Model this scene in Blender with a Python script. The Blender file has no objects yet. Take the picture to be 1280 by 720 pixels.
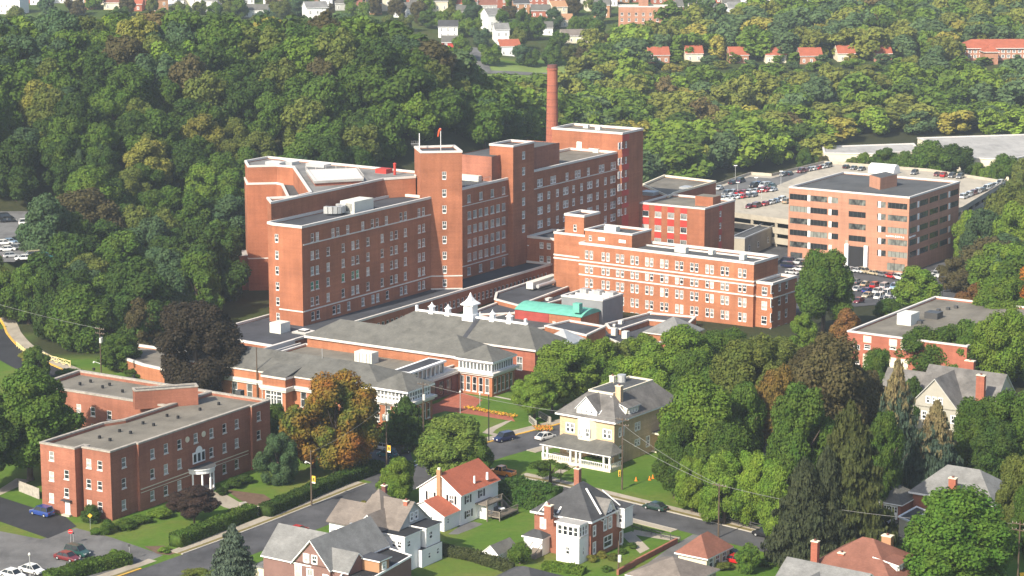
import bpy, math, random
import numpy as np
from mathutils import Vector, Matrix
random.seed(7)
R = math.radians
C = bpy.context.scene.collection
SC = bpy.context.scene
# ------------------------------------------------------------------ camera, sky, sun
FP = 2850.0; CH = 115.0; PITCH = math.atan(550 / FP)
cd = bpy.data.cameras.new('camera'); cam = bpy.data.objects.new('camera', cd); C.objects.link(cam)
cd.sensor_width = 36; cd.lens = FP / 1280 * 36; cd.clip_start = 1; cd.clip_end = 20000
cam.location = (0, 0, CH); cam.rotation_euler = (R(90) - PITCH, 0, 0); SC.camera = cam
SUN_EL = R(36); SUN_AZ = R(37)          # azimuth: left of straight-behind-the-camera
sdir = Vector((-math.sin(SUN_AZ) * math.cos(SUN_EL), -math.cos(SUN_AZ) * math.cos(SUN_EL), math.sin(SUN_EL)))
w = bpy.data.worlds.new('World'); SC.world = w; w.use_nodes = True
nt = w.node_tree; sky = nt.nodes.new('ShaderNodeTexSky'); sky.sky_type = 'NISHITA'; sky.sun_disc = False
sky.sun_elevation = SUN_EL; sky.sun_rotation = math.atan2(sdir.x, sdir.y)
sky.air_density = 1.0; sky.dust_density = 2.0; sky.ozone_density = 1.0
nt.links.new(sky.outputs[0], nt.nodes['Background'].inputs[0]); nt.nodes['Background'].inputs[1].default_value = 0.13
sl = bpy.data.lights.new('sun', 'SUN'); sl.energy = 5.0; sl.angle = R(0.5); sl.color = (1.0, 0.91, 0.76)
so = bpy.data.objects.new('sun', sl); C.objects.link(so); so.rotation_euler = sdir.to_track_quat('Z', 'Y').to_euler()
SC.view_settings.view_transform = 'Standard'; SC.view_settings.look = 'None'
SC.view_settings.exposure = 0.7; SC.view_settings.gamma = 1.0
SC.render.engine = 'CYCLES'; SC.cycles.use_denoising = True
SC.cycles.max_bounces = 5; SC.cycles.diffuse_bounces = 3; SC.cycles.glossy_bounces = 2; SC.cycles.transmission_bounces = 2
SC.cycles.transparent_max_bounces = 6; SC.cycles.volume_bounces = 0; SC.cycles.sample_clamp_indirect = 4
SC.render.use_persistent_data = False

# ------------------------------------------------------------------ picture <-> ground
cp, sp = math.cos(PITCH), math.sin(PITCH)
def at(px, py, z=0.0):
    a = (px - 640) / FP; b = (360 - py) / FP
    d = (a, cp + b * sp, -sp + b * cp); t = (z - CH) / d[2]
    return d[0] * t, d[1] * t
def pr(x, y, z):
    dz = z - CH; d = y * cp - dz * sp; u = y * sp + dz * cp
    return 640 + FP * x / d, 360 - FP * u / d, d
def zat(x, y, py):
    b = (360 - py) / FP
    return CH + (b * y * cp - y * sp) / (cp + b * sp)
def sm(a, b, t):
    t = min(1, max(0, (t - a) / (b - a))); return t * t * (3 - 2 * t)
def interp(x, xs, ys):
    if x <= xs[0]: return ys[0]
    for i in range(1, len(xs)):
        if x <= xs[i]: return ys[i - 1] + (ys[i] - ys[i - 1]) * (x - xs[i - 1]) / (xs[i] - xs[i - 1])
    return ys[-1]
def gz(x, y):
    drop = -10 * sm(545, 655, y) * max(sm(-5, 60, x), sm(840, 980, y))
    far = interp(y, [800, 950, 1100, 1250, 1400, 2000, 6000], [0, 8, 24, 37, 44, 60, 120])
    ridge = interp(x, [-400, -60, -40, -22, -11, 0, 11, 24], [46, 42, 38, 30, 22, 13, 4, 0])
    y0 = interp(x, [-170, -90, 0], [495, 620, 660])
    prof = sm(y0, 775, y) * (1 - 0.85 * sm(780, 930, y))
    h = ridge * prof
    if x < -100:
        k = sm(-116, -126, x) * sm(545, 566, y) * (1 - sm(652, 680, y))
        h = h * (1 - k) + 12 * k
    return drop + far + h
def g(px, py):
    a = (px - 640) / FP; b = (360 - py) / FP
    d = (a, cp + b * sp, -sp + b * cp); t = 300.0
    while t < 3000:
        if CH + d[2] * t < gz(d[0] * t, d[1] * t): break
        t += 4
    lo, hi = t - 4, t
    for _ in range(12):
        m = (lo + hi) / 2
        if CH + d[2] * m < gz(d[0] * m, d[1] * m): hi = m
        else: lo = m
    return d[0] * hi, d[1] * hi
def tline(x0, y0, z, dx, dy, px):
    d0 = y0 * cp - (z - CH) * sp; k = px - 640
    return (k * d0 - FP * x0) / (FP * dx - k * dy * cp)
class FR:
    """a building's own frame: origin and turn; a runs right, b runs away"""
    def __init__(s, x, y, z=0.0, deg=-32.0):
        s.x, s.y, s.z, s.r = x, y, z, R(deg); s.c, s.s = math.cos(s.r), math.sin(s.r)
    def W(s, a, b): return s.x + a * s.c - b * s.s, s.y + a * s.s + b * s.c
    def L(s, px, py, z):
        x, y = at(px, py, z + s.z); x -= s.x; y -= s.y
        return x * s.c + y * s.s, -x * s.s + y * s.c
    def loc(s, x, y):
        x -= s.x; y -= s.y
        return x * s.c + y * s.s, -x * s.s + y * s.c
    def zl(s, a, b, py):
        return zat(*s.W(a, b), py) - s.z
    def bx(s, a, px, z=0.0, b0=0.0):     # b on the line a=const seen in column px
        x, y = s.W(a, b0); return b0 + tline(x, y, z + s.z, -s.s, s.c, px)
    def ax(s, b, px, z=0.0, a0=0.0):
        x, y = s.W(a0, b); return a0 + tline(x, y, z + s.z, s.c, s.s, px)

# ------------------------------------------------------------------ node helpers and materials
def newmat(name, rough=0.9, spec=0.3):
    m = bpy.data.materials.new(name); m.use_nodes = True; n = m.node_tree
    b = n.nodes['Principled BSDF']; b.inputs['Roughness'].default_value = rough
    b.inputs['Specular IOR Level'].default_value = spec
    return m, n, b
def N(n, t, **k):
    o = n.nodes.new(t)
    for a, v in k.items(): setattr(o, a, v)
    return o
def noise(n, scale, vec=None, detail=3, rough=0.6):
    o = N(n, 'ShaderNodeTexNoise'); o.inputs['Scale'].default_value = scale
    o.inputs['Detail'].default_value = detail; o.inputs['Roughness'].default_value = rough
    if vec is not None: n.links.new(vec, o.inputs['Vector'])
    return o.outputs['Fac']
def ramp(n, fac, stops):
    o = N(n, 'ShaderNodeValToRGB'); e = o.color_ramp.elements
    while len(e) < len(stops): e.new(0.5)
    for i, (p, c) in enumerate(stops):
        e[i].position = p; e[i].color = (*c, 1) if len(c) == 3 else c
    n.links.new(fac, o.inputs[0]); return o.outputs[0]
def mixc(n, fac, a, b, mode='MIX'):
    o = N(n, 'ShaderNodeMix', data_type='RGBA', blend_type=mode)
    for i, v in ((0, fac), (6, a), (7, b)):
        if isinstance(v, (int, float)): o.inputs[i].default_value = v
        elif isinstance(v, tuple): o.inputs[i].default_value = (*v, 1)
        else: n.links.new(v, o.inputs[i])
    return o.outputs[2]
def objvec(n, sx=1, sy=1, sz=1, geo=False):
    if geo: src = N(n, 'ShaderNodeNewGeometry').outputs['Position']
    else: src = N(n, 'ShaderNodeTexCoord').outputs['Object']
    m = N(n, 'ShaderNodeMapping'); m.inputs['Scale'].default_value = (sx, sy, sz)
    n.links.new(src, m.inputs['Vector']); return m.outputs[0]
def bump(n, b, fac, st, dist=0.1):
    o = N(n, 'ShaderNodeBump'); o.inputs['Strength'].default_value = st; o.inputs['Distance'].default_value = dist
    n.links.new(fac, o.inputs['Height']); n.links.new(o.outputs[0], b.inputs['Normal'])
def brick(name, c, var=0.22, course=0.35):
    """weathered brick: batch-to-batch blotches, coursing lines, rain streaks"""
    m, n, b = newmat(name, 0.92, 0.2)
    big = noise(n, 0.11, objvec(n), 4); fine = noise(n, 2.2, objvec(n, 1, 1, 3.5), 3, 0.75)
    streak = noise(n, 0.9, objvec(n, 1, 1, 0.06), 3)
    cours = noise(n, course * 4, objvec(n, 0.04, 0.04, 1), 2)
    lo = tuple(x * (1 - var) for x in c); hi = tuple(min(1, x * (1 + var)) for x in c)
    col = ramp(n, big, [(0.32, lo), (0.68, hi)])
    col = mixc(n, 0.55, col, ramp(n, fine, [(0.3, (0.62, 0.6, 0.62)), (0.7, (1.28, 1.25, 1.2))]), 'MULTIPLY')
    col = mixc(n, 0.5, col, ramp(n, cours, [(0.35, (0.84, 0.82, 0.82)), (0.65, (1.1, 1.1, 1.1))]), 'MULTIPLY')
    col = mixc(n, 0.45, col, ramp(n, streak, [(0.3, (0.72, 0.7, 0.7)), (0.62, (1.06, 1.06, 1.06))]), 'MULTIPLY')
    n.links.new(col, b.inputs['Base Color']); return m
def plain(name, c, rough=0.8, var=0.12, scale=0.5, spec=0.3, metal=0):
    m, n, b = newmat(name, rough, spec); b.inputs['Metallic'].default_value = metal
    f = noise(n, scale, objvec(n), 5, 0.7)
    col = ramp(n, f, [(0.3, tuple(x * (1 - var) for x in c)), (0.7, tuple(min(1, x * (1 + var)) for x in c))])
    n.links.new(col, b.inputs['Base Color']); return m
def roofing(name, c, var=0.3, grain=0.3):
    """flat roof: gravel grain, ponding stains, seams of patching"""
    m, n, b = newmat(name, 0.95, 0.15)
    f1 = noise(n, 0.12, objvec(n), 5, 0.65); f2 = noise(n, 3.5, objvec(n), 3, 0.8); f3 = noise(n, 0.5, objvec(n, 1, 0.25, 1), 3)
    col = ramp(n, f1, [(0.3, tuple(x * (1 - var) for x in c)), (0.5, c), (0.72, tuple(min(1, x * (1 + var)) for x in c))])
    col = mixc(n, grain + 0.2, col, ramp(n, f2, [(0.3, (0.7, 0.7, 0.7)), (0.7, (1.25, 1.25, 1.25))]), 'MULTIPLY')
    col = mixc(n, 0.5, col, ramp(n, f3, [(0.36, (0.72, 0.72, 0.74)), (0.5, (1, 1, 1))]), 'MULTIPLY')
    n.links.new(col, b.inputs['Base Color']); return m
def shingle(name, c, var=0.25):
    m, n, b = newmat(name, 0.9, 0.2)
    f1 = noise(n, 0.35, objvec(n), 4, 0.7); f2 = noise(n, 1.6, objvec(n, 1, 1, 5), 3, 0.8); f3 = noise(n, 7, objvec(n), 1)
    col = ramp(n, f1, [(0.3, tuple(x * (1 - var) for x in c)), (0.7, tuple(min(1, x * (1 + var)) for x in c))])
    col = mixc(n, 0.6, col, ramp(n, f2, [(0.3, (0.75, 0.75, 0.76)), (0.7, (1.2, 1.2, 1.2))]), 'MULTIPLY')
    col = mixc(n, 0.3, col, ramp(n, f3, [(0.35, (0.75, 0.75, 0.75)), (0.65, (1.2, 1.2, 1.2))]), 'MULTIPLY')
    n.links.new(col, b.inputs['Base Color']); bump(n, b, f2, 0.3, 0.05); return m
def glassmat(name, dark, light, share=0.5):
    """window pane: each window its own mix of dark room, blind or curtain behind shiny glass"""
    m, n, b = newmat(name, 0.12, 0.6)
    rnd = N(n, 'ShaderNodeObjectInfo').outputs['Random']
    f = noise(n, 0.9, objvec(n, 1, 1, 0.6), 1)
    a = N(n, 'ShaderNodeMath', operation='ADD'); n.links.new(rnd, a.inputs[0]); n.links.new(f, a.inputs[1])
    mu = N(n, 'ShaderNodeMath', operation='MULTIPLY'); n.links.new(a.outputs[0], mu.inputs[0]); mu.inputs[1].default_value = 0.5
    col = ramp(n, mu.outputs[0], [(max(0.02, 0.5 - 0.2 * share), dark), (0.72, light)])
    n.links.new(col, b.inputs['Base Color']); return m
M = {}
M['brick'] = brick('brick', (0.335, 0.132, 0.072))
M['brick_orange'] = brick('brick_orange', (0.36, 0.15, 0.08))
M['brick_apt'] = brick('brick_apt', (0.3, 0.125, 0.082))
M['brick_mob'] = brick('brick_mob', (0.42, 0.22, 0.145), 0.1)
M['brick_dark'] = brick('brick_dark', (0.17, 0.075, 0.065))
M['brick_yellow'] = brick('brick_yellow', (0.55, 0.42, 0.27), 0.1)
M['brick_red'] = brick('brick_red', (0.34, 0.12, 0.078), 0.12)
M['panel_red'] = plain('panel_red', (0.42, 0.045, 0.035), 0.6, 0.12)
M['paver'] = brick('paver', (0.33, 0.11, 0.07), 0.15)
M['trim'] = plain('trim', (0.6, 0.57, 0.53), 0.7, 0.08)
M['white'] = plain('white', (0.78, 0.78, 0.77), 0.6, 0.05)
M['stucco'] = plain('stucco', (0.38, 0.36, 0.31), 0.9, 0.1)
M['cream'] = plain('cream', (0.66, 0.6, 0.46), 0.8, 0.08)
M['stone'] = plain('stone', (0.33, 0.3, 0.26), 0.9, 0.3, 1.5)
M['concrete'] = roofing('concrete', (0.42, 0.39, 0.33), 0.15, 0.1)
M['deck'] = roofing('deck', (0.4, 0.36, 0.29), 0.12, 0.1)
M['roof_mid'] = roofing('roof_mid', (0.2, 0.195, 0.185), 0.3)
M['roof_tan'] = roofing('roof_tan', (0.175, 0.16, 0.132), 0.3)
M['roof_grey'] = roofing('roof_grey', (0.085, 0.088, 0.09), 0.25)
M['roof_dark'] = roofing('roof_dark', (0.062, 0.065, 0.075), 0.3)
M['roof_black'] = roofing('roof_black', (0.03, 0.031, 0.034), 0.25)
M['roof_light'] = roofing('roof_light', (0.36, 0.35, 0.33), 0.2)
M['sh_grey'] = shingle('shingle_grey', (0.118, 0.116, 0.104))
M['sh_slate'] = shingle('shingle_slate', (0.14, 0.133, 0.125), 0.35)
M['sh_light'] = shingle('shingle_light', (0.18, 0.18, 0.175))
M['sh_dark'] = shingle('shingle_dark', (0.062, 0.063, 0.066))
M['sh_brown'] = shingle('shingle_brown', (0.17, 0.145, 0.125))
M['sh_red'] = shingle('shingle_red', (0.33, 0.1, 0.058), 0.15)
M['sh_redbrown'] = shingle('shingle_redbrown', (0.2, 0.088, 0.062), 0.2)
M['teal'] = plain('teal', (0.12, 0.38, 0.3), 0.7, 0.18)
M['panel_grey'] = plain('panel_grey', (0.2, 0.2, 0.21), 0.7, 0.1)
M['metal'] = plain('metal', (0.45, 0.46, 0.46), 0.45, 0.1, metal=0.3)
M['hvac'] = plain('hvac', (0.6, 0.6, 0.54), 0.6, 0.08)
M['black'] = plain('black', (0.02, 0.02, 0.022), 0.6)
M['dark_metal'] = plain('dark_metal', (0.06, 0.06, 0.06), 0.5)
M['wood_pole'] = plain('wood_pole', (0.09, 0.065, 0.045), 0.9, 0.3, 2)
M['wood_deck'] = plain('wood_deck', (0.2, 0.17, 0.14), 0.9, 0.2, 2)
M['yellow'] = plain('yellow', (0.75, 0.45, 0.05), 0.6)
M['sign_red'] = plain('sign_red', (0.6, 0.02, 0.02), 0.5)
M['orange'] = plain('orange', (0.8, 0.22, 0.02), 0.5)
M['glass_band'] = glassmat('glass_band', (0.02, 0.024, 0.026), (0.24, 0.25, 0.22), 0.2)
M['glass'] = glassmat('glass', (0.03, 0.035, 0.04), (0.42, 0.42, 0.4))
M['glass_dark'] = glassmat('glass_dark', (0.015, 0.018, 0.022), (0.12, 0.13, 0.13))
M['glass_green'] = glassmat('glass_green', (0.04, 0.2, 0.13), (0.1, 0.38, 0.25))
M['asphalt'] = roofing('asphalt', (0.078, 0.078, 0.082), 0.38, 0.25)
M['asphalt_light'] = roofing('asphalt_light', (0.14, 0.138, 0.135), 0.35, 0.25)
M['asphalt_dark'] = roofing('asphalt_dark', (0.035, 0.036, 0.04), 0.2, 0.15)
M['walk'] = roofing('walk', (0.34, 0.30, 0.24), 0.15, 0.12)
M['kerb_yellow'] = plain('kerb_yellow', (0.62, 0.36, 0.06), 0.8, 0.25)
M['kerb'] = plain('kerb', (0.38, 0.35, 0.3), 0.85, 0.15)
M['line'] = plain('line', (0.7, 0.7, 0.68), 0.7, 0.1)
M['verge'] = plain('verge', (0.16, 0.13, 0.045), 0.95, 0.35, 1.5)
M['soil'] = plain('soil', (0.12, 0.075, 0.05), 0.95, 0.3, 1)
M['tyre'] = plain('tyre', (0.015, 0.015, 0.016), 0.8)
M['bark'] = plain('bark', (0.085, 0.065, 0.05), 0.95, 0.35, 1.5)
def tintmat(name, rough, coat=0.0, var=0.0):
    m, n, b = newmat(name, rough, 0.5)
    oc = N(n, 'ShaderNodeObjectInfo').outputs['Color']; n.links.new(oc, b.inputs['Base Color'])
    b.inputs['Coat Weight'].default_value = coat; return m
M['paint'] = tintmat('car_paint', 0.28, 0.6)
def foliage(name, attr=False, two=None):
    m, n, b = newmat(name, 0.75, 0.15)
    if attr: base = N(n, 'ShaderNodeAttribute', attribute_name='tint').outputs['Color']
    else: base = N(n, 'ShaderNodeObjectInfo').outputs['Color']
    p = objvec(n, geo=True)
    f = noise(n, 0.28, p, 3, 0.7); f2 = noise(n, 1.7, p, 2, 0.7)
    hs = N(n, 'ShaderNodeHueSaturation')
    mr = N(n, 'ShaderNodeMapRange'); mr.inputs[1].default_value = 0.25; mr.inputs[2].default_value = 0.75
    mr.inputs[3].default_value = 0.472; mr.inputs[4].default_value = 0.518
    n.links.new(f, mr.inputs[0]); n.links.new(mr.outputs[0], hs.inputs['Hue'])
    hs.inputs['Saturation'].default_value = 1.0
    if two == 'maple':      # turning leaves: green at the crown's heart and top, orange outside
        k = noise(n, 1.3, objvec(n), 3, .6); base = ramp(n, k, [(.36, (.085, .12, .02)), (.47, (.18, .14, .022)), (.58, (.25, .13, .022)), (.74, (.21, .08, .018))])
    if two == 'spruce':     # cones bunch at the top of the tree
        sx = N(n, 'ShaderNodeSeparateXYZ'); n.links.new(objvec(n, 1, 1, .65), sx.inputs[0]); ad = N(n, 'ShaderNodeMath', operation='ADD'); n.links.new(sx.outputs[2], ad.inputs[0]); n.links.new(noise(n, 5, objvec(n), 2), ad.inputs[1])
        base = ramp(n, ad.outputs[0], [(.88, (.05, .08, .055)), (1.0, (.2, .165, .08))])
    n.links.new(base, hs.inputs['Color'])
    col = mixc(n, 1.0, hs.outputs[0], ramp(n, f2, [(0.3, (0.68, 0.68, 0.66)), (0.5, (1, 1, 1)), (0.72, (1.5, 1.46, 1.25))]), 'MULTIPLY')  # random leaf tone, its light end painted in as sunlit leaf clumps
    n.links.new(col, b.inputs['Base Color'])
    t = N(n, 'ShaderNodeBsdfTranslucent'); n.links.new(col, t.inputs['Color'])
    mx = N(n, 'ShaderNodeMixShader'); mx.inputs[0].default_value = 0.3
    n.links.new(b.outputs[0], mx.inputs[1]); n.links.new(t.outputs[0], mx.inputs[2])
    n.links.new(mx.outputs[0], n.nodes['Material Output'].inputs[0]); return m
M['leaf'] = foliage('foliage'); M['leaf_maple'] = foliage('foliage_maple', two='maple'); M['leaf_spruce'] = foliage('foliage_spruce', two='spruce'); M['leaf_far'] = foliage('foliage_far', True)

# ------------------------------------------------------------------ mesh helpers
class MB:
    def __init__(s): s.v = []; s.f = []; s.m = []; s.k = []
    def mi(s, k):
        if k not in s.k: s.k.append(k)
        return s.k.index(k)
    def face(s, pts, k):
        i = len(s.v); s.v += [tuple(p) for p in pts]; s.f.append(tuple(range(i, i + len(pts)))); s.m.append(s.mi(k))
    def box(s, x0, x1, y0, y1, z0, z1, k, top=None):
        i = len(s.v); s.v += [(x0, y0, z0), (x1, y0, z0), (x1, y1, z0), (x0, y1, z0), (x0, y0, z1), (x1, y0, z1), (x1, y1, z1), (x0, y1, z1)]
        F = [(0, 3, 2, 1), (0, 1, 5, 4), (1, 2, 6, 5), (2, 3, 7, 6), (3, 0, 4, 7)]
        for q in F: s.f.append(tuple(i + j for j in q)); s.m.append(s.mi(k))
        s.f.append((i + 4, i + 5, i + 6, i + 7)); s.m.append(s.mi(top or k))
    def prism(s, poly, z0, z1, k, top=None, bottom=True):
        n = len(poly); i = len(s.v)
        s.v += [(p[0], p[1], z0) for p in poly] + [(p[0], p[1], z1) for p in poly]
        for j in range(n):
            q = (j + 1) % n; s.f.append((i + j, i + q, i + n + q, i + n + j)); s.m.append(s.mi(k))
        s.f.append(tuple(i + n + j for j in range(n))); s.m.append(s.mi(top or k))
        if bottom: s.f.append(tuple(i + j for j in reversed(range(n)))); s.m.append(s.mi(k))
    def bar(s, p0, p1, w, h, k):
        p0, p1 = Vector(p0), Vector(p1); d = (p1 - p0)
        if d.length < 1e-6: return
        d.normalize(); up = Vector((0, 0, 1)) if abs(d.z) < 0.95 else Vector((1, 0, 0))
        x = d.cross(up).normalized() * (w / 2); y = x.cross(d).normalized() * (h / 2); i = len(s.v)
        for p in (p0, p1):
            for a, b in ((-1, -1), (1, -1), (1, 1), (-1, 1)): s.v.append(tuple(p + x * a + y * b))
        for q in [(0, 1, 2, 3), (7, 6, 5, 4), (0, 4, 5, 1), (1, 5, 6, 2), (2, 6, 7, 3), (3, 7, 4, 0)]:
            s.f.append(tuple(i + j for j in q)); s.m.append(s.mi(k))
    def tube(s, p0, p1, r0, r1, k, n=8, cap=True):
        p0, p1 = Vector(p0), Vector(p1); d = (p1 - p0).normalized()
        up = Vector((0, 0, 1)) if abs(d.z) < 0.95 else Vector((1, 0, 0))
        x = d.cross(up).normalized(); y = x.cross(d); i = len(s.v)
        for p, r in ((p0, r0), (p1, r1)):
            for j in range(n):
                t = 2 * math.pi * j / n; s.v.append(tuple(p + x * r * math.cos(t) + y * r * math.sin(t)))
        for j in range(n):
            q = (j + 1) % n; s.f.append((i + j, i + n + j, i + n + q, i + q)); s.m.append(s.mi(k))
        if cap: s.f.append(tuple(i + n + j for j in reversed(range(n)))); s.m.append(s.mi(k)); s.f.append(tuple(i + j for j in range(n))); s.m.append(s.mi(k))
    def slab(s, pts, th, k, under=None):
        """sloped plate: pts is its top outline, th its thickness straight down"""
        n = len(pts); i = len(s.v)
        s.v += [tuple(p) for p in pts] + [(p[0], p[1], p[2] - th) for p in pts]
        s.f.append(tuple(i + j for j in range(n))); s.m.append(s.mi(k))
        s.f.append(tuple(i + n + j for j in reversed(range(n)))); s.m.append(s.mi(under or k))
        for j in range(n):
            q = (j + 1) % n; s.f.append((i + j, i + n + j, i + n + q, i + q)); s.m.append(s.mi(under or k))
    def mesh(s, name, smooth=False):
        me = bpy.data.meshes.new(name); me.from_pydata(s.v, [], s.f)
        for k in s.k: me.materials.append(M[k])
        me.polygons.foreach_set('material_index', s.m)
        if smooth: me.polygons.foreach_set('use_smooth', [True] * len(s.f))
        me.update(); return me
    def build(s, name, parent=None, smooth=False):
        o = bpy.data.objects.new(name, s.mesh(name, smooth)); C.objects.link(o)
        if parent is not None: o.parent = parent
        return o
def pieces(mb, name, parent=None):
    """links every separate piece of a collected mesh as a part of its own"""
    n = len(mb.v); up = list(range(n))
    def find(i):
        while up[i] != i: up[i] = up[up[i]]; i = up[i]
        return i
    for f in mb.f:
        for q in f[1:]: up[find(q)] = find(f[0])
    gr = {}
    for f, m_ in zip(mb.f, mb.m): gr.setdefault(find(f[0]), []).append((f, m_))
    for fs in gr.values():
        b = MB(); mp = {}
        for f, m_ in fs:
            for q in f:
                if q not in mp: mp[q] = len(b.v); b.v.append(mb.v[q])
            b.f.append(tuple(mp[q] for q in f)); b.m.append(b.mi(mb.k[m_]))
        b.build(name, parent)
def tag(o, label=None, cat=None, group=None, kind=None):
    if label: o['label'] = label
    if cat: o['category'] = cat
    if group: o['group'] = group
    if kind: o['kind'] = kind
    return o
def thing(name, label, cat, x=0, y=0, z=0, rz=0.0, group=None):
    o = bpy.data.objects.new(name, None); C.objects.link(o); o.empty_display_size = 0.5
    o.location = (x, y, z); o.rotation_euler = (0, 0, rz); return tag(o, label, cat, group)
def thingF(name, label, cat, f, group=None): return thing(name, label, cat, f.x, f.y, f.z, f.r, group)
def copy_tree(o, parent=None):
    c = o.copy(); C.objects.link(c); c.parent = parent
    for ch in o.children: copy_tree(ch, c)
    return c
def offs(poly, d):
    """offset a counter-clockwise outline outwards by d"""
    n = len(poly); out = []
    for i in range(n):
        p0, p1, p2 = Vector(poly[i - 1][:2]), Vector(poly[i][:2]), Vector(poly[(i + 1) % n][:2])
        a = (p1 - p0).normalized(); b = (p2 - p1).normalized()
        na = Vector((a.y, -a.x)); nb = Vector((b.y, -b.x)); k = na + nb
        k = k / max(0.35, k.dot(na)) if k.length > 1e-6 else na
        out.append((p1.x + k.x * d, p1.y + k.y * d))
    return out
def ccw(p):
    A_ = sum(p[i - 1][0] * p[i][1] - p[i][0] * p[i - 1][1] for i in range(len(p)))
    return list(p) if A_ > 0 else list(reversed(p))
def ring(mb, poly, do, di, z0, z1, k):
    o_, i_ = offs(poly, do), offs(poly, di); n = len(poly)
    for j in range(n):
        q = (j + 1) % n
        a, b, c_, d_ = o_[j], o_[q], i_[q], i_[j]
        mb.face([(*a, z0), (*b, z0), (*b, z1), (*a, z1)], k)
        mb.face([(*a, z1), (*b, z1), (*c_, z1), (*d_, z1)], k)
        mb.face([(*c_, z0), (*d_, z0), (*d_, z1), (*c_, z1)], k)
        mb.face([(*b, z0), (*a, z0), (*d_, z0), (*c_, z0)], k)
# windows ------------------------------------------------------------
_wm = {}
def winmesh(w_, h_, style):
    key = (round(w_, 2), round(h_, 2), style)
    if key in _wm: return _wm[key]
    b = MB(); x = w_ / 2; fw = 0.09
    fr, gl = 'white', 'glass'
    if style.startswith('dark'): gl = 'glass_dark'
    if style == 'band': gl = 'glass_band'
    if style == 'green': gl = 'glass_green'
    b.face([(-x, -0.01, 0), (x, -0.01, 0), (x, -0.01, h_), (-x, -0.01, h_)], gl)
    if style in ('sash', 'dark', 'green', 'plain'):
        b.box(-x, -x + fw, -0.07, 0.02, 0, h_, fr); b.box(x - fw, x, -0.07, 0.02, 0, h_, fr)
        b.box(-x + fw, x - fw, -0.07, 0.02, h_ - fw, h_, fr); b.box(-x + fw, x - fw, -0.07, 0.02, 0, fw, fr)
        if style != 'plain': b.box(-x + fw, x - fw, -0.06, 0.01, h_ * 0.5 - 0.05, h_ * 0.5 + 0.05, fr)
        b.box(-x - 0.1, x + 0.1, -0.2, 0.02, -0.2, -0.002, 'trim')
    if style in ('bold', 'darkbold'):                    # broad white surrounds
        b.box(-x - 0.16, -x + 0.08, -0.1, 0.02, -0.1, h_ + 0.1, fr); b.box(x - 0.08, x + 0.16, -0.1, 0.02, -0.1, h_ + 0.1, fr)
        b.box(-x + 0.08, x - 0.08, -0.1, 0.02, h_ - 0.08, h_ + 0.12, fr); b.box(-x + 0.08, x - 0.08, -0.14, 0.02, -0.15, 0.1, fr)
        b.box(-x + 0.08, x - 0.08, -0.08, 0.01, h_ * 0.5 - 0.07, h_ * 0.5 + 0.07, fr)
        b.box(-0.04, 0.04, -0.07, 0.01, h_ * 0.5, h_ - 0.1, fr)
    if style in ('band', 'darkband'):
        n = max(1, round(w_ / 1.25))
        for i in range(1, n): b.box(-x + w_ * i / n - 0.05, -x + w_ * i / n + 0.05, -0.05, 0.01, 0, h_, 'dark_metal')
    _wm[key] = b.mesh('window'); return _wm[key]
class Win:
    """collects a thing's windows; the hundred that show largest become parts, the rest one part"""
    def __init__(s, root): s.root = root; s.w = []
    def add(s, parent, x, y, z, ang, w_, h_, style='sash'): s.w.append((parent, x, y, z, ang, w_, h_, style))
    def flush(s, cap=96, name='window'):
        mw = Matrix.Translation(s.root.location) @ Matrix.Rotation(s.root.rotation_euler.z, 4, 'Z')
        def key(q):
            p = mw @ Vector(q[1:4]); X, Y, D = pr(*p); vis = -20 < X < 1300 and -20 < Y < 740
            return (0 if vis else 1, D)
        s.w.sort(key=key); objs = []
        for q in s.w[:cap]:
            o = bpy.data.objects.new(name, winmesh(*q[5:])); C.objects.link(o); o.parent = q[0] or s.root
            o.location = q[1:4]; o.rotation_euler = (0, 0, q[4])
        if len(s.w) > cap:
            b = MB()
            for q in s.w[cap:]:
                me = winmesh(*q[5:]); mt = Matrix.Translation(q[1:4]) @ Matrix.Rotation(q[4], 4, 'Z'); i = len(b.v)
                b.v += [tuple(mt @ v.co) for v in me.vertices]
                names = [[k for k in M if M[k] == mm][0] for mm in me.materials]
                for p in me.polygons: b.f.append(tuple(i + v for v in p.vertices)); b.m.append(b.mi(names[p.material_index]))
            tag(b.build('windows', s.root), kind='stuff')
def wall(mb, p0, p1, z0, z1, k, holes=(), depth=0.13, reveal=None):
    """a wall face from p0 to p1 (outside on its right) with real window recesses; holes: (t0,t1,za,zb)"""
    d = Vector((p1[0] - p0[0], p1[1] - p0[1])); Ln = d.length; d.normalize(); nx, ny = d.y, -d.x
    def P(t, z, q=0.0): return (p0[0] + d.x * t - nx * q, p0[1] + d.y * t - ny * q, z)
    holes = [h for h in holes if h[0] > 0.02 and h[1] < Ln - 0.02 and h[2] > z0 + 0.02 and h[3] < z1 - 0.02]
    zs = sorted(set([z0, z1] + [h[2] for h in holes] + [h[3] for h in holes]))
    for a, b in zip(zs, zs[1:]):
        mid = (a + b) / 2; hh = sorted([h for h in holes if h[2] < mid < h[3]]); t = 0.0
        for h in hh:
            if h[0] > t: mb.face([P(t, a), P(h[0], a), P(h[0], b), P(t, b)], k)
            t = max(t, h[1])
        if t < Ln: mb.face([P(t, a), P(Ln, a), P(Ln, b), P(t, b)], k)
    rv = reveal or k
    for t0, t1, za, zb in holes:
        mb.face([P(t0, za), P(t0, za, depth), P(t0, zb, depth), P(t0, zb)], rv)
        mb.face([P(t1, za, depth), P(t1, za), P(t1, zb), P(t1, zb, depth)], rv)
        mb.face([P(t0, zb), P(t0, zb, depth), P(t1, zb, depth), P(t1, zb)], rv)
        mb.face([P(t0, za, depth), P(t0, za), P(t1, za), P(t1, za, depth)], rv)
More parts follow.
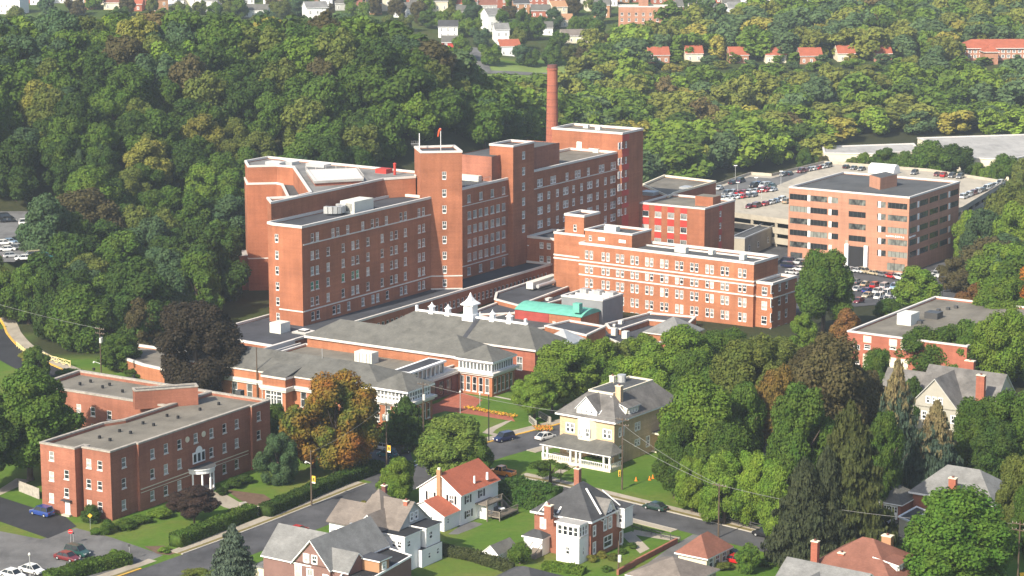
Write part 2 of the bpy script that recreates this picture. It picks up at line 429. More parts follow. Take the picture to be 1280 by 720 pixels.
def block(root, name, poly, z0, z1, k, win=None, roofk='roof_grey', wins={}, cope='trim', copeh=0.45, drop=0.45, cout=0.12, cin=-0.45, edges=None):
    """walls with recessed windows + sunk flat roof + coping. wins: edge index -> [(t centre, sill z, w, h, style)]"""
    mb = MB(); n = len(poly)
    for i in range(n):
        p0, p1 = poly[i], poly[(i + 1) % n]; hs = [(t - w_ / 2, t + w_ / 2, z, z + h_) for (t, z, w_, h_, st) in wins.get(i, [])]
        wall(mb, p0, p1, z0, z1, k, hs)
    inner = offs(poly, cin)
    for i in range(n):
        q = (i + 1) % n; mb.face([(*inner[q], z1 - drop), (*inner[i], z1 - drop), (*inner[i], z1), (*inner[q], z1)], k)
    wl = mb.build(name, root)
    rf = MB(); rf.face([(*p, z1 - drop) for p in inner], roofk); rf.build('roof', root)
    if cope:
        cb = MB(); ring(cb, poly, cout, cin - 0.02, z1 - copeh * 0.5, z1 + copeh * 0.5, cope); cb.build('cornice', root)
    if win:
        for i, lst in wins.items():
            p0, p1 = poly[i], poly[(i + 1) % n]; d = Vector((p1[0] - p0[0], p1[1] - p0[1])).normalized()
            for (t, z, w_, h_, st) in lst:
                win.add(wl, p0[0] + d.x * t - d.y * 0.12, p0[1] + d.y * t + d.x * 0.12, z, math.atan2(d.y, d.x), w_, h_, st)
    return wl
def rect(a0, a1, b0, b1): return [(a0, b0), (a1, b0), (a1, b1), (a0, b1)]
def hip(mb, a0, a1, b0, b1, z, zr, k, ov=0.5, ridge=None, fk='trim', fh=0.35, ins=None):
    """hipped roof with overhang; ridge runs along the longer side unless given as ((a,b),(a,b))"""
    A0, A1, B0, B1 = a0 - ov, a1 + ov, b0 - ov, b1 + ov
    if ridge is None:
        if A1 - A0 >= B1 - B0: q = (B1 - B0) / 2; ridge = ((A0 + q, (B0 + B1) / 2), (A1 - q, (B0 + B1) / 2))
        else: q = (A1 - A0) / 2; ridge = (((A0 + A1) / 2, B0 + q), ((A0 + A1) / 2, B1 - q))
    r0, r1 = (*ridge[0], zr), (*ridge[1], zr)
    c0, c1, c2, c3 = (A0, B0, z), (A1, B0, z), (A1, B1, z), (A0, B1, z)
    along_a = abs(r1[0] - r0[0]) >= abs(r1[1] - r0[1])
    if along_a: fs = [[c0, c1, r1, r0], [c1, c2, r1], [c2, c3, r0, r1], [c3, c0, r0]]
    else: fs = [[c0, c1, r0], [c1, c2, r1, r0], [c2, c3, r1], [c3, c0, r0, r1]]
    for f in fs:
        pts = [f[0]]
        for p in f[1:]:
            if (Vector(p) - Vector(pts[-1])).length > 1e-4: pts.append(p)
        mb.face(pts, k)
    mb.prism(rect(A0, A1, B0, B1), z - fh, z - 0.002, fk)
def gable(mb, a0, a1, b0, b1, z, zr, k, axis='b', ov=0.45, ove=0.35, th=0.18, wk=None, fk='white'):
    """two thick roof planes; axis is the ridge direction; wk closes the gable triangles"""
    if axis == 'b':
        m = (a0 + a1) / 2; sl_ = (zr - z) / (m - a0); e = z - sl_ * ov
        mb.slab([(a0 - ov, b0 - ove, e), (m, b0 - ove, zr), (m, b1 + ove, zr), (a0 - ov, b1 + ove, e)][::-1], th, k, fk)
        mb.slab([(m, b0 - ove, zr), (a1 + ov, b0 - ove, e), (a1 + ov, b1 + ove, e), (m, b1 + ove, zr)], th, k, fk)
        if wk:
            mb.face([(a0, b0, z - th), (a1, b0, z - th), (m, b0, zr - th)], wk); mb.face([(a1, b1, z - th), (a0, b1, z - th), (m, b1, zr - th)], wk)
    else:
        m = (b0 + b1) / 2; sl_ = (zr - z) / (m - b0); e = z - sl_ * ov
        mb.slab([(a0 - ove, b0 - ov, e), (a1 + ove, b0 - ov, e), (a1 + ove, m, zr), (a0 - ove, m, zr)], th, k, fk)
        mb.slab([(a0 - ove, m, zr), (a1 + ove, m, zr), (a1 + ove, b1 + ov, e), (a0 - ove, b1 + ov, e)], th, k, fk)
        if wk:
            mb.face([(a1, b0, z - th), (a1, b1, z - th), (a1, m, zr - th)], wk); mb.face([(a0, b1, z - th), (a0, b0, z - th), (a0, m, zr - th)], wk)
# ------------------------------------------------------------------ ground
def terrain():
    xs = [-6500, -4500, -2500, -1400, -900, -600] + [-400 + 8 * i for i in range(113)] + [600, 700, 900, 1400, 2500, 4500, 6500]
    ys = [-5500, -2500, -800, 0, 150, 250] + [300 + 8 * i for i in range(140)] + [1450, 1550, 1700, 2000, 2600, 3600, 5500, 8500]
    v = [(x, y, gz(x, y)) for y in ys for x in xs]; nx = len(xs)
    f = [(j * nx + i, j * nx + i + 1, (j + 1) * nx + i + 1, (j + 1) * nx + i) for j in range(len(ys) - 1) for i in range(nx - 1)]
    me = bpy.data.meshes.new('ground'); me.from_pydata(v, [], f)
    m, n, b = newmat('grass', 0.95, 0.1)
    at_ = N(n, 'ShaderNodeAttribute', attribute_name='cover').outputs['Fac']; p = objvec(n)
    f1 = noise(n, 0.06, p, 4); f2 = noise(n, 0.9, p, 4, 0.75)
    gr = ramp(n, f1, [(0.3, (0.055, 0.12, 0.014)), (0.5, (0.08, 0.145, 0.02)), (0.7, (0.13, 0.145, 0.036))])
    gr = mixc(n, 0.6, gr, ramp(n, f2, [(0.3, (0.7, 0.72, 0.7)), (0.7, (1.25, 1.2, 1.1))]), 'MULTIPLY')
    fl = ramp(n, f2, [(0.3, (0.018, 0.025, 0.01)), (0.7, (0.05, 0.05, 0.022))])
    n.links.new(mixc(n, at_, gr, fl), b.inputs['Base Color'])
    bump(n, b, noise(n, 3.0, p, 2), 0.5, 0.1)
    me.materials.append(m)
    a = me.attributes.new('cover', 'FLOAT', 'POINT')
    cov = []
    for (x, y, z) in v:
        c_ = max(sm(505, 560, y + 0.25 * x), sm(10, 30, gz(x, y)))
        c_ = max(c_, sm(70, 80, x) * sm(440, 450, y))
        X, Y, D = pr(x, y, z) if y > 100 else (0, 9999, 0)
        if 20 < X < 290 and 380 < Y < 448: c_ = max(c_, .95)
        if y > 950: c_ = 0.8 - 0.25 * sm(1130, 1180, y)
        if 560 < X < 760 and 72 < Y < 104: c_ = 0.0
        cov.append(c_)
    a.data.foreach_set('value', cov)
    me.polygons.foreach_set('use_smooth', [True] * len(f)); o = bpy.data.objects.new('ground', me); C.objects.link(o); tag(o, kind='structure')
terrain()
def sheet(name, pts, k, z=0.004, kind='structure', world=False):
    """flat piece of ground cover given by its corners in the picture"""
    P = [p if world else at(p[0], p[1], 0) for p in pts]; b = MB(); b.face([(x, y, z) for x, y in ccw(P)], k)
    return tag(b.build(name), kind=kind)
def offline(pts, d):
    """parallel of a world polyline, d metres to its left"""
    out = []
    for i, p in enumerate(pts):
        a = Vector(pts[max(0, i - 1)]); c_ = Vector(pts[min(len(pts) - 1, i + 1)]); t = (c_ - a).normalized()
        out.append((p[0] - t.y * d, p[1] + t.x * d))
    return out
def strip(name, line, d0, d1, z, k, th=None, hfn=None):
    L0, L1 = offline(line, d0), offline(line, d1); b = MB(); hf = hfn or (lambda x, y: 0)
    for i in range(len(line) - 1):
        q = [L0[i], L0[i + 1], L1[i + 1], L1[i]]
        t = [(x, y, z + hf(x, y)) for x, y in q]
        if d1 < d0: t = t[::-1]
        if th: b.slab(t, th, k)
        else: b.face(t, k)
    return tag(b.build(name), kind='structure')
def smooth(pts, n=6):
    out = []
    for i in range(len(pts) - 1):
        p0, p1, p2, p3 = [Vector(pts[max(0, min(len(pts) - 1, j))]) for j in (i - 1, i, i + 1, i + 2)]
        for q in range(n):
            t = q / n; out.append(tuple(0.5 * ((2 * p1) + (p2 - p0) * t + (2 * p0 - 5 * p1 + 4 * p2 - p3) * t * t + (3 * p1 - p0 - 3 * p2 + p3) * t ** 3)))
    return out + [tuple(pts[-1])]
# main street: its far kerb
mainpx = [(60, 748), (155, 719), (300, 667), (400, 628), (472, 600), (560, 569), (601, 556), (700, 530.5), (790, 509), (900, 485)]
KERB = smooth([at(*p) for p in mainpx])
strip('road', KERB, 0, -9.5, 0.008, 'asphalt')
i_cut = min(range(len(KERB)), key=lambda i: abs(pr(*KERB[i], 0)[0] - 470)); i_re = min(range(len(KERB)), key=lambda i: abs(pr(*KERB[i], 0)[0] - 601))
def cutline(x0, x1): return [p for p in KERB if x0 <= pr(*p, 0)[0] <= x1]
for nm, x0, x1, ky in (('kerb', 60, 178, 'kerb_yellow'), ('kerb', 212, 472, 'kerb'), ('kerb', 600, 1000, 'kerb_yellow')):
    ln = cutline(x0, x1)
    strip(nm, ln, -0.02, 0.32, 0.14, ky, 0.14)
    strip('verge', ln, 0.32, 1.1 if x0 < 500 else 0.6, 0.11, 'verge' if x0 < 500 else 'kerb_yellow', 0.1)
    strip('sidewalk', ln, 1.1 if x0 < 500 else 0.6, 3.0, 0.12, 'walk', 0.11)
strip('sidewalk', cutline(176, 214), 1.1, 3.0, 0.02, 'walk')
NEAR = cutline(612, 1000); strip('kerb', NEAR, -9.5, -9.8, 0.14, 'kerb', 0.14); strip('sidewalk', NEAR, -9.8, -12.0, 0.12, 'walk', 0.11)
# side street
SIDE = smooth([at(*p) for p in [(598, 566), (625, 590), (700, 607), (792, 629.5), (880, 651), (968, 673), (1060, 696), (1180, 725)]])
strip('road', SIDE, 0, -7.4, 0.013, 'asphalt')
sl_ = SIDE[8:]
strip('kerb', sl_, -0.02, 0.28, 0.14, 'kerb', 0.14); strip('verge', sl_, 0.28, 1.3, 0.11, 'verge', 0.1); strip('sidewalk', sl_, 1.3, 3.0, 0.12, 'walk', 0.11)
lowk = SIDE[14:25]; strip('kerb', lowk, -7.4, -7.7, 0.14, 'kerb', 0.14); strip('sidewalk', lowk, -7.7, -9.2, 0.12, 'walk', 0.11)
# alley
ALLEY = [at(866, 668), at(838, 684), at(784, 722), at(740, 750)]
strip('alley', ALLEY, 0, 4.6, 0.017, 'asphalt_light')
# drives and lots on the lower left
sheet('parking_lot', [(-40, 662), (0, 664), (52, 674), (70, 668), (95, 660), (140, 672), (204, 694), (160, 712), (120, 735), (-60, 760)], 'asphalt_light', 0.005)
sheet('driveway', [(-60, 612), (0, 621), (40, 634), (82, 646), (96, 658), (60, 673), (0, 652), (-60, 640)], 'asphalt_dark', 0.010)
sheet('sidewalk', [(-60, 604), (0, 611), (20, 598), (40, 600), (24, 608), (0, 619), (-60, 611)], 'walk', 0.012)
# lot in front of the entrance building
sheet('parking_lot', [(250, 524), (330, 518), (400, 530), (470, 545), (510, 556), (517, 578), (545, 600), (480, 606), (455, 600), (430, 578), (330, 560), (270, 545)], 'asphalt', 0.006)
lnb = MB()
for i in range(9):
    x = 352 + i * 11; a, c_ = at(x, 529 + i * 2.6), at(x - 9, 535 + i * 2.6)
    d = (Vector(c_) - Vector(a)).normalized(); nn = Vector((-d.y, d.x)) * 0.07
    lnb.face([(a[0] - nn.x, a[1] - nn.y, .02), (c_[0] - nn.x, c_[1] - nn.y, .02), (c_[0] + nn.x, c_[1] + nn.y, .02), (a[0] + nn.x, a[1] + nn.y, .02)][::-1], 'line')
for (x0, y0, x1, y1) in ((511, 580, 521, 575.5), (514.5, 584.5, 524.5, 579)):
    a, c_ = Vector(at(x0, y0)), Vector(at(x1, y1)); d = (c_ - a).normalized(); nn = Vector((-d.y, d.x)) * 0.16
    lnb.face([(*(a - nn), .02), (*(c_ - nn), .02), (*(c_ + nn), .02), (*(a + nn), .02)], 'line')
tag(lnb.build('painted_lines'), kind='structure')
# brick plaza, paths, flower strip
sheet('plaza', [(520, 512), (548, 503), (572, 488), (603, 500), (592, 511), (640, 521), (644, 527), (590, 518), (556, 514), (535, 520), (470, 535), (470, 522)], 'paver', 0.014)
sheet('path', [(632, 526.5), (641, 525), (620, 537), (616, 541), (640, 547), (646, 549), (640, 551), (612, 543), (603, 541), (609, 536)], 'walk', 0.018)
sheet('path', [(571, 487), (575, 486), (640, 499), (640, 500.5)], 'kerb', 0.018)
sheet('path', [(668, 603), (683, 606), (706, 590), (727, 578), (735, 570), (722, 569), (715, 576), (694, 590)], 'walk', 0.018)
# brick path between the steps and the portico of the brick apartment house
sheet('path', [(262, 613), (282, 618), (298, 627), (314, 634), (330, 640), (322, 646), (300, 640), (280, 634), (262, 624), (250, 618)], 'walk', 0.018)
sheet('soil_bed', [(282, 612), (330, 618), (345, 628), (318, 634), (298, 624)], 'soil', 0.012)
sheet('soil_bed', [(180, 683), (205, 682), (224, 690), (212, 694), (196, 692)], 'soil', 0.012)
# upper left road on the rise
UPR = smooth([g(-30, 372), g(0, 402), g(8, 418), g(20, 432), g(34, 441), g(60, 455), g(90, 468)])
strip('road', UPR, 0, -8, 0.08, 'asphalt_dark', None, gz)
strip('kerb', UPR, 0, 0.5, 0.22, 'kerb_yellow', 0.2, gz); strip('sidewalk', UPR, 0.5, 3.6, 0.17, 'walk', 0.15, gz)
# lot on the wooded hill (its cars come later)
def draped(name, poly, k, dz=0.12, n=14):
    """ground cover over sloping ground: bilinear patch of four picked corners"""
    a, b_, c_, d_ = [Vector(p) for p in poly]; B = MB()
    P = lambda u, v: (lambda q: (q.x, q.y, gz(q.x, q.y) + dz))(a.lerp(b_, u).lerp(d_.lerp(c_, u), v))
    for i in range(n):
        for j in range(n): B.face([P(i / n, j / n), P((i + 1) / n, j / n), P((i + 1) / n, (j + 1) / n), P(i / n, (j + 1) / n)], k)
    return tag(B.build(name), kind='structure')
draped('parking_lot', [(-190, 568), (-126, 568), (-126, 650), (-190, 650)], 'asphalt_light')
draped('parking_lot', [g(940, 400), g(1225, 370), g(1235, 318), g(940, 318)], 'asphalt', 0.10)
draped('parking_lot', [g(930, 330), g(1005, 330), g(1005, 288), g(930, 288)], 'asphalt', 0.14)

# ------------------------------------------------------------------ hospital
O = at(379.2, 408, 5.0)
HF = FR(O[0], O[1], 5.0, -32)            # z is counted from the podium roof
H = thingF('hospital_building', 'tall red brick hospital with two stair towers, stepped roofs and a red panelled end', 'hospital building', HF)
WN = Win(H)
px4 = lambda xs, ox, s: [ox + x / s for x in xs]
ZW = HF.zl(0, 0, 284)                   # west wing roof
def edge_t(f, a, lst, b0=0.0, zmid=10): return [f.bx(a, p, zmid) - b0 for p in lst]
# west wing: facade looking right
rowy = [297.5, 319.3, 338.8, 357.5, 376.8, 395.0]; b_ref = HF.bx(0, 390, 10)
rz = [HF.zl(0, b_ref, y) for y in rowy]
cols_top = px4([402, 427, 505, 529, 579, 654, 702, 726, 772, 845, 867, 935, 957], 290, 4)
cols_mid = px4([402, 427, 481, 556, 605, 628, 680, 751, 798, 821, 867, 937, 958], 290, 4)
cols_bot = px4([405, 431, 511, 534, 584, 655, 705, 729, 777, 847, 869, 937, 958], 290, 4)
w1 = []
for i, zc in enumerate(rz):
    for j, t in enumerate(edge_t(HF, 0, cols_top if i == 0 else cols_bot if i == 5 else cols_mid, 0, zc)):
        st = 'green' if (i == 3 and j in (0, 1, 3, 4, 5)) else 'sash'
        if i == 0: hh = 2.1
        else: hh = 2.0
        w1.append((t, zc - hh / 2, 1.25, hh, st))
la = HF.ax(0, 337.5, 5); ach = HF.ax(0, 347, 5)
chx = -10.7
w0 = []
tcol = HF.ax(0, 344.8, 10) - chx
for y in [297, 318, 337.5, 357, 376, 395.5]: w0.append((tcol, HF.zl(-8, 0, y) - 1, 1.0, 1.9, 'darkbold'))
wing = [(chx, 0.9), (-8.6, 0), (0, 0), (0, 54), (chx, 54)]
w0b = [(t - 2.1, z, w_, h_, s_) for t, z, w_, h_, s_ in w0]
block(H, 'west_wing', wing, 0, ZW, 'brick', WN, 'roof_dark', {2: w1, 1: [(max(1.2, t), z, w_, h_, s_) for t, z, w_, h_, s_ in w0b]}, copeh=0.6)
tb = MB()
for zz, h in ((rz[0] - 1.35, 0.28), (3.3, 0.3)):
    tb.box(0.0, 0.1, 0.4, 53.6, zz, zz + h, 'trim')
    if h == 0.3: tb.box(-7.0, 0.1, -0.1, 0.0, zz, zz + h, 'trim')
pieces(tb, 'string_course', H)
# set-back top storey and left rear wing
zT = ZW + 4.5
P_top = ccw([(chx, 2.4), (-11.0, 48.6), (-6.2, 56), (-10.9, 63.8), (-61.6, 66.4), (-61.6, 56.4), (-54.6, 48.9), (-49.1, 54.1), (-44.1, 54.5), (-12.6, 20.2), (-12.0, 13.3), (-16.3, 8.0)])
block(H, 'top_storey', P_top, ZW - 0.4, zT, 'brick', None, 'roof_mid', {}, copeh=0.5)
P_rear = ccw([(-11.0, 4), (-11.2, 55), (-12, 63.5), (-61.4, 66.2), (-61.7, 56.2), (-54.4, 48.0), (-48.5, 53.0), (-46.0, 52.0), (-30, 34.0), (-13, 17)])
block(H, 'rear_wing', P_rear, -8, ZW, 'brick', None, 'roof_grey', {}, copeh=0.5)
tb = MB(); ring(tb, P_rear, 0.1, -0.05, 3.5, 3.8, 'trim'); pieces(tb, 'string_course', H)
lb = MB(); lb.prism(ccw([(-66, 50), (-60, 44), (-54, 50), (-60, 57)]), -8, 4.2, 'brick', 'roof_light'); lb.build('side_porch', H)
# landing deck and rooftop bits
hp = MB()
q = [HF.L(*p, zT + 0.9) for p in ((382, 212), (445, 210), (454.5, 223), (392.5, 226.5))]
hp.prism(ccw(q), zT + 0.3, zT + 0.9, 'roof_light', 'trim'); hp.prism(offs(ccw(q), -0.4), zT - 0.7, zT + 0.3, 'brick_red')
hp.build('landing_deck', H)
hp = MB(); qq = ccw(q)
for i in range(4):
    a, b_ = Vector(qq[i]), Vector(qq[(i + 1) % 4]); nseg = max(2, int((b_ - a).length / 2.5))
    hp.bar((*a, zT + 1.7), (*b_, zT + 1.7), 0.06, 0.06, 'trim')
    for j in range(nseg): p = a.lerp(b_, j / nseg); hp.bar((*p, zT + 0.9), (*p, zT + 1.7), 0.06, 0.06, 'trim')
hp.build('railing', H)
hp = MB()
for p, s_ in (((345, 203.5), 2.4), ((362, 203), 2.0), ((398, 206), 3.0)):
    a, b_ = HF.L(*p, zT); hp.box(a - s_, a + s_, b_ - 1.6, b_ + 1.6, zT - 0.7, zT + 0.35, 'metal', 'trim')
pieces(hp, 'skylight', H)
hp = MB(); a, b_ = HF.L(482, 214, zT); hp.box(a - 2.2, a + 1.2, b_ - 1.5, b_ + 1.5, zT - 0.5, zT + 0.7, 'panel_red'); hp.build('foam_cabinet', H)
hp = MB(); a, b_ = HF.L(493.5, 216.5, zT); hp.tube((a, b_, zT - 0.7), (a, b_, zT + 2.4), 0.35, 0.35, 'panel_red', 8); hp.tube((a, b_, zT + 2.4), (a, b_, zT + 2.7), 0.5, 0.2, 'panel_red', 8); hp.build('vent_pipe', H)
# terrace air handler with its bowed duct
av, bv = HF.L(450, 262, ZW - 0.7)
hv = MB(); b0 = HF.bx(-2.6, 443, ZW) + 1; b1 = HF.bx(-2.6, 467, ZW) + 1
hv.box(-6.8, -2.6, b0 - 1, b1 - 1, ZW - 0.6, ZW + 2.5, 'hvac'); hvo = hv.build('air_handler', H)
dv = MB()
for i in range(9):
    a0, a1 = math.pi * i / 9, math.pi * (i + 1) / 9
    p = lambda t: (-7.6 + 3.0 * math.sin(t), b0 - 3.6 + 2.6 * math.cos(t + math.pi), ZW + 0.9)
    dv.bar(p(a0), p(a1), 1.3, 1.7, 'metal')
dv.build('duct', hvo)
lv = MB()
for i in range(7): lv.box(-5.2, -3.2, b0 - 1.06, b0 - 1.0, ZW + 0.2 + i * 0.28, ZW + 0.32 + i * 0.28, 'dark_metal')
pieces(lv, 'louvre', hvo)
dr = MB(); dr.box(-11.02, -10.9, 50.2, 52.0, ZW - 0.6, ZW + 1.8, 'dark_metal'); dr.build('door', H)
# stair tower at the bend
T1 = [(-1.9, 52.0), (6.3, 58.4), (-1.6, 67.0), (-9.0, 59.6)]
zt1 = HF.zl(6.3, 58.4, 189.5)
wt = []
for y in [219.5, 241.5, 261.8, 281.5, 299.8, 319.5, 337, 353.8]:
    wt.append((5.9, HF.zl(3, 55.5, y) - 0.95, 1.05, 1.9, 'darkbold'))
T1 = ccw(T1); block(H, 'stair_tower', T1, 0, zt1, 'brick', WN, 'roof_dark', {T1.index((-1.9, 52.0)): wt}, copeh=0.5)
tb = MB(); d = Vector((8.2, 6.4)).normalized()
for zz in (3.3,):
    tb.bar((-1.9 + d.y * 0.05, 52 - d.x * 0.05, zz + .15), (6.3 + d.y * 0.05, 58.4 - d.x * 0.05, zz + .15), 0.1, 0.3, 'trim')
tb.bar((-1.9 + d.y * 0.05, 52 - d.x * 0.05, .15), (6.3 + d.y * 0.05, 58.4 - d.x * 0.05, .15), 0.1, 0.3, 'trim')
pieces(tb, 'string_course', H)
# middle block
ZM = HF.zl(-1.4, 96, 220.8)
aM = -1.0
mid = [(-15, 60), (aM, 60), (aM, 98.3), (-15, 98.3)]
mrows = [(248, [105, 165, 222, 278]), (269, [107, 135, 163, 192, 222, 250, 278]), (286.5, None), (303.8, None), (321.3, None), (338.5, [105, 163, 220, 278])]
wm = []
for y, cs in mrows:
    cs = cs or [107, 135, 163, 192, 222, 250, 278]
    bb = HF.bx(aM, 587, 10); zc = HF.zl(aM, bb, y)
    for px in px4(cs, 560, 4): wm.append((HF.bx(aM, px, zc) - 60, zc - 1.0, 1.75 if len(cs) > 4 else 1.6, 2.0, 'plain'))
block(H, 'middle_block', mid, 0, ZM, 'brick', WN, 'roof_grey', {1: wm}, copeh=0.6)
tb = MB()
zc = HF.zl(aM, HF.bx(aM, 587, 10), 256.5); tb.box(aM, aM + 0.1, 62, 94, zc, zc + 0.2, 'trim'); zc = HF.zl(aM, HF.bx(aM, 587, 5), 331.5); tb.box(aM, aM + 0.1, 62, 98, zc, zc + 0.25, 'trim')
pieces(tb, 'string_course', H)
# second stair tower
zt2 = 38.0 - 5
b20 = 88.9
T2 = [(-6.2, 98.3), (0.6, 98.3), (0.6, 110.3), (-6.2, 110.3)]
zt2 = HF.zl(0.6, 98.3, 182.7); bL = HF.bx(0.6, 641.4, 20); bR = HF.bx(0.6, 667.5, 20)
T2 = rect(-6.8, 0.6, bL, bR); zt2 = HF.zl(0.6, bL, 183)
w2 = [(HF.bx(0.6, 654.5, 20) - bL, HF.zl(0.6, (bL + bR) / 2, y) - 1, 1.5, 2.0, 'bold') for y in [194, 213.8, 233, 251.8, 268.3, 285.5]]
block(H, 'stair_tower', T2, 0, zt2, 'brick', WN, 'roof_grey', {1: w2}, copeh=0.5)
# east block
aE = -1.2
bE0, bE1 = bR, HF.bx(aE, 771.5, 23); ZE = HF.zl(aE, bE0, 215.5)
east = rect(-17, aE, bE0, bE1)
erow = [(228.3, [453, 466, 519, 533, 595, 641, 656, 702, 761, 775, 820, 833]), (246.3, [455, 467, 504, 547, 582, 595, 628, 668, 702, 715, 747, 787, 818, 831]), (263, None), (280, None), (296.5, None), (313, None)]
we = []
for y, cs in erow:
    cs = cs or [455, 467, 504, 547, 582, 595, 628, 668, 702, 715, 747, 787, 818, 831]
    bb = HF.bx(aE, 675, 10); zc = HF.zl(aE, bb, y)
    for px in px4(cs, 560, 4): we.append((HF.bx(aE, px, zc) - bE0, zc - 1.0, 1.5, 2.0, 'bold'))
block(H, 'east_block', east, 0, ZE, 'brick', WN, 'roof_tan', {1: we}, copeh=0.6)
zc = HF.zl(aE, HF.bx(aE, 675, 10), 235.3); tb = MB(); tb.box(aE, aE + 0.1, bE0 + 1, bE1, zc, zc + 0.25, 'trim'); pieces(tb, 'string_course', H)
# machine penthouse behind the second tower
zP = ZM + 6.6 - 1.0
pz = 34.8 - 5
pent = rect(-14.0, -3.4, 87.5, 122.5)
zP = pz; block(H, 'penthouse', pent, ZM - 0.6, zP, 'brick_apt', None, 'roof_grey', {}, cope=None, cin=-0.2, drop=0.15)
# far end tower with red panels
bT0 = bE1; zR = HF.zl(0.5, bT0, 167.0); aR = 0.4
bT1 = HF.bx(aR, 804, zR)
rt = rect(aR - 23.5, aR, bT0, bT1)
wr = []; bs = HF.bx(aR, 786, 20)
bcs = [HF.bx(aR, p, 20) - bT0 for p in (774.3, 778.3, 782.3)]
for y in [182.5, 202, 218.8, 234.5, 251, 266]:
    zc = HF.zl(aR, bT0 + bcs[0], y)
    for t in bcs: wr.append((t, zc - 0.9, 1.0, 1.8, 'bold'))
block(H, 'end_tower', rt, -6, zR, 'brick', WN, 'roof_tan', {1: [(t, z, w_, h_, s_) for t, z, w_, h_, s_ in wr]}, copeh=0.6)
tb = MB()
zs_ = sorted(set(round(z, 3) for _, z, _, _, _ in wr), reverse=True); lo = zR - 0.5
for z in zs_ + [-6]:
    top = lo; bot = z + 2.05 if z != -6 else -6
    if top > bot: tb.box(aR, aR + 0.06, bT0 + 0.1, bs, bot, top, 'panel_red')
    lo = z - 0.22
pieces(tb, 'red_panel', H)
dr = MB(); a_, b_ = HF.ax(bT0, 724, ZE) , bT0; dr.box(a_ - 0.8, a_ + 0.8, b_ - 0.1, b_ - 0.02, ZE - 0.6, ZE + 2.2, 'white'); dr.build('door', H)
rb = MB()
for p in ((733, 158), (748, 160)): a, b_ = HF.L(*p, zR); rb.box(a - .8, a + .8, b_ - .6, b_ + .6, zR - .7, zR + 0.5, 'hvac')
for p in ((741, 187.5), (746, 188.5), (751, 188)): a, b_ = HF.L(*p, ZE); rb.box(a - .9, a + .9, b_ - .8, b_ + .8, ZE - .7, ZE + 0.6, 'hvac')
pieces(rb, 'roof_vent', H)
# mid block roof rails and small parapet wall
rb = MB(); a, b_ = -12.5, 66
rb.box(-13, -6.3, 85.5, 87.2, ZM - .6, ZM + 1.0, 'hvac'); rb.build('roof_curb', H)
rb = MB()
for i in range(9):
    b_ = 61 + i * 3; rb.bar((-2.3, b_, ZM - .6), (-2.3, b_, ZM + 1.3), 0.06, 0.06, 'metal')
rb.bar((-2.3, 61, ZM + 1.3), (-2.3, 85, ZM + 1.3), 0.06, 0.06, 'metal'); rb.build('railing', H)
# podium
aP = 8.4
wp = []
zpw = -4.0
for i in range(58):
    t = 8 + i * 1.93; wp.append((t, -3.4, 1.1, 1.9, 'darkbold' if False else 'dark'))
pod = [(-14, -21), (aP, -22.3), (aP, 99.0), (-14, 99)]
block(H, 'podium', pod, -5, 0.35, 'brick', WN, 'roof_dark', {1: [(t, z, w_, h_, s_) for t, z, w_, h_, s_ in wp]}, copeh=0.5, drop=0.35)
tb = MB()
for (p, da, db, dz) in (((350, 415), 1.6, 1.8, 2.4),): a, b_ = HF.L(*p, 0); tb.box(a - da, a + da, b_ - db, b_ + db, 0.02, dz, 'hvac'); tb.build('air_handler', H)
tb = MB(); a, b_ = HF.L(380, 416, 0); tb.box(a - 2, a + 2, b_ - 2, b_ + 2, 0.02, 0.4, 'roof_light', 'trim'); tb.box(a - 1, a + 1, b_ - 1, b_ + 1, 0.4, 0.8, 'dark_metal', 'white'); tb.build('skylight', H)
# connector to the north brick building
cx = HF.L(649.5, 295.5, 11); cn = rect(0.6, 27, 99, 112)
zcn = HF.zl(1.2, 99, 296)
wc = []
for px, y in ((654, 303), (659, 303), (677, 306.5), (686, 307.5), (704, 309.5), (677, 323.5), (686, 324), (704, 326.5), (686, 341.5), (704, 343)):
    a = HF.ax(99, px, 5); wc.append((a - 0.6, HF.zl(a, 99, y) - 0.8, 1.25, 1.6, 'bold'))
block(H, 'link', cn, -7, zcn, 'brick', WN, 'roof_dark', {0: wc}, copeh=0.6)
# annex with red strips
AN = thingF('hospital_annex', 'flat roofed brick block with vertical red panel strips behind the north brick wing', 'hospital building', HF)
WA = Win(AN)
zA = 13 - 5; bA = HF.L(881, 261.2, zA)[1]; aA1 = HF.L(881, 261.2, zA)[0]
anx = rect(0.5, aA1, bA, HF.bx(aA1, 918.7, zA))
wa = []; was = []
for px in (791, 807, 822.5, 838.5, 854.5):
    a = HF.ax(bA, px, 4) - 0.5
    for y, st in ((268, 'plain'), (285, 'plain'), (301, 'plain')):
        zc = HF.zl(a, bA, y + (px - 823) * 0.085); wa.append((a, zc - 0.85, 2.1, 1.7, st))
for y in (269.5, 284.5, 300): was.append((HF.bx(aA1, 900.5, 4) - bA, HF.zl(aA1, bA + 6, y) - 0.8, 1.1, 1.6, 'bold'))
block(AN, 'wall', anx, -12, zA, 'brick', WA, 'roof_tan', {0: wa, 1: was}, copeh=0.5)
tb = MB()
for px in (791, 807, 822.5, 838.5, 854.5):
    a = HF.ax(bA, px, 4); zz = sorted([z for t, z, _, _, _ in wa if abs(t - (a - 0.5)) < 0.1], reverse=True); lo = zA - 0.3
    for z in zz + [-12]:
        bot = z + 1.75 if z != -12 else -12
        tb.box(a - 1.1, a + 1.1, bA - 0.06, bA - 0.0, bot, lo, 'panel_red'); lo = z - 0.22
b_ = HF.bx(aA1, 900.5, 4); lo = zA - 0.3
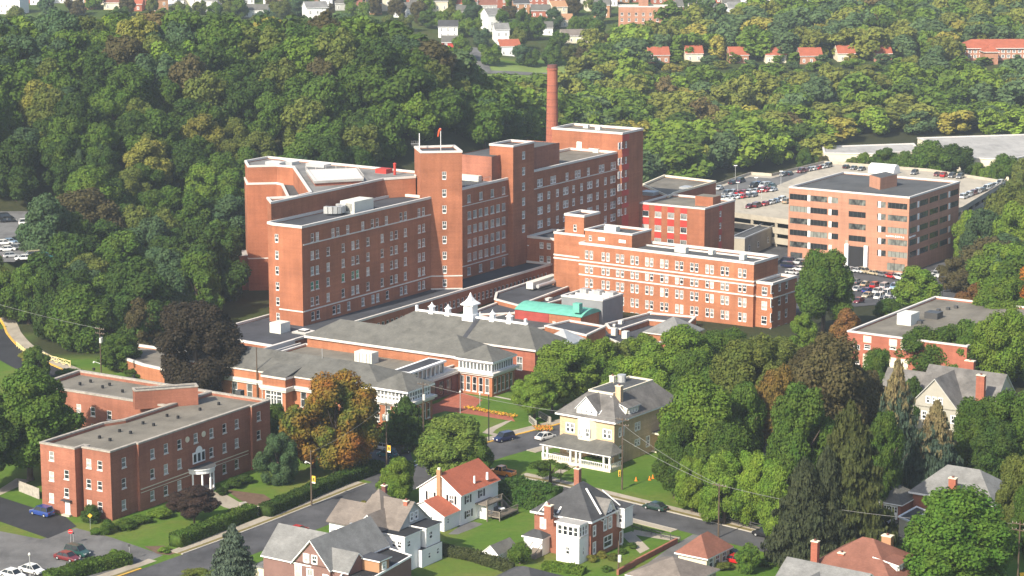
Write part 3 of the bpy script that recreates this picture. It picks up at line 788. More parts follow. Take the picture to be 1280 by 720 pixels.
for z in sorted([q[1] for q in was], reverse=True) + [-12]:
    bot = z + 1.75 if z != -12 else -12
    tb.box(aA1, aA1 + 0.06, b_ - 1, b_ + 1, bot, lo, 'panel_red'); lo = z - 0.22
pieces(tb, 'red_panel', AN)
back = ccw([HF.L(*p, zA) for p in ((803, 231), (830, 219.5), (895, 227), (843, 241.5), (836, 246))])
block(AN, 'rear_block', back, -12, zA, 'brick', None, 'roof_tan', {}, copeh=0.6, cope='cream')
tb = MB(); a, b_ = HF.L(886, 258, zA); tb.box(a - 5.5, a + 0.3, b_ + 2, b_ + 7, zA - .6, zA + 2.4, 'brick', 'roof_tan'); tb.build('roof_hut', AN)
tb = MB()
for p, s_ in (((812, 241), 2.2), ((858, 235), 1.5)): a, b_ = HF.L(*p, zA); tb.box(a - s_, a + s_, b_ - 2, b_ + 2, zA - .6, zA + .5, 'metal')
pieces(tb, 'roof_unit', AN)
WA.flush()
WN.flush()
# windsock, mast and aerials: they stand on the tower roof
def pole_at(f, a, b_): return f.W(a, b_)
x, y = HF.W(-1.5, 60.5); zt = zt1 + HF.z - 0.6
M['sock_red'] = plain('sock_red', (0.6, 0.09, 0.03), 0.7)
T = thing('windsock', 'orange red windsock on a thin white mast on the stair tower roof', 'windsock', x, y, zt)
b = MB(); b.tube((0, 0, 0), (0, 0, 5.8), 0.09, 0.07, 'white', 6); b.build('mast', T)
b = MB(); b.tube((0, 0, 5.7), (-0.4, 0.1, 5.0), 0.32, 0.28, 'sock_red', 8); b.tube((-0.4, 0.1, 5.0), (-0.7, 0.2, 3.6), 0.28, 0.16, 'sock_red', 8); b.build('sock', T)
x, y = HF.W(-6.6, 58.4)
T = thing('roof_antenna', 'white whip antenna with side arms at the left corner of the stair tower roof', 'antenna', x, y, zt)
b = MB(); b.tube((0, 0, 0), (0, 0, 4.4), 0.16, 0.1, 'white', 6); b.build('mast', T)
b = MB(); b.bar((0.2, 0, 1.7), (-2.2, 0, 1.7), 0.07, 0.07, 'metal')
for i in range(4): b.bar((-0.5 * i - 0.4, 0, 1.1), (-0.5 * i - 0.4, 0, 2.5), 0.05, 0.05, 'metal')
b.build('aerial', T)
# tall chimney
x, y = at(690, 158, 27.5)
x, y = HF.W(-23, bT0 + 14); dd = pr(x, y, 20)[0]
a = HF.ax(bT1 + 3, 690.3, 30); x, y = HF.W(a, bT1 + 3)
T = thing('chimney_stack', 'tall round brick chimney with banded top rising behind the red panelled tower', 'chimney', x, y, -8)
ztop = zat(x, y, 81); b = MB(); r0, r1 = 2.35, 1.55; b.tube((0, 0, 0), (0, 0, ztop + 8 - 1.4), r0, r1, 'brick_red', 20); b.build('shaft', T)
b = MB(); b.tube((0, 0, ztop + 6.6), (0, 0, ztop + 7.0), r1 + .2, r1 + .2, 'brick_red', 20); b.tube((0, 0, ztop + 7), (0, 0, ztop + 8), r1 + .05, r1 - .05, 'brick_dark', 20)
for i in range(12): z = 30 + i * (ztop - 26) / 12; b.tube((0, 0, z), (0, 0, z + .12), r0 + (r1 - r0) * z / (ztop + 8) + .04, r0 + (r1 - r0) * z / (ztop + 8) + .04, 'brick_dark', 20)
pieces(b, 'band', T)

# ------------------------------------------------------------------ north brick building (in front, pairs of white windows)
zb = -5.0; zC = 15.8
cxy = at(942.5, 329.5, zC)
CF = FR(cxy[0], cxy[1], zb, -35); zc_ = zC - zb
T = thingF('brick_hospital_wing', 'five storey orange brick wing with rows of paired white windows and white bands', 'hospital building', CF)
WC = Win(T)
aL = CF.ax(0, 724.3, zc_); bR_ = CF.bx(0, 972.5, zc_)
main = rect(aL, 0, 0, bR_)
pairs = px4([145, 228, 300, 373, 446, 521, 596, 671, 748, 824, 911], 700, 4)
rowsC = [CF.zl(CF.ax(0, 736, 10), 0, y) for y in (318.3, 335.7, 353.2, 370.8, 388, 405.5)]
wf = []
for i, zc in enumerate(rowsC):
    for px in pairs:
        for dx in (-2.9, 2.9):
            a = CF.ax(0, px + dx, zc); wf.append((a - aL, zc - 1.05, 1.0, 2.1, 'bold'))
block(T, 'main_wall', main, 0, zc_, 'brick_orange', WC, 'roof_grey', {0: wf}, copeh=0.6)
tb = MB()
for y in (323.5 + 2, 330, 342.6):
    zc = CF.zl(aL, 0, y); tb.box(aL - 0.1, 0.1, -0.12, 0, zc - .2, zc + 0.16, 'trim'); tb.box(0, 0.12, 0, bR_, zc - .2, zc + .16, 'trim')
pieces(tb, 'string_course', T)
# lower end pavilion
zl_ = CF.zl(0, 0, 353.5); e_ = rect(0, 4.6, 1.2, bR_ + 1.5)
we = []; wl_ = []
for y in (363.5, 381.5, 400, 418): we.append((2.4, CF.zl(2, 1.2, y) - 1, 1.5, 2.0, 'bold'))
for px, ys in ((965, (361.5, 378.5, 397, 415)), (973.7, (358.5, 376, 394, 412)), (982.5, (355.5, 373, 391, 409))):
    b_ = CF.bx(4.6, px, 6); 
    for y in ys: wl_.append((b_ - 1.2, CF.zl(4.6, b_, y) - 1, 1.25, 2.0, 'bold'))
block(T, 'end_pavilion', e_, 0, zl_, 'brick_orange', WC, 'roof_grey', {0: we, 1: wl_}, copeh=0.6)
zc = zl_ - 3.9 * 0.95; tb = MB(); tb.box(0, 4.75, 1.05, 1.2, zc, zc + .3, 'trim'); tb.box(4.6, 4.75, 1.2, bR_ + 1, zc, zc + .3, 'trim'); pieces(tb, 'string_course', T)
# left stair bay, hut and turret
aB = CF.ax(8, 706, zc_); bay = rect(aB, aL - 0.01, 3.0, 14)
block(T, 'stair_bay', bay, 0, zc_ + 1.4, 'brick_orange', None, 'roof_grey', {}, copeh=0.5)
tb = MB()
for y in (318, 322): zc = CF.zl(aB, 3, y); tb.box(aB - .1, aL, 2.88, 3.0, zc - .2, zc + .2, 'trim')
pieces(tb, 'string_course', T)
tu = rect(CF.ax(6, 706, zc_ + 5), CF.ax(6, 730, zc_ + 5), 6, 13.5); zt_ = CF.zl(tu[1][0], 6, 270.5)
block(T, 'turret', tu, zc_, zt_, 'brick_orange', WC, 'roof_dark', {0: [(3.2, zc_ + 1.8, 1.0, 1.7, 'darkbold')]}, copeh=0.6)
a1 = CF.ax(2.2, 790, zc_ + 2); a0 = CF.ax(2.2, 731, zc_ + 2); zh = CF.zl(a1, 2.2, 293.5)
block(T, 'roof_hut', rect(a0, a1, 2.2, 11.5), zc_ - 0.6, zh, 'brick_orange', WC, 'roof_grey', {0: [(1.7, zc_ + 0.6, 0.9, 1.3, 'darkbold')]}, copeh=0.45)
tb = MB()
for px in (752, 778): a = CF.ax(2.2, px, zc_ + 1); tb.box(a - 1, a + 1, 2.1, 2.18, zc_ + .9, zc_ + 1.7, 'white')
pieces(tb, 'wall_panel', T)
tb = MB()
for px, py, s_, h in ((765, 286.5, 1.8, .8),): a, b_ = CF.L(px, py, zh); tb.box(a - s_, a + s_, b_ - 1, b_ + 1, zh - .5, zh + h, 'hvac')
for px, py, s_, h in ((852, 313, 1.6, 1.3), (890, 315.5, .6, 1.0), (929, 322, .7, 1.2)): a, b_ = CF.L(px, py, zc_); tb.box(a - s_, a + s_, b_ - .8, b_ + .8, zc_ - .7, zc_ + h - .4, 'hvac')
pieces(tb, 'roof_unit', T)
tb = MB(); tb.box(aL + 12, -1, bR_ - 3.4, bR_ - 3.1, zc_ - 0.65, zc_ - 0.1, 'trim'); tb.build('roof_parapet', T)
WC.flush()

# ------------------------------------------------------------------ office building with ribbon windows
mx, my = at(1133.75, 342.5, -10)
MF = FR(mx, my, -10, -33)
T = thingF('office_building', 'six storey tan brick office block with dark ribbon windows beside the parking deck', 'office building', MF)
zm_ = MF.zl(0, 0, 247.2); aL = MF.ax(0, 986.5, zm_); bR_ = MF.bx(0, 1199.7, zm_)
WM = Win(T); wl_, wr_ = [], []
segs = [(343, 416), (425, 493), (502, 537), (579, 647), (693, 727), (735, 813)]
stor = 3.62; ztops = [MF.zl(MF.ax(0, 1115, 15), 0, 180 + (y) / 3.2) for y in (235, 284, 333, 381, 429)]
hb = 1.75
for k_, zt_ in enumerate(ztops):
    for (x0, x1) in segs:
        if k_ == 4 and x0 in (502, 579): continue
        a0, a1 = MF.ax(0, 880 + x0 / 3.2, zt_), MF.ax(0, 880 + x1 / 3.2, zt_)
        wl_.append(((a0 + a1) / 2 - aL, zt_ - hb, a1 - a0, hb, 'band'))
    for (x0, x1) in [(823, 853), (864, 898), (903, 938), (943, 975), (986, 1019)]:
        b0_, b1_ = MF.bx(0, 880 + x0 / 3.2, zt_), MF.bx(0, 880 + x1 / 3.2, zt_)
        wr_.append(((b0_ + b1_) / 2, zt_ - hb, b1_ - b0_, hb, 'darkband'))
a0, a1 = MF.ax(0, 1109, 3), MF.ax(0, 1131, 3); wl_.append(((a0 + a1) / 2 - aL, 0.6, a1 - a0, 2.2, 'band'))
a0, a1 = MF.ax(0, 988, 3), MF.ax(0, 1003, 3); wl_.append(((a0 + a1) / 2 - aL, 0.4, a1 - a0, 2.6, 'darkband'))
block(T, 'wall', rect(aL, 0, 0, bR_), 0, zm_, 'brick_mob', WM, 'roof_grey', {0: wl_, 1: wr_}, copeh=0.5)
# recessed entrance with white columns; its shade is a black slab on the wall
tb = MB(); e0, e1 = MF.ax(0, 1060, 3), MF.ax(0, 1084, 3); zt_ = ztops[4] + 0.4
tb.box(e0, e1, -0.16, -0.04, 0.1, zt_, 'black'); tb.build('recess_shade', T)
for px in (1058.5, 1082.5):
    a = MF.ax(-0.4, px, 4); tb = MB(); tb.box(a - .6, a + .6, -0.9, -0.18, 0, zt_ + .6, 'white'); tb.build('column', T)
tb = MB()
for z in ztops:
    for px in (1010, 1036.5, 1098.5): a = MF.ax(0, px + 1.3, z); tb.box(a - .45, a + .45, -.1, -.005, z - hb - .05, z + .05, 'white')
    for px in (1147.8, 1186.5): b_ = MF.bx(0, px, z); tb.box(.005, .15, b_ - .6, b_ + .6, z - hb - .05, z + .05, 'white')
pieces(tb, 'pilaster', T)
tb = MB(); rng = random.Random(3); z = (ztops[2] - hb + ztops[3]) / 2 - 0.25
def scribble(p0, p1, fn):
    t = p0
    while t < p1:
        w_ = rng.uniform(.25, .5); fn(t, t + w_, z + rng.uniform(-.05, .05), z + rng.uniform(.35, .55)); t += w_ + rng.uniform(.08, .3)
scribble(MF.ax(0, 1107.5, z), MF.ax(0, 1130, z), lambda a, b, c_, d: tb.box(a, b, -.12, -.02, c_, d, 'white'))
scribble(0.8, MF.bx(0, 1144, z), lambda a, b, c_, d: tb.box(.02, .12, a, b, c_, d, 'white'))
tb.build('lettering', T)
p0 = MF.L(1087, 246, zm_); a0, a1 = MF.ax(6, 1087, zm_ + 2), MF.ax(6, 1101, zm_ + 2)
ph = ccw([MF.L(*p, zm_ + 3.2) for p in ((1087, 218.5), (1100.5, 222.5), (1121.5, 218), (1107, 214.5))]); tb = MB(); tb.prism(ph, zm_ - .7, zm_ + 3.2, 'brick_mob', 'roof_grey'); tb.build('penthouse', T)
WM.flush()

# ------------------------------------------------------------------ parking deck
def L0(px, py, z): return at(px, py, z)
zD = -1.5
dk = thing('parking_deck', 'pale concrete parking deck with dark slot openings behind the office block', 'parking deck', 0, 0, 0)
dpx = [(880, 264), (1000, 280), (1060, 300), (1203, 262), (1257, 229), (1160, 214), (1030, 204), (965, 220), (938, 218), (897, 232), (860, 246)]
dp = ccw([L0(*p, zD) for p in dpx]); b = MB()
b.face([(*p, zD) for p in dp], 'deck'); 
b.build('top_level', dk)
b = MB(); b.face([(*q_, zD + .02) for q_ in ccw([L0(*q2, zD) for q2 in ((884, 247), (899, 235), (937, 221), (964, 223), (1001, 213.5), (1010, 216), (968, 233), (905, 252))])], 'asphalt_light'); b.build('worn_patch', dk)  # grey sheet over the upper left of the deck surface
b = MB()
for i in range(len(dp)):
    p0, p1 = dp[i], dp[(i + 1) % len(dp)]
    for z0, z1, q in ((zD - 0.7, zD + 0.95, 0), (zD - 4.1, zD - 2.1, 0), (zD - 7.4, zD - 5.4, 0), (-14, zD - 8.6, 0)):
        a, c_ = Vector(p0), Vector(p1); d = (c_ - a).normalized(); nrm = Vector((d.y, -d.x)) * 0.3
        b.face([(*(a), z0), (*(c_), z0), (*(c_), z1), (*(a), z1)], 'deck'); b.face([(*(c_ - nrm), z0), (*(a - nrm), z0), (*(a - nrm), z1), (*(c_ - nrm), z1)], 'deck')
        b.face([(*(a), z1), (*(c_), z1), (*(c_ - nrm), z1), (*(a - nrm), z1)], 'deck')
b.build('parapet', dk)
b = MB()
for i in range(len(dp)):
    a, c_ = Vector(dp[i]), Vector(dp[(i + 1) % len(dp)]); n_ = max(2, int((c_ - a).length / 9)); d = (c_ - a).normalized(); nrm = Vector((d.y, -d.x))
    for j in range(n_):
        p = a.lerp(c_, j / n_) - nrm * 0.5; b.box(p.x - .4, p.x + .4, p.y - .4, p.y + .4, -14, zD - 0.1, 'deck')
pieces(b, 'column', dk)
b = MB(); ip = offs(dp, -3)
for i in range(len(ip)): p0, p1 = ip[i], ip[(i + 1) % len(ip)]; b.face([(*p0, -14), (*p1, -14), (*p1, zD - .1), (*p0, zD - .1)], 'black')  # black sheets stand in for the shade inside the open levels
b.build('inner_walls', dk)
# low linking building beside the deck
q = [at(*p, -4) for p in ((918, 300), (936, 312), (992, 287), (990, 262), (985, 262))]
lk = thing('link_building', 'low beige linking wing with grey roof between annex and office block', 'building', 0, 0, 0)
A_, B_ = at(914, 296, -3.5), at(1000, 260, -3.5); ln_ = [A_, B_]
o1 = offline(ln_, -4.5); b = MB(); pl = ccw([A_, B_, o1[1], o1[0]]); b.prism(pl, -13, -3.8, 'deck', 'roof_grey'); b.build('wall', lk)
b = MB(); ring(b, pl, .1, -.3, -3.9, -3.4, 'metal'); b.build('cornice', lk)
wk = Win(lk); d = (Vector(o1[1]) - Vector(o1[0])).normalized()
for t in (4, 12, 21, 31, 41): wk.add(None, o1[0][0] + d.x * t + d.y * .05, o1[0][1] + d.y * t - d.x * .05, -8.2, math.atan2(d.y, d.x), 1.2, 1.8, 'dark')
wk.flush()
# ------------------------------------------------------------------ low entrance building with hipped roofs (frame of the hospital, heights from the street)
LF = FR(HF.x, HF.y, 0.0, -32)
T = thingF('entrance_building', 'low brick building with grey hipped roofs, two square pavilions and white ridge cupolas', 'building', LF)
WL = Win(T)
def hipart(name, *a, **k): b = MB(); hip(b, *a, **k); return b.build(name, T)
# front range
fr_ = ccw([(6, -49.8), (29.2, -49.8), (29.2, -52.6), (35.2, -52.6), (35.2, -49.8), (54.5, -49.8), (54.5, -36), (6, -36)])
i0 = fr_.index((29.2, -52.6)); ws = {}
ws[i0] = [(3.0, 0.5, 4.3, 4.2, 'dark')]
i1 = fr_.index((6, -49.8)); ws[i1] = [(t, 0.8, 1.5, 3.3, 'dark') for t in (4, 9, 13.5, 17.5, 21.5)]
i2 = fr_.index((35.2, -49.8)); ws[i2] = [(t, 1.0, 1.5, 3.2, 'dark') for t in (2.5, 6, 9.5, 13, 16.5)]
block(T, 'front_range', fr_, 0, 7.1, 'brick_orange', WL, 'roof_tan', ws, cope=None, drop=0.4)
tb = MB(); ring(tb, fr_, 0.55, -0.1, 4.7, 5.3, 'trim'); ring(tb, fr_, 0.35, -0.1, 4.3, 4.7, 'trim'); tb.build('cornice', T)
b = MB(); ring(b, fr_, .25, -.2, 7.0, 7.55, 'trim')
b.face([(5.6, -50.3, 7.5), (57.5, -50.3, 7.5), (49.6, -43, 10.4), (5.6, -43, 10.4)], 'sh_grey')
b.face([(57.5, -50.3, 7.5), (57.5, -36.2, 7.5), (49.6, -43, 10.4)], 'sh_grey')
b.face([(57.5, -36.2, 7.5), (5.6, -36.2, 7.5), (5.6, -43, 10.4), (49.6, -43, 10.4)], 'sh_grey')
b.face([(5.6, -36.2, 7.5), (5.6, -50.3, 7.5), (5.6, -43, 10.4)], 'sh_grey')
b.face([(28.9, -53.0, 7.55), (35.5, -53.0, 7.55), (35.5, -47.0, 8.8), (28.9, -47.0, 8.8)], 'sh_grey'); b.face([(35.5, -53, 7.55), (35.5, -50.2, 7.5), (35.5, -47, 8.8)], 'sh_dark')  # right side turned from the sun, its shade put into darker shingle
b.build('front_roof', T)
# entrance doors of the bump-out: white frame
b = MB(); x0, x1, y = 30.1, 34.3, -52.72
for x in (x0, x0 + 1.35, (x0 + x1) / 2, x1 - 1.35, x1): b.box(x - .09, x + .09, y, y + .1, .3, 4.7, 'white')
for z in (.4, .9, 3.4, 4.7): b.box(x0, x1, y - .01, y + .09, z - .09, z + .09, 'white')
b.build('entrance_doors', T)
# flat roofs between the ranges
block(T, 'flat_range', rect(13.2, 53.5, -37.5, -16.5), 0, 5.4, 'brick_orange', None, 'roof_tan', {}, cope='trim', copeh=0.3)
b = MB(); b.box(6.0, 13.0, -36, -17.5, 0, 4.6, 'brick_orange', 'roof_dark')
for x in (8.7, 10.4, 12.6): b.box(x, x + .35, -36, -15, 4.3, 5.1 + (x < 9) * .6, 'trim')
b.build('side_range', T)
# middle range with hipped roof
block(T, 'middle_range', rect(14, 55, -17, -5.5), 0, 7.2, 'brick_orange', WL, 'roof_grey', {}, cope=None)
b = MB(); hip(b, 14, 56.5, -17, -6, 7.6, 10.9, 'sh_grey', 0.5, ridge=((19.3, -11.5), (50.6, -11.5)), fh=0.55); b.build('middle_roof', T)
# pavilions
for (x0, x1, y0, y1, nm) in ((55, 64, -50, -41, 'a'), (55, 64, -18.2, -9.2, 'b')):
    pv = rect(x0, x1, y0, y1)
    fw = [(1.3 + i * 1.6, 0.7, 1.05, 3.2, 'dark') for i in range(5)]
    if nm == 'a': fw = [(1.5, .5, 1.3, 1.5, 'dark'), (1.5, 2.6, 1.3, 1.5, 'dark'), (4.2, .5, 1.3, 1.5, 'dark'), (4.2, 2.6, 1.3, 1.5, 'dark'), (7, .5, 1.3, 3.4, 'dark')]
    block(T, 'pavilion', pv, 0, 4.6, 'brick_orange' if nm == 'a' else 'brick_orange', WL, 'trim', {0: fw, 1: [(1.3 + i * 1.6, 0.7, 1.05, 3.2, 'dark') for i in range(5)]}, cope=None, drop=0.1)
    b = MB(); ring(b, pv, 0.35, -0.5, 4.3, 4.75, 'trim'); ring(b, pv, 0.75, -0.5, 4.75, 5.2, 'trim'); b.build('cornice', T)
    b = MB(); b.prism(rect(x0 + .5, x1 - .3, y0 + .3, y1 - .5), 5.2, 7.3, 'glass_dark' if nm == 'b' else 'glass'); b.build('clerestory', T)
    b = MB()
    for i in range(10):
        t = x0 + .5 + i * (x1 - x0 - .8) / 9; b.box(t - .13, t + .13, y0 + .18, y0 + .3, 5.2, 7.3, 'white')
        t = y0 + .3 + i * (y1 - y0 - .8) / 9; b.box(x1 - .3, x1 - .18, t - .13, t + .13, 5.2, 7.3, 'white')
    for z in (5.3, 6.1 if nm == 'a' else 6.95, 7.2): b.box(x0 + .4, x1 - .17, y0 + .17, y0 + .3, z - .12, z + .12, 'white'); b.box(x1 - .3, x1 - .17, y0 + .2, y1 - .4, z - .12, z + .12, 'white')
    b.build('glazing_bars', T)
    b = MB(); hip(b, x0 + .3, x1 - .1, y0 + .1, y1 - .3, 7.7, 10.2, 'sh_grey', 0.6, ridge=(((x0 + x1) / 2 + .05, (y0 + y1) / 2), ((x0 + x1) / 2 + .1, (y0 + y1) / 2)), fh=0.4, fk='white'); b.build('pavilion_roof', T)
# link wall between pavilions, with door
b = MB(); lw = [(1.6 + i * 3.0, .6, 1.8, 3.0, 'darkband') for i in range(7)]
block(T, 'link_wall', rect(51, 55.3, -41.2, -18.0), 0, 4.6, 'brick_dark', WL, 'roof_tan', {1: lw}, cope=None, drop=0.2)
b = MB(); b.box(50.9, 56.0, -40.2, -19.0, 4.4, 4.9, 'trim'); b.box(50.9, 55.7, -40.2, -19.0, 4.9, 5.3, 'trim'); b.build('cornice', T)
q = [LF.L(*p, 8.0) for p in ((496, 462.5), (510.6, 464.4), (551, 450), (537, 448))]; q = ccw(q)
b = MB(); b.prism(offs(q, .9), 7.5, 7.9, 'white'); b.prism(q, 7.9, 8.0, 'roof_dark'); b.build('monitor_roof', T)
b = MB(); b.prism(offs(q, .3), 5.0, 7.5, 'glass')
qo = offs(q, .36)
for i in range(4):
    a, c_ = Vector(qo[i]), Vector(qo[(i + 1) % 4]); nn = max(3, int((c_ - a).length / 1.5))
    for j in range(nn + 1): p = a.lerp(c_, j / nn); b.box(p.x - .14, p.x + .14, p.y - .14, p.y + .14, 5.0, 7.5, 'white')
b.build('monitor_glazing', T)
# great roof with cupolas
dw = [(i * 3.9 + 2.4, 2.2, 1.5, 3.0, 'bold') for i in range(10)]
block(T, 'great_hall', rect(23, 64.5, -1.5, 11), 0, 6.9, 'brick_red', WL, 'roof_grey', {0: dw, 1: [(3, 2.4, 1.3, 2.4, 'bold'), (7, 2.4, 1.3, 2.4, 'bold')]}, cope=None)
b = MB(); hip(b, 23, 64.5, -1.6, 11, 7.35, 11.2, 'sh_grey', 0.5, ridge=((28.8, 4.6), (58.9, 4.6)), fh=0.45); b.build('great_roof', T)
b = MB(); b.bar((28.8, 4.6, 11.3), (58.9, 4.6, 11.3), 0.5, 0.4, 'white'); b.build('ridge_cap', T)
b = MB(); b.face([(45.3, -1.95, 7.42), (46.5, -1.95, 7.42), (46.5, 4.3, 11.15), (45.3, 4.3, 11.15)], 'roof_dark'); b.build('valley', T)
def cupola(a, s_, h, cap):
    b = MB(); z = 11.3; y = 4.6
    b.box(a - s_ * .62, a + s_ * .62, y - s_ * .62, y + s_ * .62, z - .8, z + h * .12, 'white')
    b.box(a - s_ * .5, a + s_ * .5, y - s_ * .5, y + s_ * .5, z + h * .12, z + h * .5, 'white'); w_ = s_ * .72
    b.box(a - w_, a + w_, y - w_, y + w_, z + h * .5, z + h * .54, 'white')
    zz = [(z + h * .54, w_), (z + h * .66, s_ * .38), (z + h * .8, s_ * .17), (z + h, 0.03)]
    for (z0, r0), (z1, r1) in zip(zz, zz[1:]):
        for i in range(4):
            c = [(-1, -1), (1, -1), (1, 1), (-1, 1)]; p, q_ = c[i], c[(i + 1) % 4]
            b.face([(a + p[0] * r0, y + p[1] * r0, z0), (a + q_[0] * r0, y + q_[1] * r0, z0), (a + q_[0] * r1, y + q_[1] * r1, z1), (a + p[0] * r1, y + p[1] * r1, z1)], 'white')
    b.build('cupola', T)
rx = lambda px: LF.ax(4.6, px, 11.3)
cupola(rx(588.3), 2.3, 5.6, 1)
for px in (540, 560.3, 615.8, 637): cupola(rx(px), 0.95, 2.3, 0)
b = MB()
for px in (521.2, 657): a = rx(px); b.box(a - .25, a + .25, 4.3, 4.9, 11, 12.4, 'white')
pieces(b, 'finial', T)
# air handler on the tan roof
b = MB(); a0, c0 = LF.L(443, 444, 6.5); a1 = LF.ax(c0, 464.5, 6.5, a0); b.box(a0, a1, c0, c0 + 2.6, 4.9, 7.4, 'hvac')
for i in range(5): t = a0 + (a1 - a0) * (i + .5) / 5; b.box(t - .05, t + .05, c0 - .05, c0 - .01, 5.2, 7.2, 'dark_metal')
b.build('air_handler', T)
b = MB(); b.tube((38, -43.5, 10), (38, -43.5, 12.3), .06, .06, 'metal', 5)
for p in ((600, 395), (570, 403)): a, c_ = LF.L(*p, 9); b.tube((a, c_, 8), (a, c_, 10), .12, .12, 'white', 6)
pieces(b, 'vent_pipe', T)
WL.flush()
# ------------------------------------------------------------------ courtyard blocks behind the great roof
T = thingF('service_building', 'low dark roofed service block in the courtyard below the north wing', 'building', LF)
def lowroof(pxs, z, k='roof_dark', base=0, cope='trim', h=.35, nm='wall', wk='brick_orange'):
    poly = ccw([LF.L(*p, z) for p in pxs]); return block(T, nm, poly, base, z, wk, None, k, {}, cope=cope, copeh=h, drop=.35)
lowroof([(585, 392), (690, 352), (728, 362), (700, 375), (640, 392), (612, 398)], 2.6, nm='low_range')
lowroof([(620, 366), (690, 343), (722, 352), (712, 358), (648, 382), (618, 374)], 3.4, nm='low_range')
lowroof([(570, 394), (645, 391), (690, 399), (698, 408), (640, 415), (600, 404)], 3.0, 'roof_grey', nm='low_range')
lowroof([(690, 352), (735, 352), (731, 345), (702, 341)], 4.0, 'roof_grey', nm='low_range')
lowroof([(748, 418), (790, 436), (860, 420), (862, 402), (812, 391), (757, 405)], 1.4, nm='low_range')
lowroof([(757, 405), (812, 391), (870, 396), (862, 404), (811, 400), (776, 411.5), (761, 410)], 2.4, nm='low_range')
lowroof([(681, 407.5), (733, 419.5), (757, 408), (712, 400.5)], 4.4, 'roof_dark', nm='corner_range')
# rooftop pipes and unit
b = MB(); z = 3.4
p0 = LF.L(662, 355, z + 1); p1 = LF.L(700, 344, z + 1.5)
b.bar((*LF.L(662, 357, z + 1), z + 1), (*LF.L(690, 348, z + 1), z + 1), 2.0, 1.8, 'hvac')
b.tube((*LF.L(672, 358.5, z + .8), z + .9), (*LF.L(708, 348, z + .8), z + .9), .55, .55, 'metal', 8); b.tube((*LF.L(690, 352, z + 1), z + 1), (*LF.L(704, 342, z + 2), z + 2), .5, .5, 'metal', 8)
pieces(b, 'rooftop_duct', T)
b = MB()
for px, py, s_, h in ((631, 374, .7, .7), (684, 376, 1.0, .6), (776, 405, .5, .7), (768, 408, .3, .4), (813, 393, .5, .5), (768, 414, .6, .6), (782, 418, .7, .6)):
    a, c_ = LF.L(px, py, 2); b.box(a - s_, a + s_, c_ - s_, c_ + s_, 1.0, 2.2 + h, 'hvac')
pieces(b, 'roof_unit', T)
M['brick_maroon'] = brick('brick_maroon', (0.3, 0.06, 0.05))
T = thingF('barrel_vault_building', 'brick block under a teal green curved metal roof', 'building', LF)
zv = 5.0; A0 = LF.L(726, 396.5, zv); aV1 = A0[0]; bV0 = A0[1]; aV0 = LF.ax(bV0, 643.8, zv); bV1 = LF.bx(aV1, 749, zv)
block(T, 'wall', rect(aV0, aV1, bV0, bV1), 0, zv, 'brick_orange', None, 'roof_dark', {}, cope=None)
b = MB(); n_ = 12; R_ = (bV1 - bV0) / 2
prof = [(bV0 - .3 + (bV1 - bV0 + .6) * i / n_, zv + 1.3 * math.sin(math.pi * i / n_) ** 0.8) for i in range(n_ + 1)]
for (y0, z0), (y1, z1) in zip(prof, prof[1:]): b.face([(aV0, y0, z0), (aV1 + .4, y0, z0), (aV1 + .4, y1, z1), (aV0, y1, z1)], 'teal')
b.face([(aV1 + .4, y, z) for y, z in prof], 'teal'); b.face([(aV0, y, z) for y, z in prof][::-1], 'teal')
b.face([(aV0, bV0 - .3, zv), (aV1 + .4, bV0 - .3, zv), (aV1 + .4, bV1 + .3, zv), (aV0, bV1 + .3, zv)][::-1], 'black')
b.build('vault', T)
b = MB()
for i in range(1, 26): x = aV0 + (aV1 - aV0) * i / 26; b.bar((x, prof[3][0], prof[3][1] + .02), (x, prof[6][0], prof[6][1] + .02), .07, .07, 'teal')
a, c_ = LF.L(722, 385, zv + 2.0); b.box(a - .9, a + .9, c_ - .8, c_ + .8, zv + 1.0, zv + 3.2, 'teal'); b.build('roof_vent', T)
b = MB(); b.box(aV0, aV0 + (aV1 - aV0) * .52, bV0 - .1, bV0 - .01, 1.0, 4.9, 'brick_maroon')
b.build('red_panels', T)
T = thingF('grey_box_building', 'windowless grey clad box with pale louvred roof beside the teal vault', 'building', LF)
zg = 7.6; q = rect(aV0 + (aV1 - aV0) * .42, aV1 + .8, bV1 + .2, LF.bx(aV1 + .8, 779, zg))
block(T, 'wall', q, 0, zg, 'panel_grey', None, 'roof_light', {}, copeh=.35)
b = MB(); x0, x1, y0, y1 = q[0][0], q[1][0], q[0][1], q[2][1]
for i in range(3): y = y0 + (y1 - y0) * (i + .6) / 3.2; b.box(x0 + 1, x1 - 1, y - .15, y + .15, zg - .7, zg + .1, 'trim')
for i in range(3): x = x0 + (x1 - x0) * (i + .5) / 3; b.box(x - .9, x + .9, y0 + 7, y0 + 9.2, zg - .7, zg + .7, 'metal')
pieces(b, 'roof_louvre', T)
T = thingF('glass_lantern', 'small glazed pyramid rooflight with white frame beside the trees', 'rooflight', LF)
c_ = LF.L(704, 428, 3.0); b = MB(); s_ = 3.6
b.prism(rect(c_[0] - s_, c_[0] + s_, c_[1] - s_, c_[1] + s_), 0, 3.4, 'white'); b.build('base', T)
b = MB()
for i in range(4): b.box(c_[0] - s_ + .5 + i * 1.8, c_[0] - s_ + 1.6 + i * 1.8, c_[1] - s_ - .05, c_[1] - s_ - .01, 2.2, 3.1, 'black')
pieces(b, 'opening', T)
b = MB(); hip(b, c_[0] - s_, c_[0] + s_, c_[1] - s_, c_[1] + s_, 3.6, 6.2, 'metal', .3, ridge=((c_[0], c_[1]), (c_[0] + .01, c_[1])), fh=.2, fk='white'); b.build('pyramid', T)
T = thingF('pyramid_roof_house', 'small building with pale grey pyramid roof half hidden by trees below the paired window wing', 'building', LF)
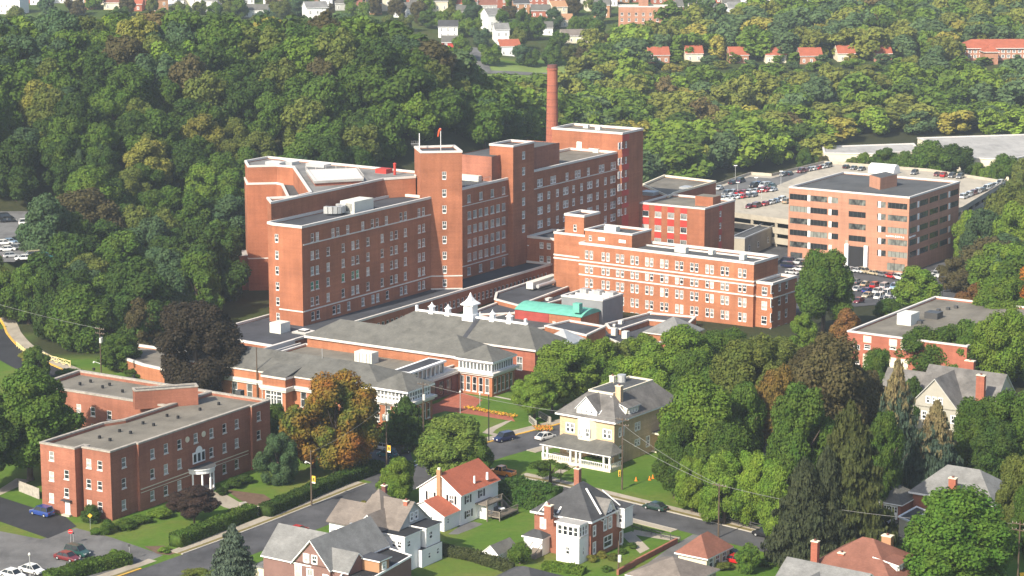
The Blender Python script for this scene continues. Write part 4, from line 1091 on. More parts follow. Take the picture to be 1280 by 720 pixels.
c_ = LF.L(842, 414, 3.0); b = MB(); b.prism(rect(c_[0] - 5, c_[0] + 5, c_[1] - 5, c_[1] + 5), -1, 3.0, 'brick_orange'); b.build('wall', T)
b = MB(); hip(b, c_[0] - 5, c_[0] + 5, c_[1] - 5, c_[1] + 5, 3.2, 6.6, 'sh_light', .4, ridge=((c_[0], c_[1]), (c_[0] + .01, c_[1])), fh=.25); b.build('roof', T)
# white edged low building left of the copper beech
T = thingF('low_brick_building', 'low flat brick building with white roof edge left of the dark purple tree', 'building', LF)
pl = ccw([LF.L(*p, 3.2) for p in ((135, 441), (171, 431), (235, 440), (205, 462), (178, 456))])
block(T, 'wall', pl, 0, 3.2, 'brick_orange', None, 'roof_tan', {}, copeh=.5)

# ------------------------------------------------------------------ brick apartment house, lower left
ax_, ay_ = at(140.5, 651, 0)
AF = FR(ax_, ay_, 0, -31)
T = thingF('apartment_house', 'three storey red brick apartment house with flat gravel roof and round white portico', 'apartment building', AF)
WN = Win(T)
za = AF.zl(0, 0, 565)
aLf = AF.ax(-1.5, 50, za); a1 = AF.ax(0, 102.5, za); a2 = AF.ax(-1.3, 94, za); a3 = AF.ax(-1.5, 80, za)
bm = AF.bx(0, 170, za); bE = AF.bx(0.5, 312, za); bF = AF.bx(1.0, 337.2, za)
wid = 9.2
poly = ccw([(aLf, -1.8), (a3, -1.8), (a3 + .1, -.9), (a2, -1.2), (a2 + .3, 0.9), (a1, 0), (0, 0), (0, bm), (0.45, bm + .1), (0.45, bE), (0.9, bE + .1), (0.9, bF), (-10, bF), (aLf, bm + 6)])
poly = ccw([(aLf, -1.5), (a2, -1.5), (a2, 1.0), (a1, 1.0), (a1, 0), (0, 0), (0, bm), (0.5, bm), (0.5, bE), (1.0, bE), (1.0, bF), (-13, bF), (-13, bm + 12), (aLf, bm + 8)])
def ei(p): return poly.index(p)
wsx = {}
def az(a, b_, y): return AF.zl(a, b_, y)
# left front: columns from the photograph
def fw(x3, ys, a_plane_b, h=1.65, w_=1.1, st='sash'):
    out = []
    for y in ys:
        px, py = x3 / 3.2, 440 + y / 3.2; zc = az(AF.ax(a_plane_b, px, 5), a_plane_b, py); out.append((AF.ax(a_plane_b, px, zc), zc - h / 2, w_, h, st))
    return out
L_ = []
for q_ in (fw(206, (415, 496, 583), -1.5), fw(266, (490, 563), -1.5)): L_ += q_
wsx[ei((aLf, -1.5))] = [(a - aLf, z, w_, h, s_) for a, z, w_, h, s_ in L_]
L_ = []
for q_ in (fw(355, (445, 527), 0), fw(399, (453, 535), 0), fw(357, (610,), 0), fw(400, (618,), 0)): L_ += q_
wsx[ei((a1, 0))] = [(a - a1, z, w_, h, s_) for a, z, w_, h, s_ in L_]
def rw(x3, ys, ap, h=1.75, w_=1.15, st='sash'):
    out = []
    for y in ys:
        px, py = x3 / 3.2, 440 + y / 3.2; b0 = AF.bx(ap, px, 5); zc = az(ap, b0, py); out.append((AF.bx(ap, px, zc), zc - h / 2, w_, h, st))
    return out
wsx[ei((0, 0))] = rw(496, (443, 525, 610), 0)
L_ = []
for x3, ys in ((610, (408, 487, 573)), (664, (387, 468, 553)), (718, (370, 447, 532)), (783, (345,)), (846, (325, 401, 484)), (898, (306, 383, 466)), (947, (288, 364, 447))): L_ += rw(x3, ys, 0.5)
wsx[ei((0.5, bm))] = [(b_ - bm, z, w_, h, s_) for b_, z, w_, h, s_ in L_]
wsx[ei((1.0, bE))] = [(b_ - bE, z, w_, h, s_) for b_, z, w_, h, s_ in rw(1035, (257, 332), 1.0)]
block(T, 'wall', poly, 0, za, 'brick_apt', WN, 'roof_tan', wsx, cope='stone', copeh=.3, drop=.6, cin=-.5)
# rear wing with courtyard front
z2 = za
rb0 = bm + 12; pr_ = [AF.L(*p, z2) for p in ((77, 478), (169, 500), (300, 492), (110, 460))]
bR0 = AF.L(160, 500, z2)[1]; aR0 = AF.L(84, 474, z2)[0]
p_a = AF.L(95, 487, z2); p_b = AF.L(169, 504, z2); p_c = AF.L(110, 459.8, z2); p_d = AF.L(81, 471, z2)
rear = ccw([(p_d[0], (p_a[1] + p_b[1]) / 2), (-12.8, (p_a[1] + p_b[1]) / 2), (-12.8, bF), (p_c[0], bF + .6)])
bj = (p_a[1] + p_b[1]) / 2; k0 = rear.index((p_d[0], bj)); L_ = []
for px in (98.5, 116, 136.5): a = AF.ax(bj, px, 9); L_ += [(a - p_d[0], AF.zl(a, bj, 510.5 + (px - 98.5) * .22) - .9, 1.15, 1.75, 'sash'), (a - p_d[0], AF.zl(a, bj, 510.5 + (px - 98.5) * .22) - 4.2, 1.15, 1.75, 'sash')]
block(T, 'rear_wing', rear, 0, z2, 'brick_apt', WN, 'roof_tan', {k0: L_}, cope='stone', copeh=.35, drop=.7, cin=-.6)
# roof hut
q0 = AF.L(169, 512, z2 - .6); hz = AF.zl(q0[0], q0[1], 489.5); aH1 = AF.ax(q0[1], 247.5, hz, q0[0])
b = MB(); hp_ = rect(q0[0], q0[0] + 11.5, q0[1], q0[1] + 2.2)
e1_ = at(169, 512, z2 - .6); e2_ = at(248, 506, z2 - .6); E1, E2 = Vector(AF.loc(*e1_)), Vector(AF.loc(*e2_)); dn = (E2 - E1).normalized(); nn = Vector((-dn.y, dn.x)) * 2.4
b.prism(ccw([tuple(E1), tuple(E2), tuple(E2 + nn), tuple(E1 + nn)]), z2 - .6, hz, 'brick_apt', 'roof_grey'); ring(b, ccw([tuple(E1), tuple(E2), tuple(E2 + nn), tuple(E1 + nn)]), .1, -.3, hz, hz + .25, 'stone'); b.build('roof_hut', T)
rng = random.Random(5)
def roofpipe(px, py, h=.35, s_=.2): 
    a, c_ = AF.L(px / 3.2, 440 + py / 3.2, z2 - .4); b.box(a - s_, a + s_, c_ - s_, c_ + s_, z2 - .6, z2 - .6 + h + .2, 'black')
b = MB()
for p in ((398, 342), (440, 352), (478, 316), (522, 323), (572, 285), (614, 292), (668, 255), (712, 262), (800, 230), (875, 208), (320, 128), (362, 117), (410, 140), (438, 130), (490, 157), (375, 70), (535, 100)): roofpipe(*p)
a, c_ = AF.L(300, 494, z2); b.box(a - .6, a + .6, c_ - .6, c_ + .6, z2 - .6, z2 + 1, 'dark_metal')
pieces(b, 'roof_vent', T)
# stone bands, portico, venetian window, roundels, side door
b = MB(); zb_ = AF.zl(.5, bm + 1, 440 + 548 / 3.2); bx1 = AF.bx(.5, 312, zb_); b.box(.5, .58, bm + .3, bx1 - .4, zb_, zb_ + .15, 'cream'); b.box(.5, .58, bm + .3, bx1 - .4, zb_ - .6, zb_ - .5, 'cream'); pieces(b, 'string_course', T)
bp = AF.bx(.5, 248.5, 5); zp = AF.zl(.5, bp, 440 + 478 / 3.2)
b = MB(); n_ = 14
arc = [(0.5 + 2.9 * math.cos(-math.pi / 2 + math.pi * i / n_), bp + 2.9 * math.sin(-math.pi / 2 + math.pi * i / n_)) for i in range(n_ + 1)]
zp0 = 3.6; b.prism(ccw(arc), zp0, zp0 + .75, 'white', 'roof_grey'); b.prism(ccw([(0.5 + (x - .5) * 1.08, bp + (y - bp) * 1.08) for x, y in arc]), zp0 + .75, zp0 + .95, 'white', 'roof_grey')
b.build('portico', T)
b = MB(); b.prism(ccw(arc), 0, .35, 'stone'); b.build('portico_floor', T)
for i in (1, 4, 7, 10, 13):
    t = -math.pi / 2 + math.pi * i / n_; b = MB(); x, y = .5 + 2.6 * math.cos(t), bp + 2.6 * math.sin(t); b.tube((x, y, .35), (x, y, zp0), .2, .17, 'white', 10); b.build('column', T)
b = MB(); zv_ = zp0 + 1.5
b.box(.5, .62, bp - 1.75, bp + 1.75, zv_, zv_ + 2.1, 'white')
ar = [(bp + 1.0 * math.cos(math.pi * i / 10), zv_ + 2.1 + 1.0 * math.sin(math.pi * i / 10)) for i in range(11)]
b.face([(.62, y, z) for y, z in ar], 'white')
for y in (bp - 1.2, bp, bp + 1.2): b.box(.62, .66, y - .36, y + .36, zv_ + .3, zv_ + 1.8, 'glass_dark')
b.build('venetian_window', T)
b = MB()
for x3, y3 in ((750, 350), (815, 328)):
    p, q_ = x3 / 3.2, 440 + y3 / 3.2; b0 = AF.bx(.5, p, 8); zc = AF.zl(.5, b0, q_)
    b.tube((.5, b0, zc), (.6, b0, zc), .55, .55, 'cream', 14)
pieces(b, 'roundel', T)
b = MB(); aD = AF.ax(-1.5, 85.2, 1.2); b.box(aD - .55, aD + .55, -1.62, -1.5, .3, 2.5, 'white'); b.box(aD - .9, aD + .9, -2.3, -1.5, 0, .3, 'concrete'); b.box(aD - 1.1, aD + 1.0, -2.2, -1.5, 2.7, 2.85, 'roof_dark'); b.build('side_door', T)
WN.flush()
# ------------------------------------------------------------------ flat roofed block, right edge
bx_, by_ = 0, 0
zroof = 10
p0 = at(1142, 427, zroof)
BF = FR(*at(1059.5, 414, zroof), -1, -34)
T = thingF('flat_roof_office', 'flat roofed brick office with pale vertical window strips behind the trees on the right', 'office building', BF)
WN = Win(T); zz = zroof + 1
pA = [(0, 0), BF.L(1142, 427, zz), BF.L(1200, 435, zz), BF.L(1241, 380, zz), BF.L(1163, 369.5, zz)]
a_r = BF.L(1200, 437, zz)[0]; b_r = (BF.L(1241, 380, zz)[1] + BF.L(1163, 369.5, zz)[1]) / 2
wb = []
for px in (1070.5, 1083.5, 1115.5, 1130): a = BF.ax(0, px, 5); wb += [(a, BF.zl(a, 0, y) - .5, 1.5, 1.0, 'dark') for y in (433.5, 452, 470)]
block(T, 'wall', rect(0, a_r, 0, b_r), -1, zz, 'brick_red', WN, 'roof_tan', {0: wb}, copeh=.35)
b = MB()
for px in (1083.5, 1115.5, 1130): a = BF.ax(0, px, 5); b.box(a - .95, a + .95, -.05, -.005, zz - 2.0, zz - .5, 'cream'); b.box(a - .95, a + .95, -.05, -.005, 0, zz - 4.6, 'cream')
pieces(b, 'pale_strip', T)
b = MB(); a, c_ = BF.L(1121, 403, zz); b.box(a, a + 3.4, c_, c_ + 4.6, zz - .6, zz + 2.1, 'hvac'); b.build('air_handler', T)
b = MB()
for px, py, s_, h in ((1167, 395, 1.6, 1.2), (1150, 402, .5, .4), (1173, 387, .4, .4), (1185, 385, .4, .4), (1195, 383, .4, .4)): a, c_ = BF.L(px, py, zz); b.box(a - s_, a + s_, c_ - s_, c_ + s_, zz - .6, zz + h - .2, 'dark_metal')
pieces(b, 'roof_unit', T)
WN.flush()
# ------------------------------------------------------------------ far flat roofs on the right
for nm, lab, pts, h, wk, rk in (
    ('warehouse', 'long pale low warehouse wall with grey roof at the edge of the woods', [(1028, 184), (1142, 180), (1150, 189), (1095, 193), (1030, 192)], 4, 'cream', 'roof_light'),
    ('warehouse', 'wide warehouse with large mottled grey roof at the right edge', [(1147, 173), (1300, 168), (1330, 186), (1262, 200), (1210, 198)], 5, 'cream', 'roof_light')):
    c0 = g(sum(p[0] for p in pts) / len(pts), sum(p[1] for p in pts) / len(pts) + 6); z0 = gz(*c0)
    T = thing(nm, lab, 'warehouse', c0[0], c0[1], z0)
    pl = ccw([(lambda q: (q[0] - c0[0], q[1] - c0[1]))(at(*p, z0 + h)) for p in pts])
    b = MB(); b.prism(pl, -6, h, wk, rk); b.build('wall', T); b = MB(); ring(b, pl, .2, -.6, h, h + .4, 'trim'); b.build('roof_edge', T)
# ------------------------------------------------------------------ houses near the camera
M['siding_brown'] = plain('siding_brown', (0.2, 0.115, 0.1), 0.85, 0.12)
M['siding_grey'] = plain('siding_grey', (0.42, 0.42, 0.4), 0.85, 0.08)
M['tan'] = plain('tan', (0.36, 0.2, 0.11), 0.85, 0.1)
def walls(T, W, name, poly, z0, z1, k, wins={}, top='roof_dark'):
    mb = MB(); n = len(poly)
    for i in range(n):
        wall(mb, poly[i], poly[(i + 1) % n], z0, z1, k, [(t - w_ / 2, t + w_ / 2, z, z + h_) for t, z, w_, h_, s_ in wins.get(i, [])], 0.1)
    mb.face([(*p, z1) for p in poly], top); o = mb.build(name, T)
    for i, lst in wins.items():
        p0, p1 = poly[i], poly[(i + 1) % n]; d = Vector((p1[0] - p0[0], p1[1] - p0[1])).normalized()
        for t, z, w_, h_, s_ in lst: W.add(None, p0[0] + d.x * t - d.y * .09, p0[1] + d.y * t + d.x * .09, z, math.atan2(d.y, d.x), w_, h_, s_)
    return o
def roofpart(T, fn, *a, name='roof', **k): b = MB(); fn(b, *a, **k); return b.build(name, T)
def chim(T, a, b_, z0, z1, w_=.9, d_=.7, k='brick_red', name='chimney'):
    b = MB(); b.box(a - w_ / 2, a + w_ / 2, b_ - d_ / 2, b_ + d_ / 2, z0, z1, k); b.box(a - w_ / 2 - .08, a + w_ / 2 + .08, b_ - d_ / 2 - .08, b_ + d_ / 2 + .08, z1, z1 + .16, 'cream'); b.box(a - .15, a + .15, b_ - .15, b_ + .15, z1 + .16, z1 + .45, 'brick_dark'); return b.build(name, T)
def dormer(T, W, a0, a1, bf, bb, z0, z1, zr, face, roofk, wk, wins=3, ws='darkbold'):
    """gabled dormer; face 'f' looks to -b, 'r' looks to +a"""
    b = MB()
    if face == 'f':
        b.prism(rect(a0, a1, bf, bb), z0, z1, wk); b.face([(a0, bf, z1), (a1, bf, z1), ((a0 + a1) / 2, bf, zr - .1)], wk); gable(b, a0, a1, bf, bb, z1, zr, roofk, 'b', .3, .3, .14)
    b.build('dormer', T)
    for i in range(wins): t = a0 + (a1 - a0) * (i + 1) / (wins + 1); W.add(None, t, bf - .02, z0 + (z1 - z0) * .45, 0, .55, .85, 'darkbold')
# red roofed white house ------------------------------------------------
f = FR(*at(576, 657), 0, -33); T = thingF('white_house', 'white two storey house with red shingle roof, shutters and a wooden back deck', 'house', f); W = Win(T)
aL, bR_ = f.ax(0, 524, 5.9), f.bx(0, 622.5, 5.9); ze = 5.7
fwn = [(-aL * .28, 3.6, 1.1, 1.5, 'bold'), (-aL * .78, 3.6, 1.1, 1.5, 'bold')]
rwn = [(2.2, 3.5, 1.0, 1.4, 'darkbold'), (6.4, 3.6, 1.0, 1.3, 'darkbold'), (2.4, .9, 1.4, 1.3, 'darkbold'), (8.2, 1.0, .9, 1.4, 'darkbold')]
walls(T, W, 'wall', rect(aL, 0, 0, bR_), 0, ze, 'white', {0: fwn, 1: rwn})
roofpart(T, gable, aL, 0, 0, bR_, ze, f.zl(aL / 2, 0, 591.5), 'sh_red', 'b', .4, .35, .15, 'white')
b = MB()
for (t, z, w_, h_, s_) in fwn:
    for q_ in (-1, 1): x = aL + t + q_ * .85; b.box(x - .2, x + .2, -.07, -.01, z, z + h_, 'black')
for (t, z, w_, h_, s_) in rwn[:3]:
    for q_ in (-1, 1): y = t + q_ * (w_ / 2 + .32); b.box(.01, .07, y - .19, y + .19, z, z + h_, 'black')
pieces(b, 'shutter', T)
b = MB(); x = f.ax(0, 550, 6); b.box(x - .4, x + .4, -.5, -.01, 0, f.zl(x, -.2, 587), 'tan'); b.box(x - .25, x + .25, -.4, -.1, f.zl(x, -.2, 587), f.zl(x, -.2, 584.5), 'cream'); b.build('chimney', T)
walls(T, W, 'side_wing', rect(aL + .2, -.3, -4.6, -.02), 0, 2.9, 'white', {0: [(5.4, 1.2, .8, 1.1, 'darkbold')], 1: [(1.2, 1.2, .6, .9, 'darkbold')]})
roofpart(T, gable, aL + .2, -.3, -4.6, -.05, 2.9, 4.9, 'sh_red', 'b', .3, .3, .14, 'white', name='side_roof')
b = MB()
for px, py, r in ((582, 584.5, .45), (593, 597, .2), (609, 592.5, .25)): a, c_ = f.L(px, py, 7.2); b.tube((a, c_, 6.2), (a, c_, 7.5), r, r * .8, 'white', 8)
pieces(b, 'roof_vent', T)
b = MB(); b.box(0, 4.4, 5.6, 11.6, .55, .75, 'wood_deck')
for p in rect(.1, 4.3, 5.7, 11.5): b.box(p[0] - .08, p[0] + .08, p[1] - .08, p[1] + .08, 0, 1.7, 'wood_deck')
for i in range(4):
    p, q_ = rect(.1, 4.3, 5.7, 11.5)[i], rect(.1, 4.3, 5.7, 11.5)[(i + 1) % 4]
    if i in (0, 1):
        b.bar((*p, 1.65), (*q_, 1.65), .12, .12, 'wood_deck'); n_ = 16
        for j in range(n_): t = Vector(p).lerp(Vector(q_), j / n_); b.bar((*t, .7), (*t, 1.6), .08, .08, 'wood_deck')
b.build('deck', T)
b = MB(); b.box(0, 2.6, 4.4, 9.2, 2.75, 2.95, 'wood_deck')
for x, y in ((2.5, 4.5), (2.5, 9.1)): b.box(x - .1, x + .1, y - .1, y + .1, 0, 3.9, 'wood_deck')
b.bar((2.5, 4.5, 3.85), (2.5, 9.1, 3.85), .1, .12, 'wood_deck')
for j in range(14): y = 4.5 + j * .35; b.bar((2.5, y, 2.9), (2.5, y, 3.8), .07, .07, 'wood_deck')
for j in range(12): b.box(1.2, 2.6, 9.2 + j * .27, 9.5 + j * .27, 2.8 - j * .22, 2.87 - j * .22, 'wood_deck')
b.bar((2.6, 9.2, 3.9), (2.6, 12.3, 1.2), .1, .12, 'wood_deck'); b.build('upper_deck', T)
b = MB(); b.box(0, 1.9, 5.4, 7.4, 0, 2.7, 'white'); b.build('porch_box', T)
W.flush()
x, y = f.W(2.8, 8.6); t = thing('garden_table', 'small round white table on the wooden back deck', 'table', x, y, .75); b = MB(); b.tube((0, 0, .66), (0, 0, .72), .62, .62, 'white', 14); b.build('table_top', t); b = MB(); b.tube((0, 0, 0), (0, 0, .66), .1, .06, 'white', 8); b.build('leg', t)
# slate roofed white house ------------------------------------------------
f0 = FR(*at(516.7, 627.5, 10), 0, -33); x, y = f0.W(0, -4.5); f = FR(x, y, 0, -33)
T = thingF('white_house', 'large white house with mottled slate roof, cross gables and flat black porch roofs', 'house', f); W = Win(T)
walls(T, W, 'wall', rect(-8, 0, 0, 9), 0, 6, 'siding_grey', {1: [(3.7, 6.1 - 2.0, .8, 1.3, 'darkbold'), (5.3, 6.1 - 2.0, .8, 1.3, 'darkbold')]})
roofpart(T, gable, -8, 0, 0, 9, 6.2, 10.1, 'sh_brown', 'a', .5, .3, .2, 'siding_grey', fk='siding_grey')
for yy in (3.9, 5.2): W.add(None, .03, yy, 7.0, math.pi / 2, .75, 1.3, 'darkbold')
aK = f.ax(4.5, 428, 8.2)
walls(T, W, 'left_wall', rect(aK, -7.9, .8, 8.2), 0, 5.6, 'white')
roofpart(T, gable, aK, -5, .8, 8.2, 5.8, 8.3, 'sh_brown', 'a', .5, .3, .2, 'white', name='left_roof', fk='sh_brown')
b = MB(); hip(b, -9.5, -3, 0, 9, 6.2, 11.2, 'sh_brown', .3, ridge=((-7, 4.5), (-6.9, 4.5)), fh=.1, fk='sh_brown'); b.build('peak_roof', T)
q_ = f.L(460, 643.7, 8.6); gw = 2.5
walls(T, W, 'front_gable', rect(q_[0] - gw, q_[0] + gw, q_[1], 3), 0, 6.3, 'white', {0: [(2.7, 3.9, .8, 1.1, 'darkbold')]})
b = MB(); gable(b, q_[0] - gw, q_[0] + gw, q_[1], 4, 6.3, 8.7, 'sh_brown', 'b', .35, .3, .18, 'white'); b.build('gable_roof', T)
W.add(None, q_[0], q_[1] - .03, 6.5, 0, .7, 1.2, 'darkbold')
n1 = f.L(505.8, 671.7, 6.0); e1 = f.ax(n1[1], 476, 6, n1[0]); b1 = f.bx(n1[0], 521, 6, n1[1])
walls(T, W, 'porch_block', rect(e1, n1[0], n1[1], b1 + 1), 0, 6.0, 'white', {0: [(2.6, 4.0, .8, 1.1, 'darkbold'), (3.7, 4.0, .8, 1.1, 'darkbold')], 1: [(1.2, 4.1, .9, 1.0, 'darkbold')]})
b = MB(); b.prism(rect(e1 - .3, n1[0] + .3, n1[1] - .3, b1 + 1.2), 6.0, 6.2, 'white', 'roof_black'); b.build('porch_roof', T)
n2 = f.L(532.5, 661, 6.2); e2 = f.ax(n2[1], 512, 6.2, n2[0]); b2 = f.bx(n2[0], 550, 6.2, n2[1])
walls(T, W, 'porch_block', rect(e2, n2[0], n2[1], b2), 0, 6.2, 'white', {1: [(1.4, 4.2, .9, 1.2, 'darkbold')]})
b = MB(); b.prism(rect(e2 - .3, n2[0] + .3, n2[1] - .3, b2 + .3), 6.2, 6.4, 'white', 'roof_black'); b.build('porch_roof', T)
walls(T, W, 'lower_wall', rect(e2 - 1, n2[0] + .25, n2[1] - 1.6, b2 + .2), 0, 3.0, 'white', {1: [(2.2, 1.1, .7, 1.0, 'darkbold'), (4.6, 1.2, .7, 1.0, 'darkbold')]})
W.flush()
a, c_ = f.L(476, 612, 10.5); chim(T, a, c_ + 1, 8, f.zl(a, c_, 609), .8, .6, 'brick_dark')
a, c_ = f.L(508, 642, 8.0); chim(T, a, c_, 6, f.zl(a, c_, 626.5), .75, .6, 'brick_red')
# grey roofed brown house ----------------------------------------------------
f = FR(*at(412.5, 710, 5.5), 0, -33); T = thingF('brown_house', 'brown house with light grey shingle roof and white trimmed gables at the bottom edge', 'house', f); W = Win(T)
aG = f.ax(0, 366.9, 5.5); aW = f.ax(0, 327.5, 5.5); pk = f.zl(aG / 2, 0, 674.5)
walls(T, W, 'wall', rect(aG, 0, 0, 15), 0, 5.5, 'siding_brown', {0: [(.9, 2.7, 1.05, 2.2, 'bold'), (3.2, 2.4, 1.05, 2.2, 'bold'), (6.3, 2.6, .9, 1.6, 'bold')]})
roofpart(T, gable, aG, 0, 0, 15, 5.5, pk, 'sh_light', 'b', .3, .45, .22, 'siding_brown')
for t in (2.6, 4.2): W.add(None, aG + t, -.03, 5.7, 0, .9, 1.25, 'bold')
walls(T, W, 'left_wall', rect(aW, aG - .01, .3, 9), 0, 5.2, 'siding_brown')
roofpart(T, gable, aW, aG + 3.2, .3, 9, 5.5, pk - .15, 'sh_light', 'a', .35, .3, .22, 'siding_brown', name='left_roof')
walls(T, W, 'right_wall', rect(-1, 3.0, .6, 5.6), 0, 5.2, 'siding_brown')
roofpart(T, gable, -3, 3.0, .6, 5.6, 5.4, 7.7, 'sh_light', 'a', .3, .3, .2, 'siding_brown', name='right_roof')
b = MB()
for px, py, r in ((400, 673.5, .3), (416, 664.5, .5), (426, 662, .3), (439, 656, .35)): a, c_ = f.L(px, py, 8); b.tube((a, c_, 6.5), (a, c_, 8.3), r, r * .7, 'metal', 8)
pieces(b, 'roof_vent', T)
b = MB(); rr = [f.L(*p, 4.6) for p in ((440, 702), (466, 679), (514, 695), (467, 722), (425, 722))]; b.prism(ccw(rr), 0, 4.6, 'siding_brown', 'roof_black'); ring(b, ccw(rr), .15, -.1, 4.45, 4.75, 'white'); b.build('rear_wing', T)
c4 = f.L(474, 702.5, 6.4); b = MB(); b.box(c4[0] - 3.6, c4[0], c4[1], c4[1] + 2.6, 4.6, 6.4, 'tan'); b.prism(rect(c4[0] - 3.8, c4[0] + .3, c4[1] - .3, c4[1] + 3), 6.4, 6.6, 'white', 'roof_dark'); b.build('dormer', T)
W.add(None, c4[0] + .03, c4[1] + 1.2, 5.0, math.pi / 2, .8, 1.0, 'bold'); W.flush()
b = MB(); b.box(aW - 3, aW - .1, 1, 6, 2.6, 2.8, 'sh_light'); b.box(aW - 2.8, aW - .1, 1.2, 5.8, 0, 2.6, 'cream'); b.build('side_porch', T)
# brick victorian --------------------------------------------------------------
f1 = FR(*at(723.7, 706), 0, -33); x, y = f1.W(.4, 3.0); f = FR(x, y, 0, -33)
T = thingF('brick_house', 'brick house with dark grey hipped roof, white gable and a white two storey sunroom', 'house', f); W = Win(T)
aL, bR_ = f.ax(0, 668, 6.9), f.bx(0, 777, 6.7); ze = 6.7
rwn = [(1.2, 3.9, .8, 1.7, 'bold'), (1.2, .9, .8, 1.9, 'bold'), (4.7, 4.0, 1.0, 1.9, 'bold'), (6.3, 4.0, 1.0, 1.9, 'bold'), (5.6, .9, 2.6, 1.9, 'bold'), (10.0, .3, 1.0, 2.1, 'bold')]
walls(T, W, 'wall', rect(aL, 0, 0, bR_), 0, ze, 'brick_apt', {0: [(1.7, 4.0, .9, 1.7, 'bold'), (-aL - 5.2, .8, .8, 1.9, 'bold')], 1: rwn})
zr = f.zl(aL / 2, 5.5, 599)
b = MB(); hip(b, aL, 0, 0, bR_, ze + .1, 11.3, 'sh_dark', .55, ridge=((aL / 2 + .3, bR_ * .47), (aL / 2 + .3, bR_ * .62)), fk='white', fh=.35); b.build('roof', T)
b = MB()
g0, g1 = 3.6, 7.4; gm = (g0 + g1) / 2
b.face([(.25, g0, 6.6), (.25, g1, 6.6), (.25, gm, 9.1)], 'white'); gable(b, -4.6, .25, g0, g1, 6.7, 9.2, 'sh_slate', 'a', .45, .35, .16)
b.build('side_gable', T)
W.add(None, .28, gm - .35, 7.1, math.pi / 2, .45, .8, 'darkbold'); W.add(None, .28, gm + .35, 7.1, math.pi / 2, .45, .8, 'darkbold')
b = MB(); gable(b, aL + 1.0, aL + 4.4, -.2, 4.2, 6.8, 8.9, 'sh_slate', 'b', .3, .3, .16, 'white'); b.build('front_gable', T)
sa0 = f.ax(-3, 695.6, 6.6); sr = rect(sa0, -.4, -3.0, -.02); L_ = -.4 - sa0
walls(T, W, 'sunroom', sr, 0, 6.5, 'white', {0: [(L_ * (i + .65) / 4.3, 4.6, .85, 1.6, 'dark') for i in range(4)] + [(L_ * .5, 1.4, .7, 1.3, 'darkbold')], 1: [(.55 + i * .85, 4.6, .6, 1.6, 'dark') for i in range(3)] + [(1.4, 1.3, .5, 1.4, 'darkbold')]}, 'roof_light')
b = MB(); b.prism(offs(sr, .25), 6.5, 6.75, 'white', 'roof_light'); b.build('sunroom_roof', T)
b = MB(); b0 = bR_ - 1.6; b.box(.0, 1.5, b0, bR_ + 1.2, 3.6, 6.9, 'white'); b.prism(rect(-1, 1.7, b0 - .3, bR_ + 1.4), 6.9, 7.1, 'white', 'sh_dark'); b.build('bay_window', T); W.add(None, .8, b0 - .03, 4.5, 0, .7, 1.4, 'darkbold')
b = MB(); p = rect(aL - .6, aL + 3.0, -2.3, -.02); b.prism(p, 0, 2.9, 'white'); hip(b, aL - .6, aL + 3.0, -2.3, -.02, 3.0, 4.0, 'sh_dark', .3, fk='white', fh=.25); b.build('porch', T)
b = MB()
for j in range(7): b.box(aL + 1.2, aL + 3.0, -2.6 - j * .32, -2.3 - j * .32, 0, 1.2 - j * .17, 'wood_deck')
for q_ in (aL + 1.2, aL + 3.0): b.bar((q_, -2.4, 2.1), (q_, -4.6, 1.0), .09, .12, 'wood_deck'); b.bar((q_, -4.6, 0), (q_, -4.6, 1.0), .1, .1, 'wood_deck')
b.build('steps', T)
b = MB(); b.bar((.2, 2.9, 7.2), (-3.7, 4.6, 10.6), .3, .14, 'white'); b.bar((.2, 9.2, 7.2), (-2.6, 8.0, 9.7), .3, .14, 'white'); b.bar((aL + 4.7, -.3, 7.15), (aL + 4.7, 3.7, 9.8), .3, .14, 'white'); b.tube((.08, 1.9 + 8.2, 0), (.08, 1.9 + 8.2, 6.5), .06, .06, 'white', 6); pieces(b, 'flashing', T)
W.flush()
a, c_ = f.L(722, 604, 9.5); chim(T, a, c_, 8.2, f.zl(a, c_, 586), 1.0, .8, 'brick_apt'); a, c_ = f.L(686, 644, 7.2); chim(T, a, c_, 6.6, f.zl(a, c_, 632), 1.3, .9, 'brick_apt')
# yellow brick mansion -----------------------------------------------------------
f = FR(*at(767.5, 583), 0, -36); T = thingF('yellow_brick_house', 'yellow brick mansion with slate roof, white dormer and white columned porch on the corner lawn', 'house', f); W = Win(T)
ze = f.zl(0, 0, 528.5); aL = f.ax(0, 700, ze)
bR_ = 13.5
fwn = [(1.9, 5.2, .75, 1.7, 'darkbold'), (2.9, 5.2, .75, 1.7, 'darkbold'), (10.4, 5.2, .75, 1.7, 'darkbold'), (11.4, 5.2, .75, 1.7, 'darkbold'), (2.2, 1.2, .9, 2.0, 'darkbold'), (4.6, 1.2, .9, 2.0, 'darkbold'), (9, 1.2, .9, 2.0, 'darkbold'), (11.4, 1.2, .9, 2.0, 'darkbold')]
fwn = [q for q in fwn if q[0] < -aL - .8]
rwn = [(2.0, 5.4, .7, 1.7, 'darkbold'), (3.0, 5.4, .7, 1.7, 'darkbold'), (7.6, 5.4, .7, 1.5, 'darkbold'), (8.6, 5.4, .7, 1.5, 'darkbold'), (2.4, 1.2, 1.2, 2.3, 'darkbold'), (7.6, 2.4, .7, 1.2, 'darkbold'), (8.6, 2.4, .7, 1.2, 'darkbold'), (11.8, 1.4, 1.1, 2.0, 'darkbold')]
walls(T, W, 'wall', rect(aL, 0, 0, bR_ + 8), 0, ze, 'brick_yellow', {0: fwn, 1: rwn})
A0, A1, B0, B1 = aL - .7, .7, -.7, bR_ + 8.7; zt = ze + 4.2; i0, i1, j0, j1 = A0 + 4.6, A1 - 3.8, B0 + 4.8, B1 - 4
b = MB(); b.prism(rect(A0, A1, B0, B1), ze - .1, ze + .22, 'white')
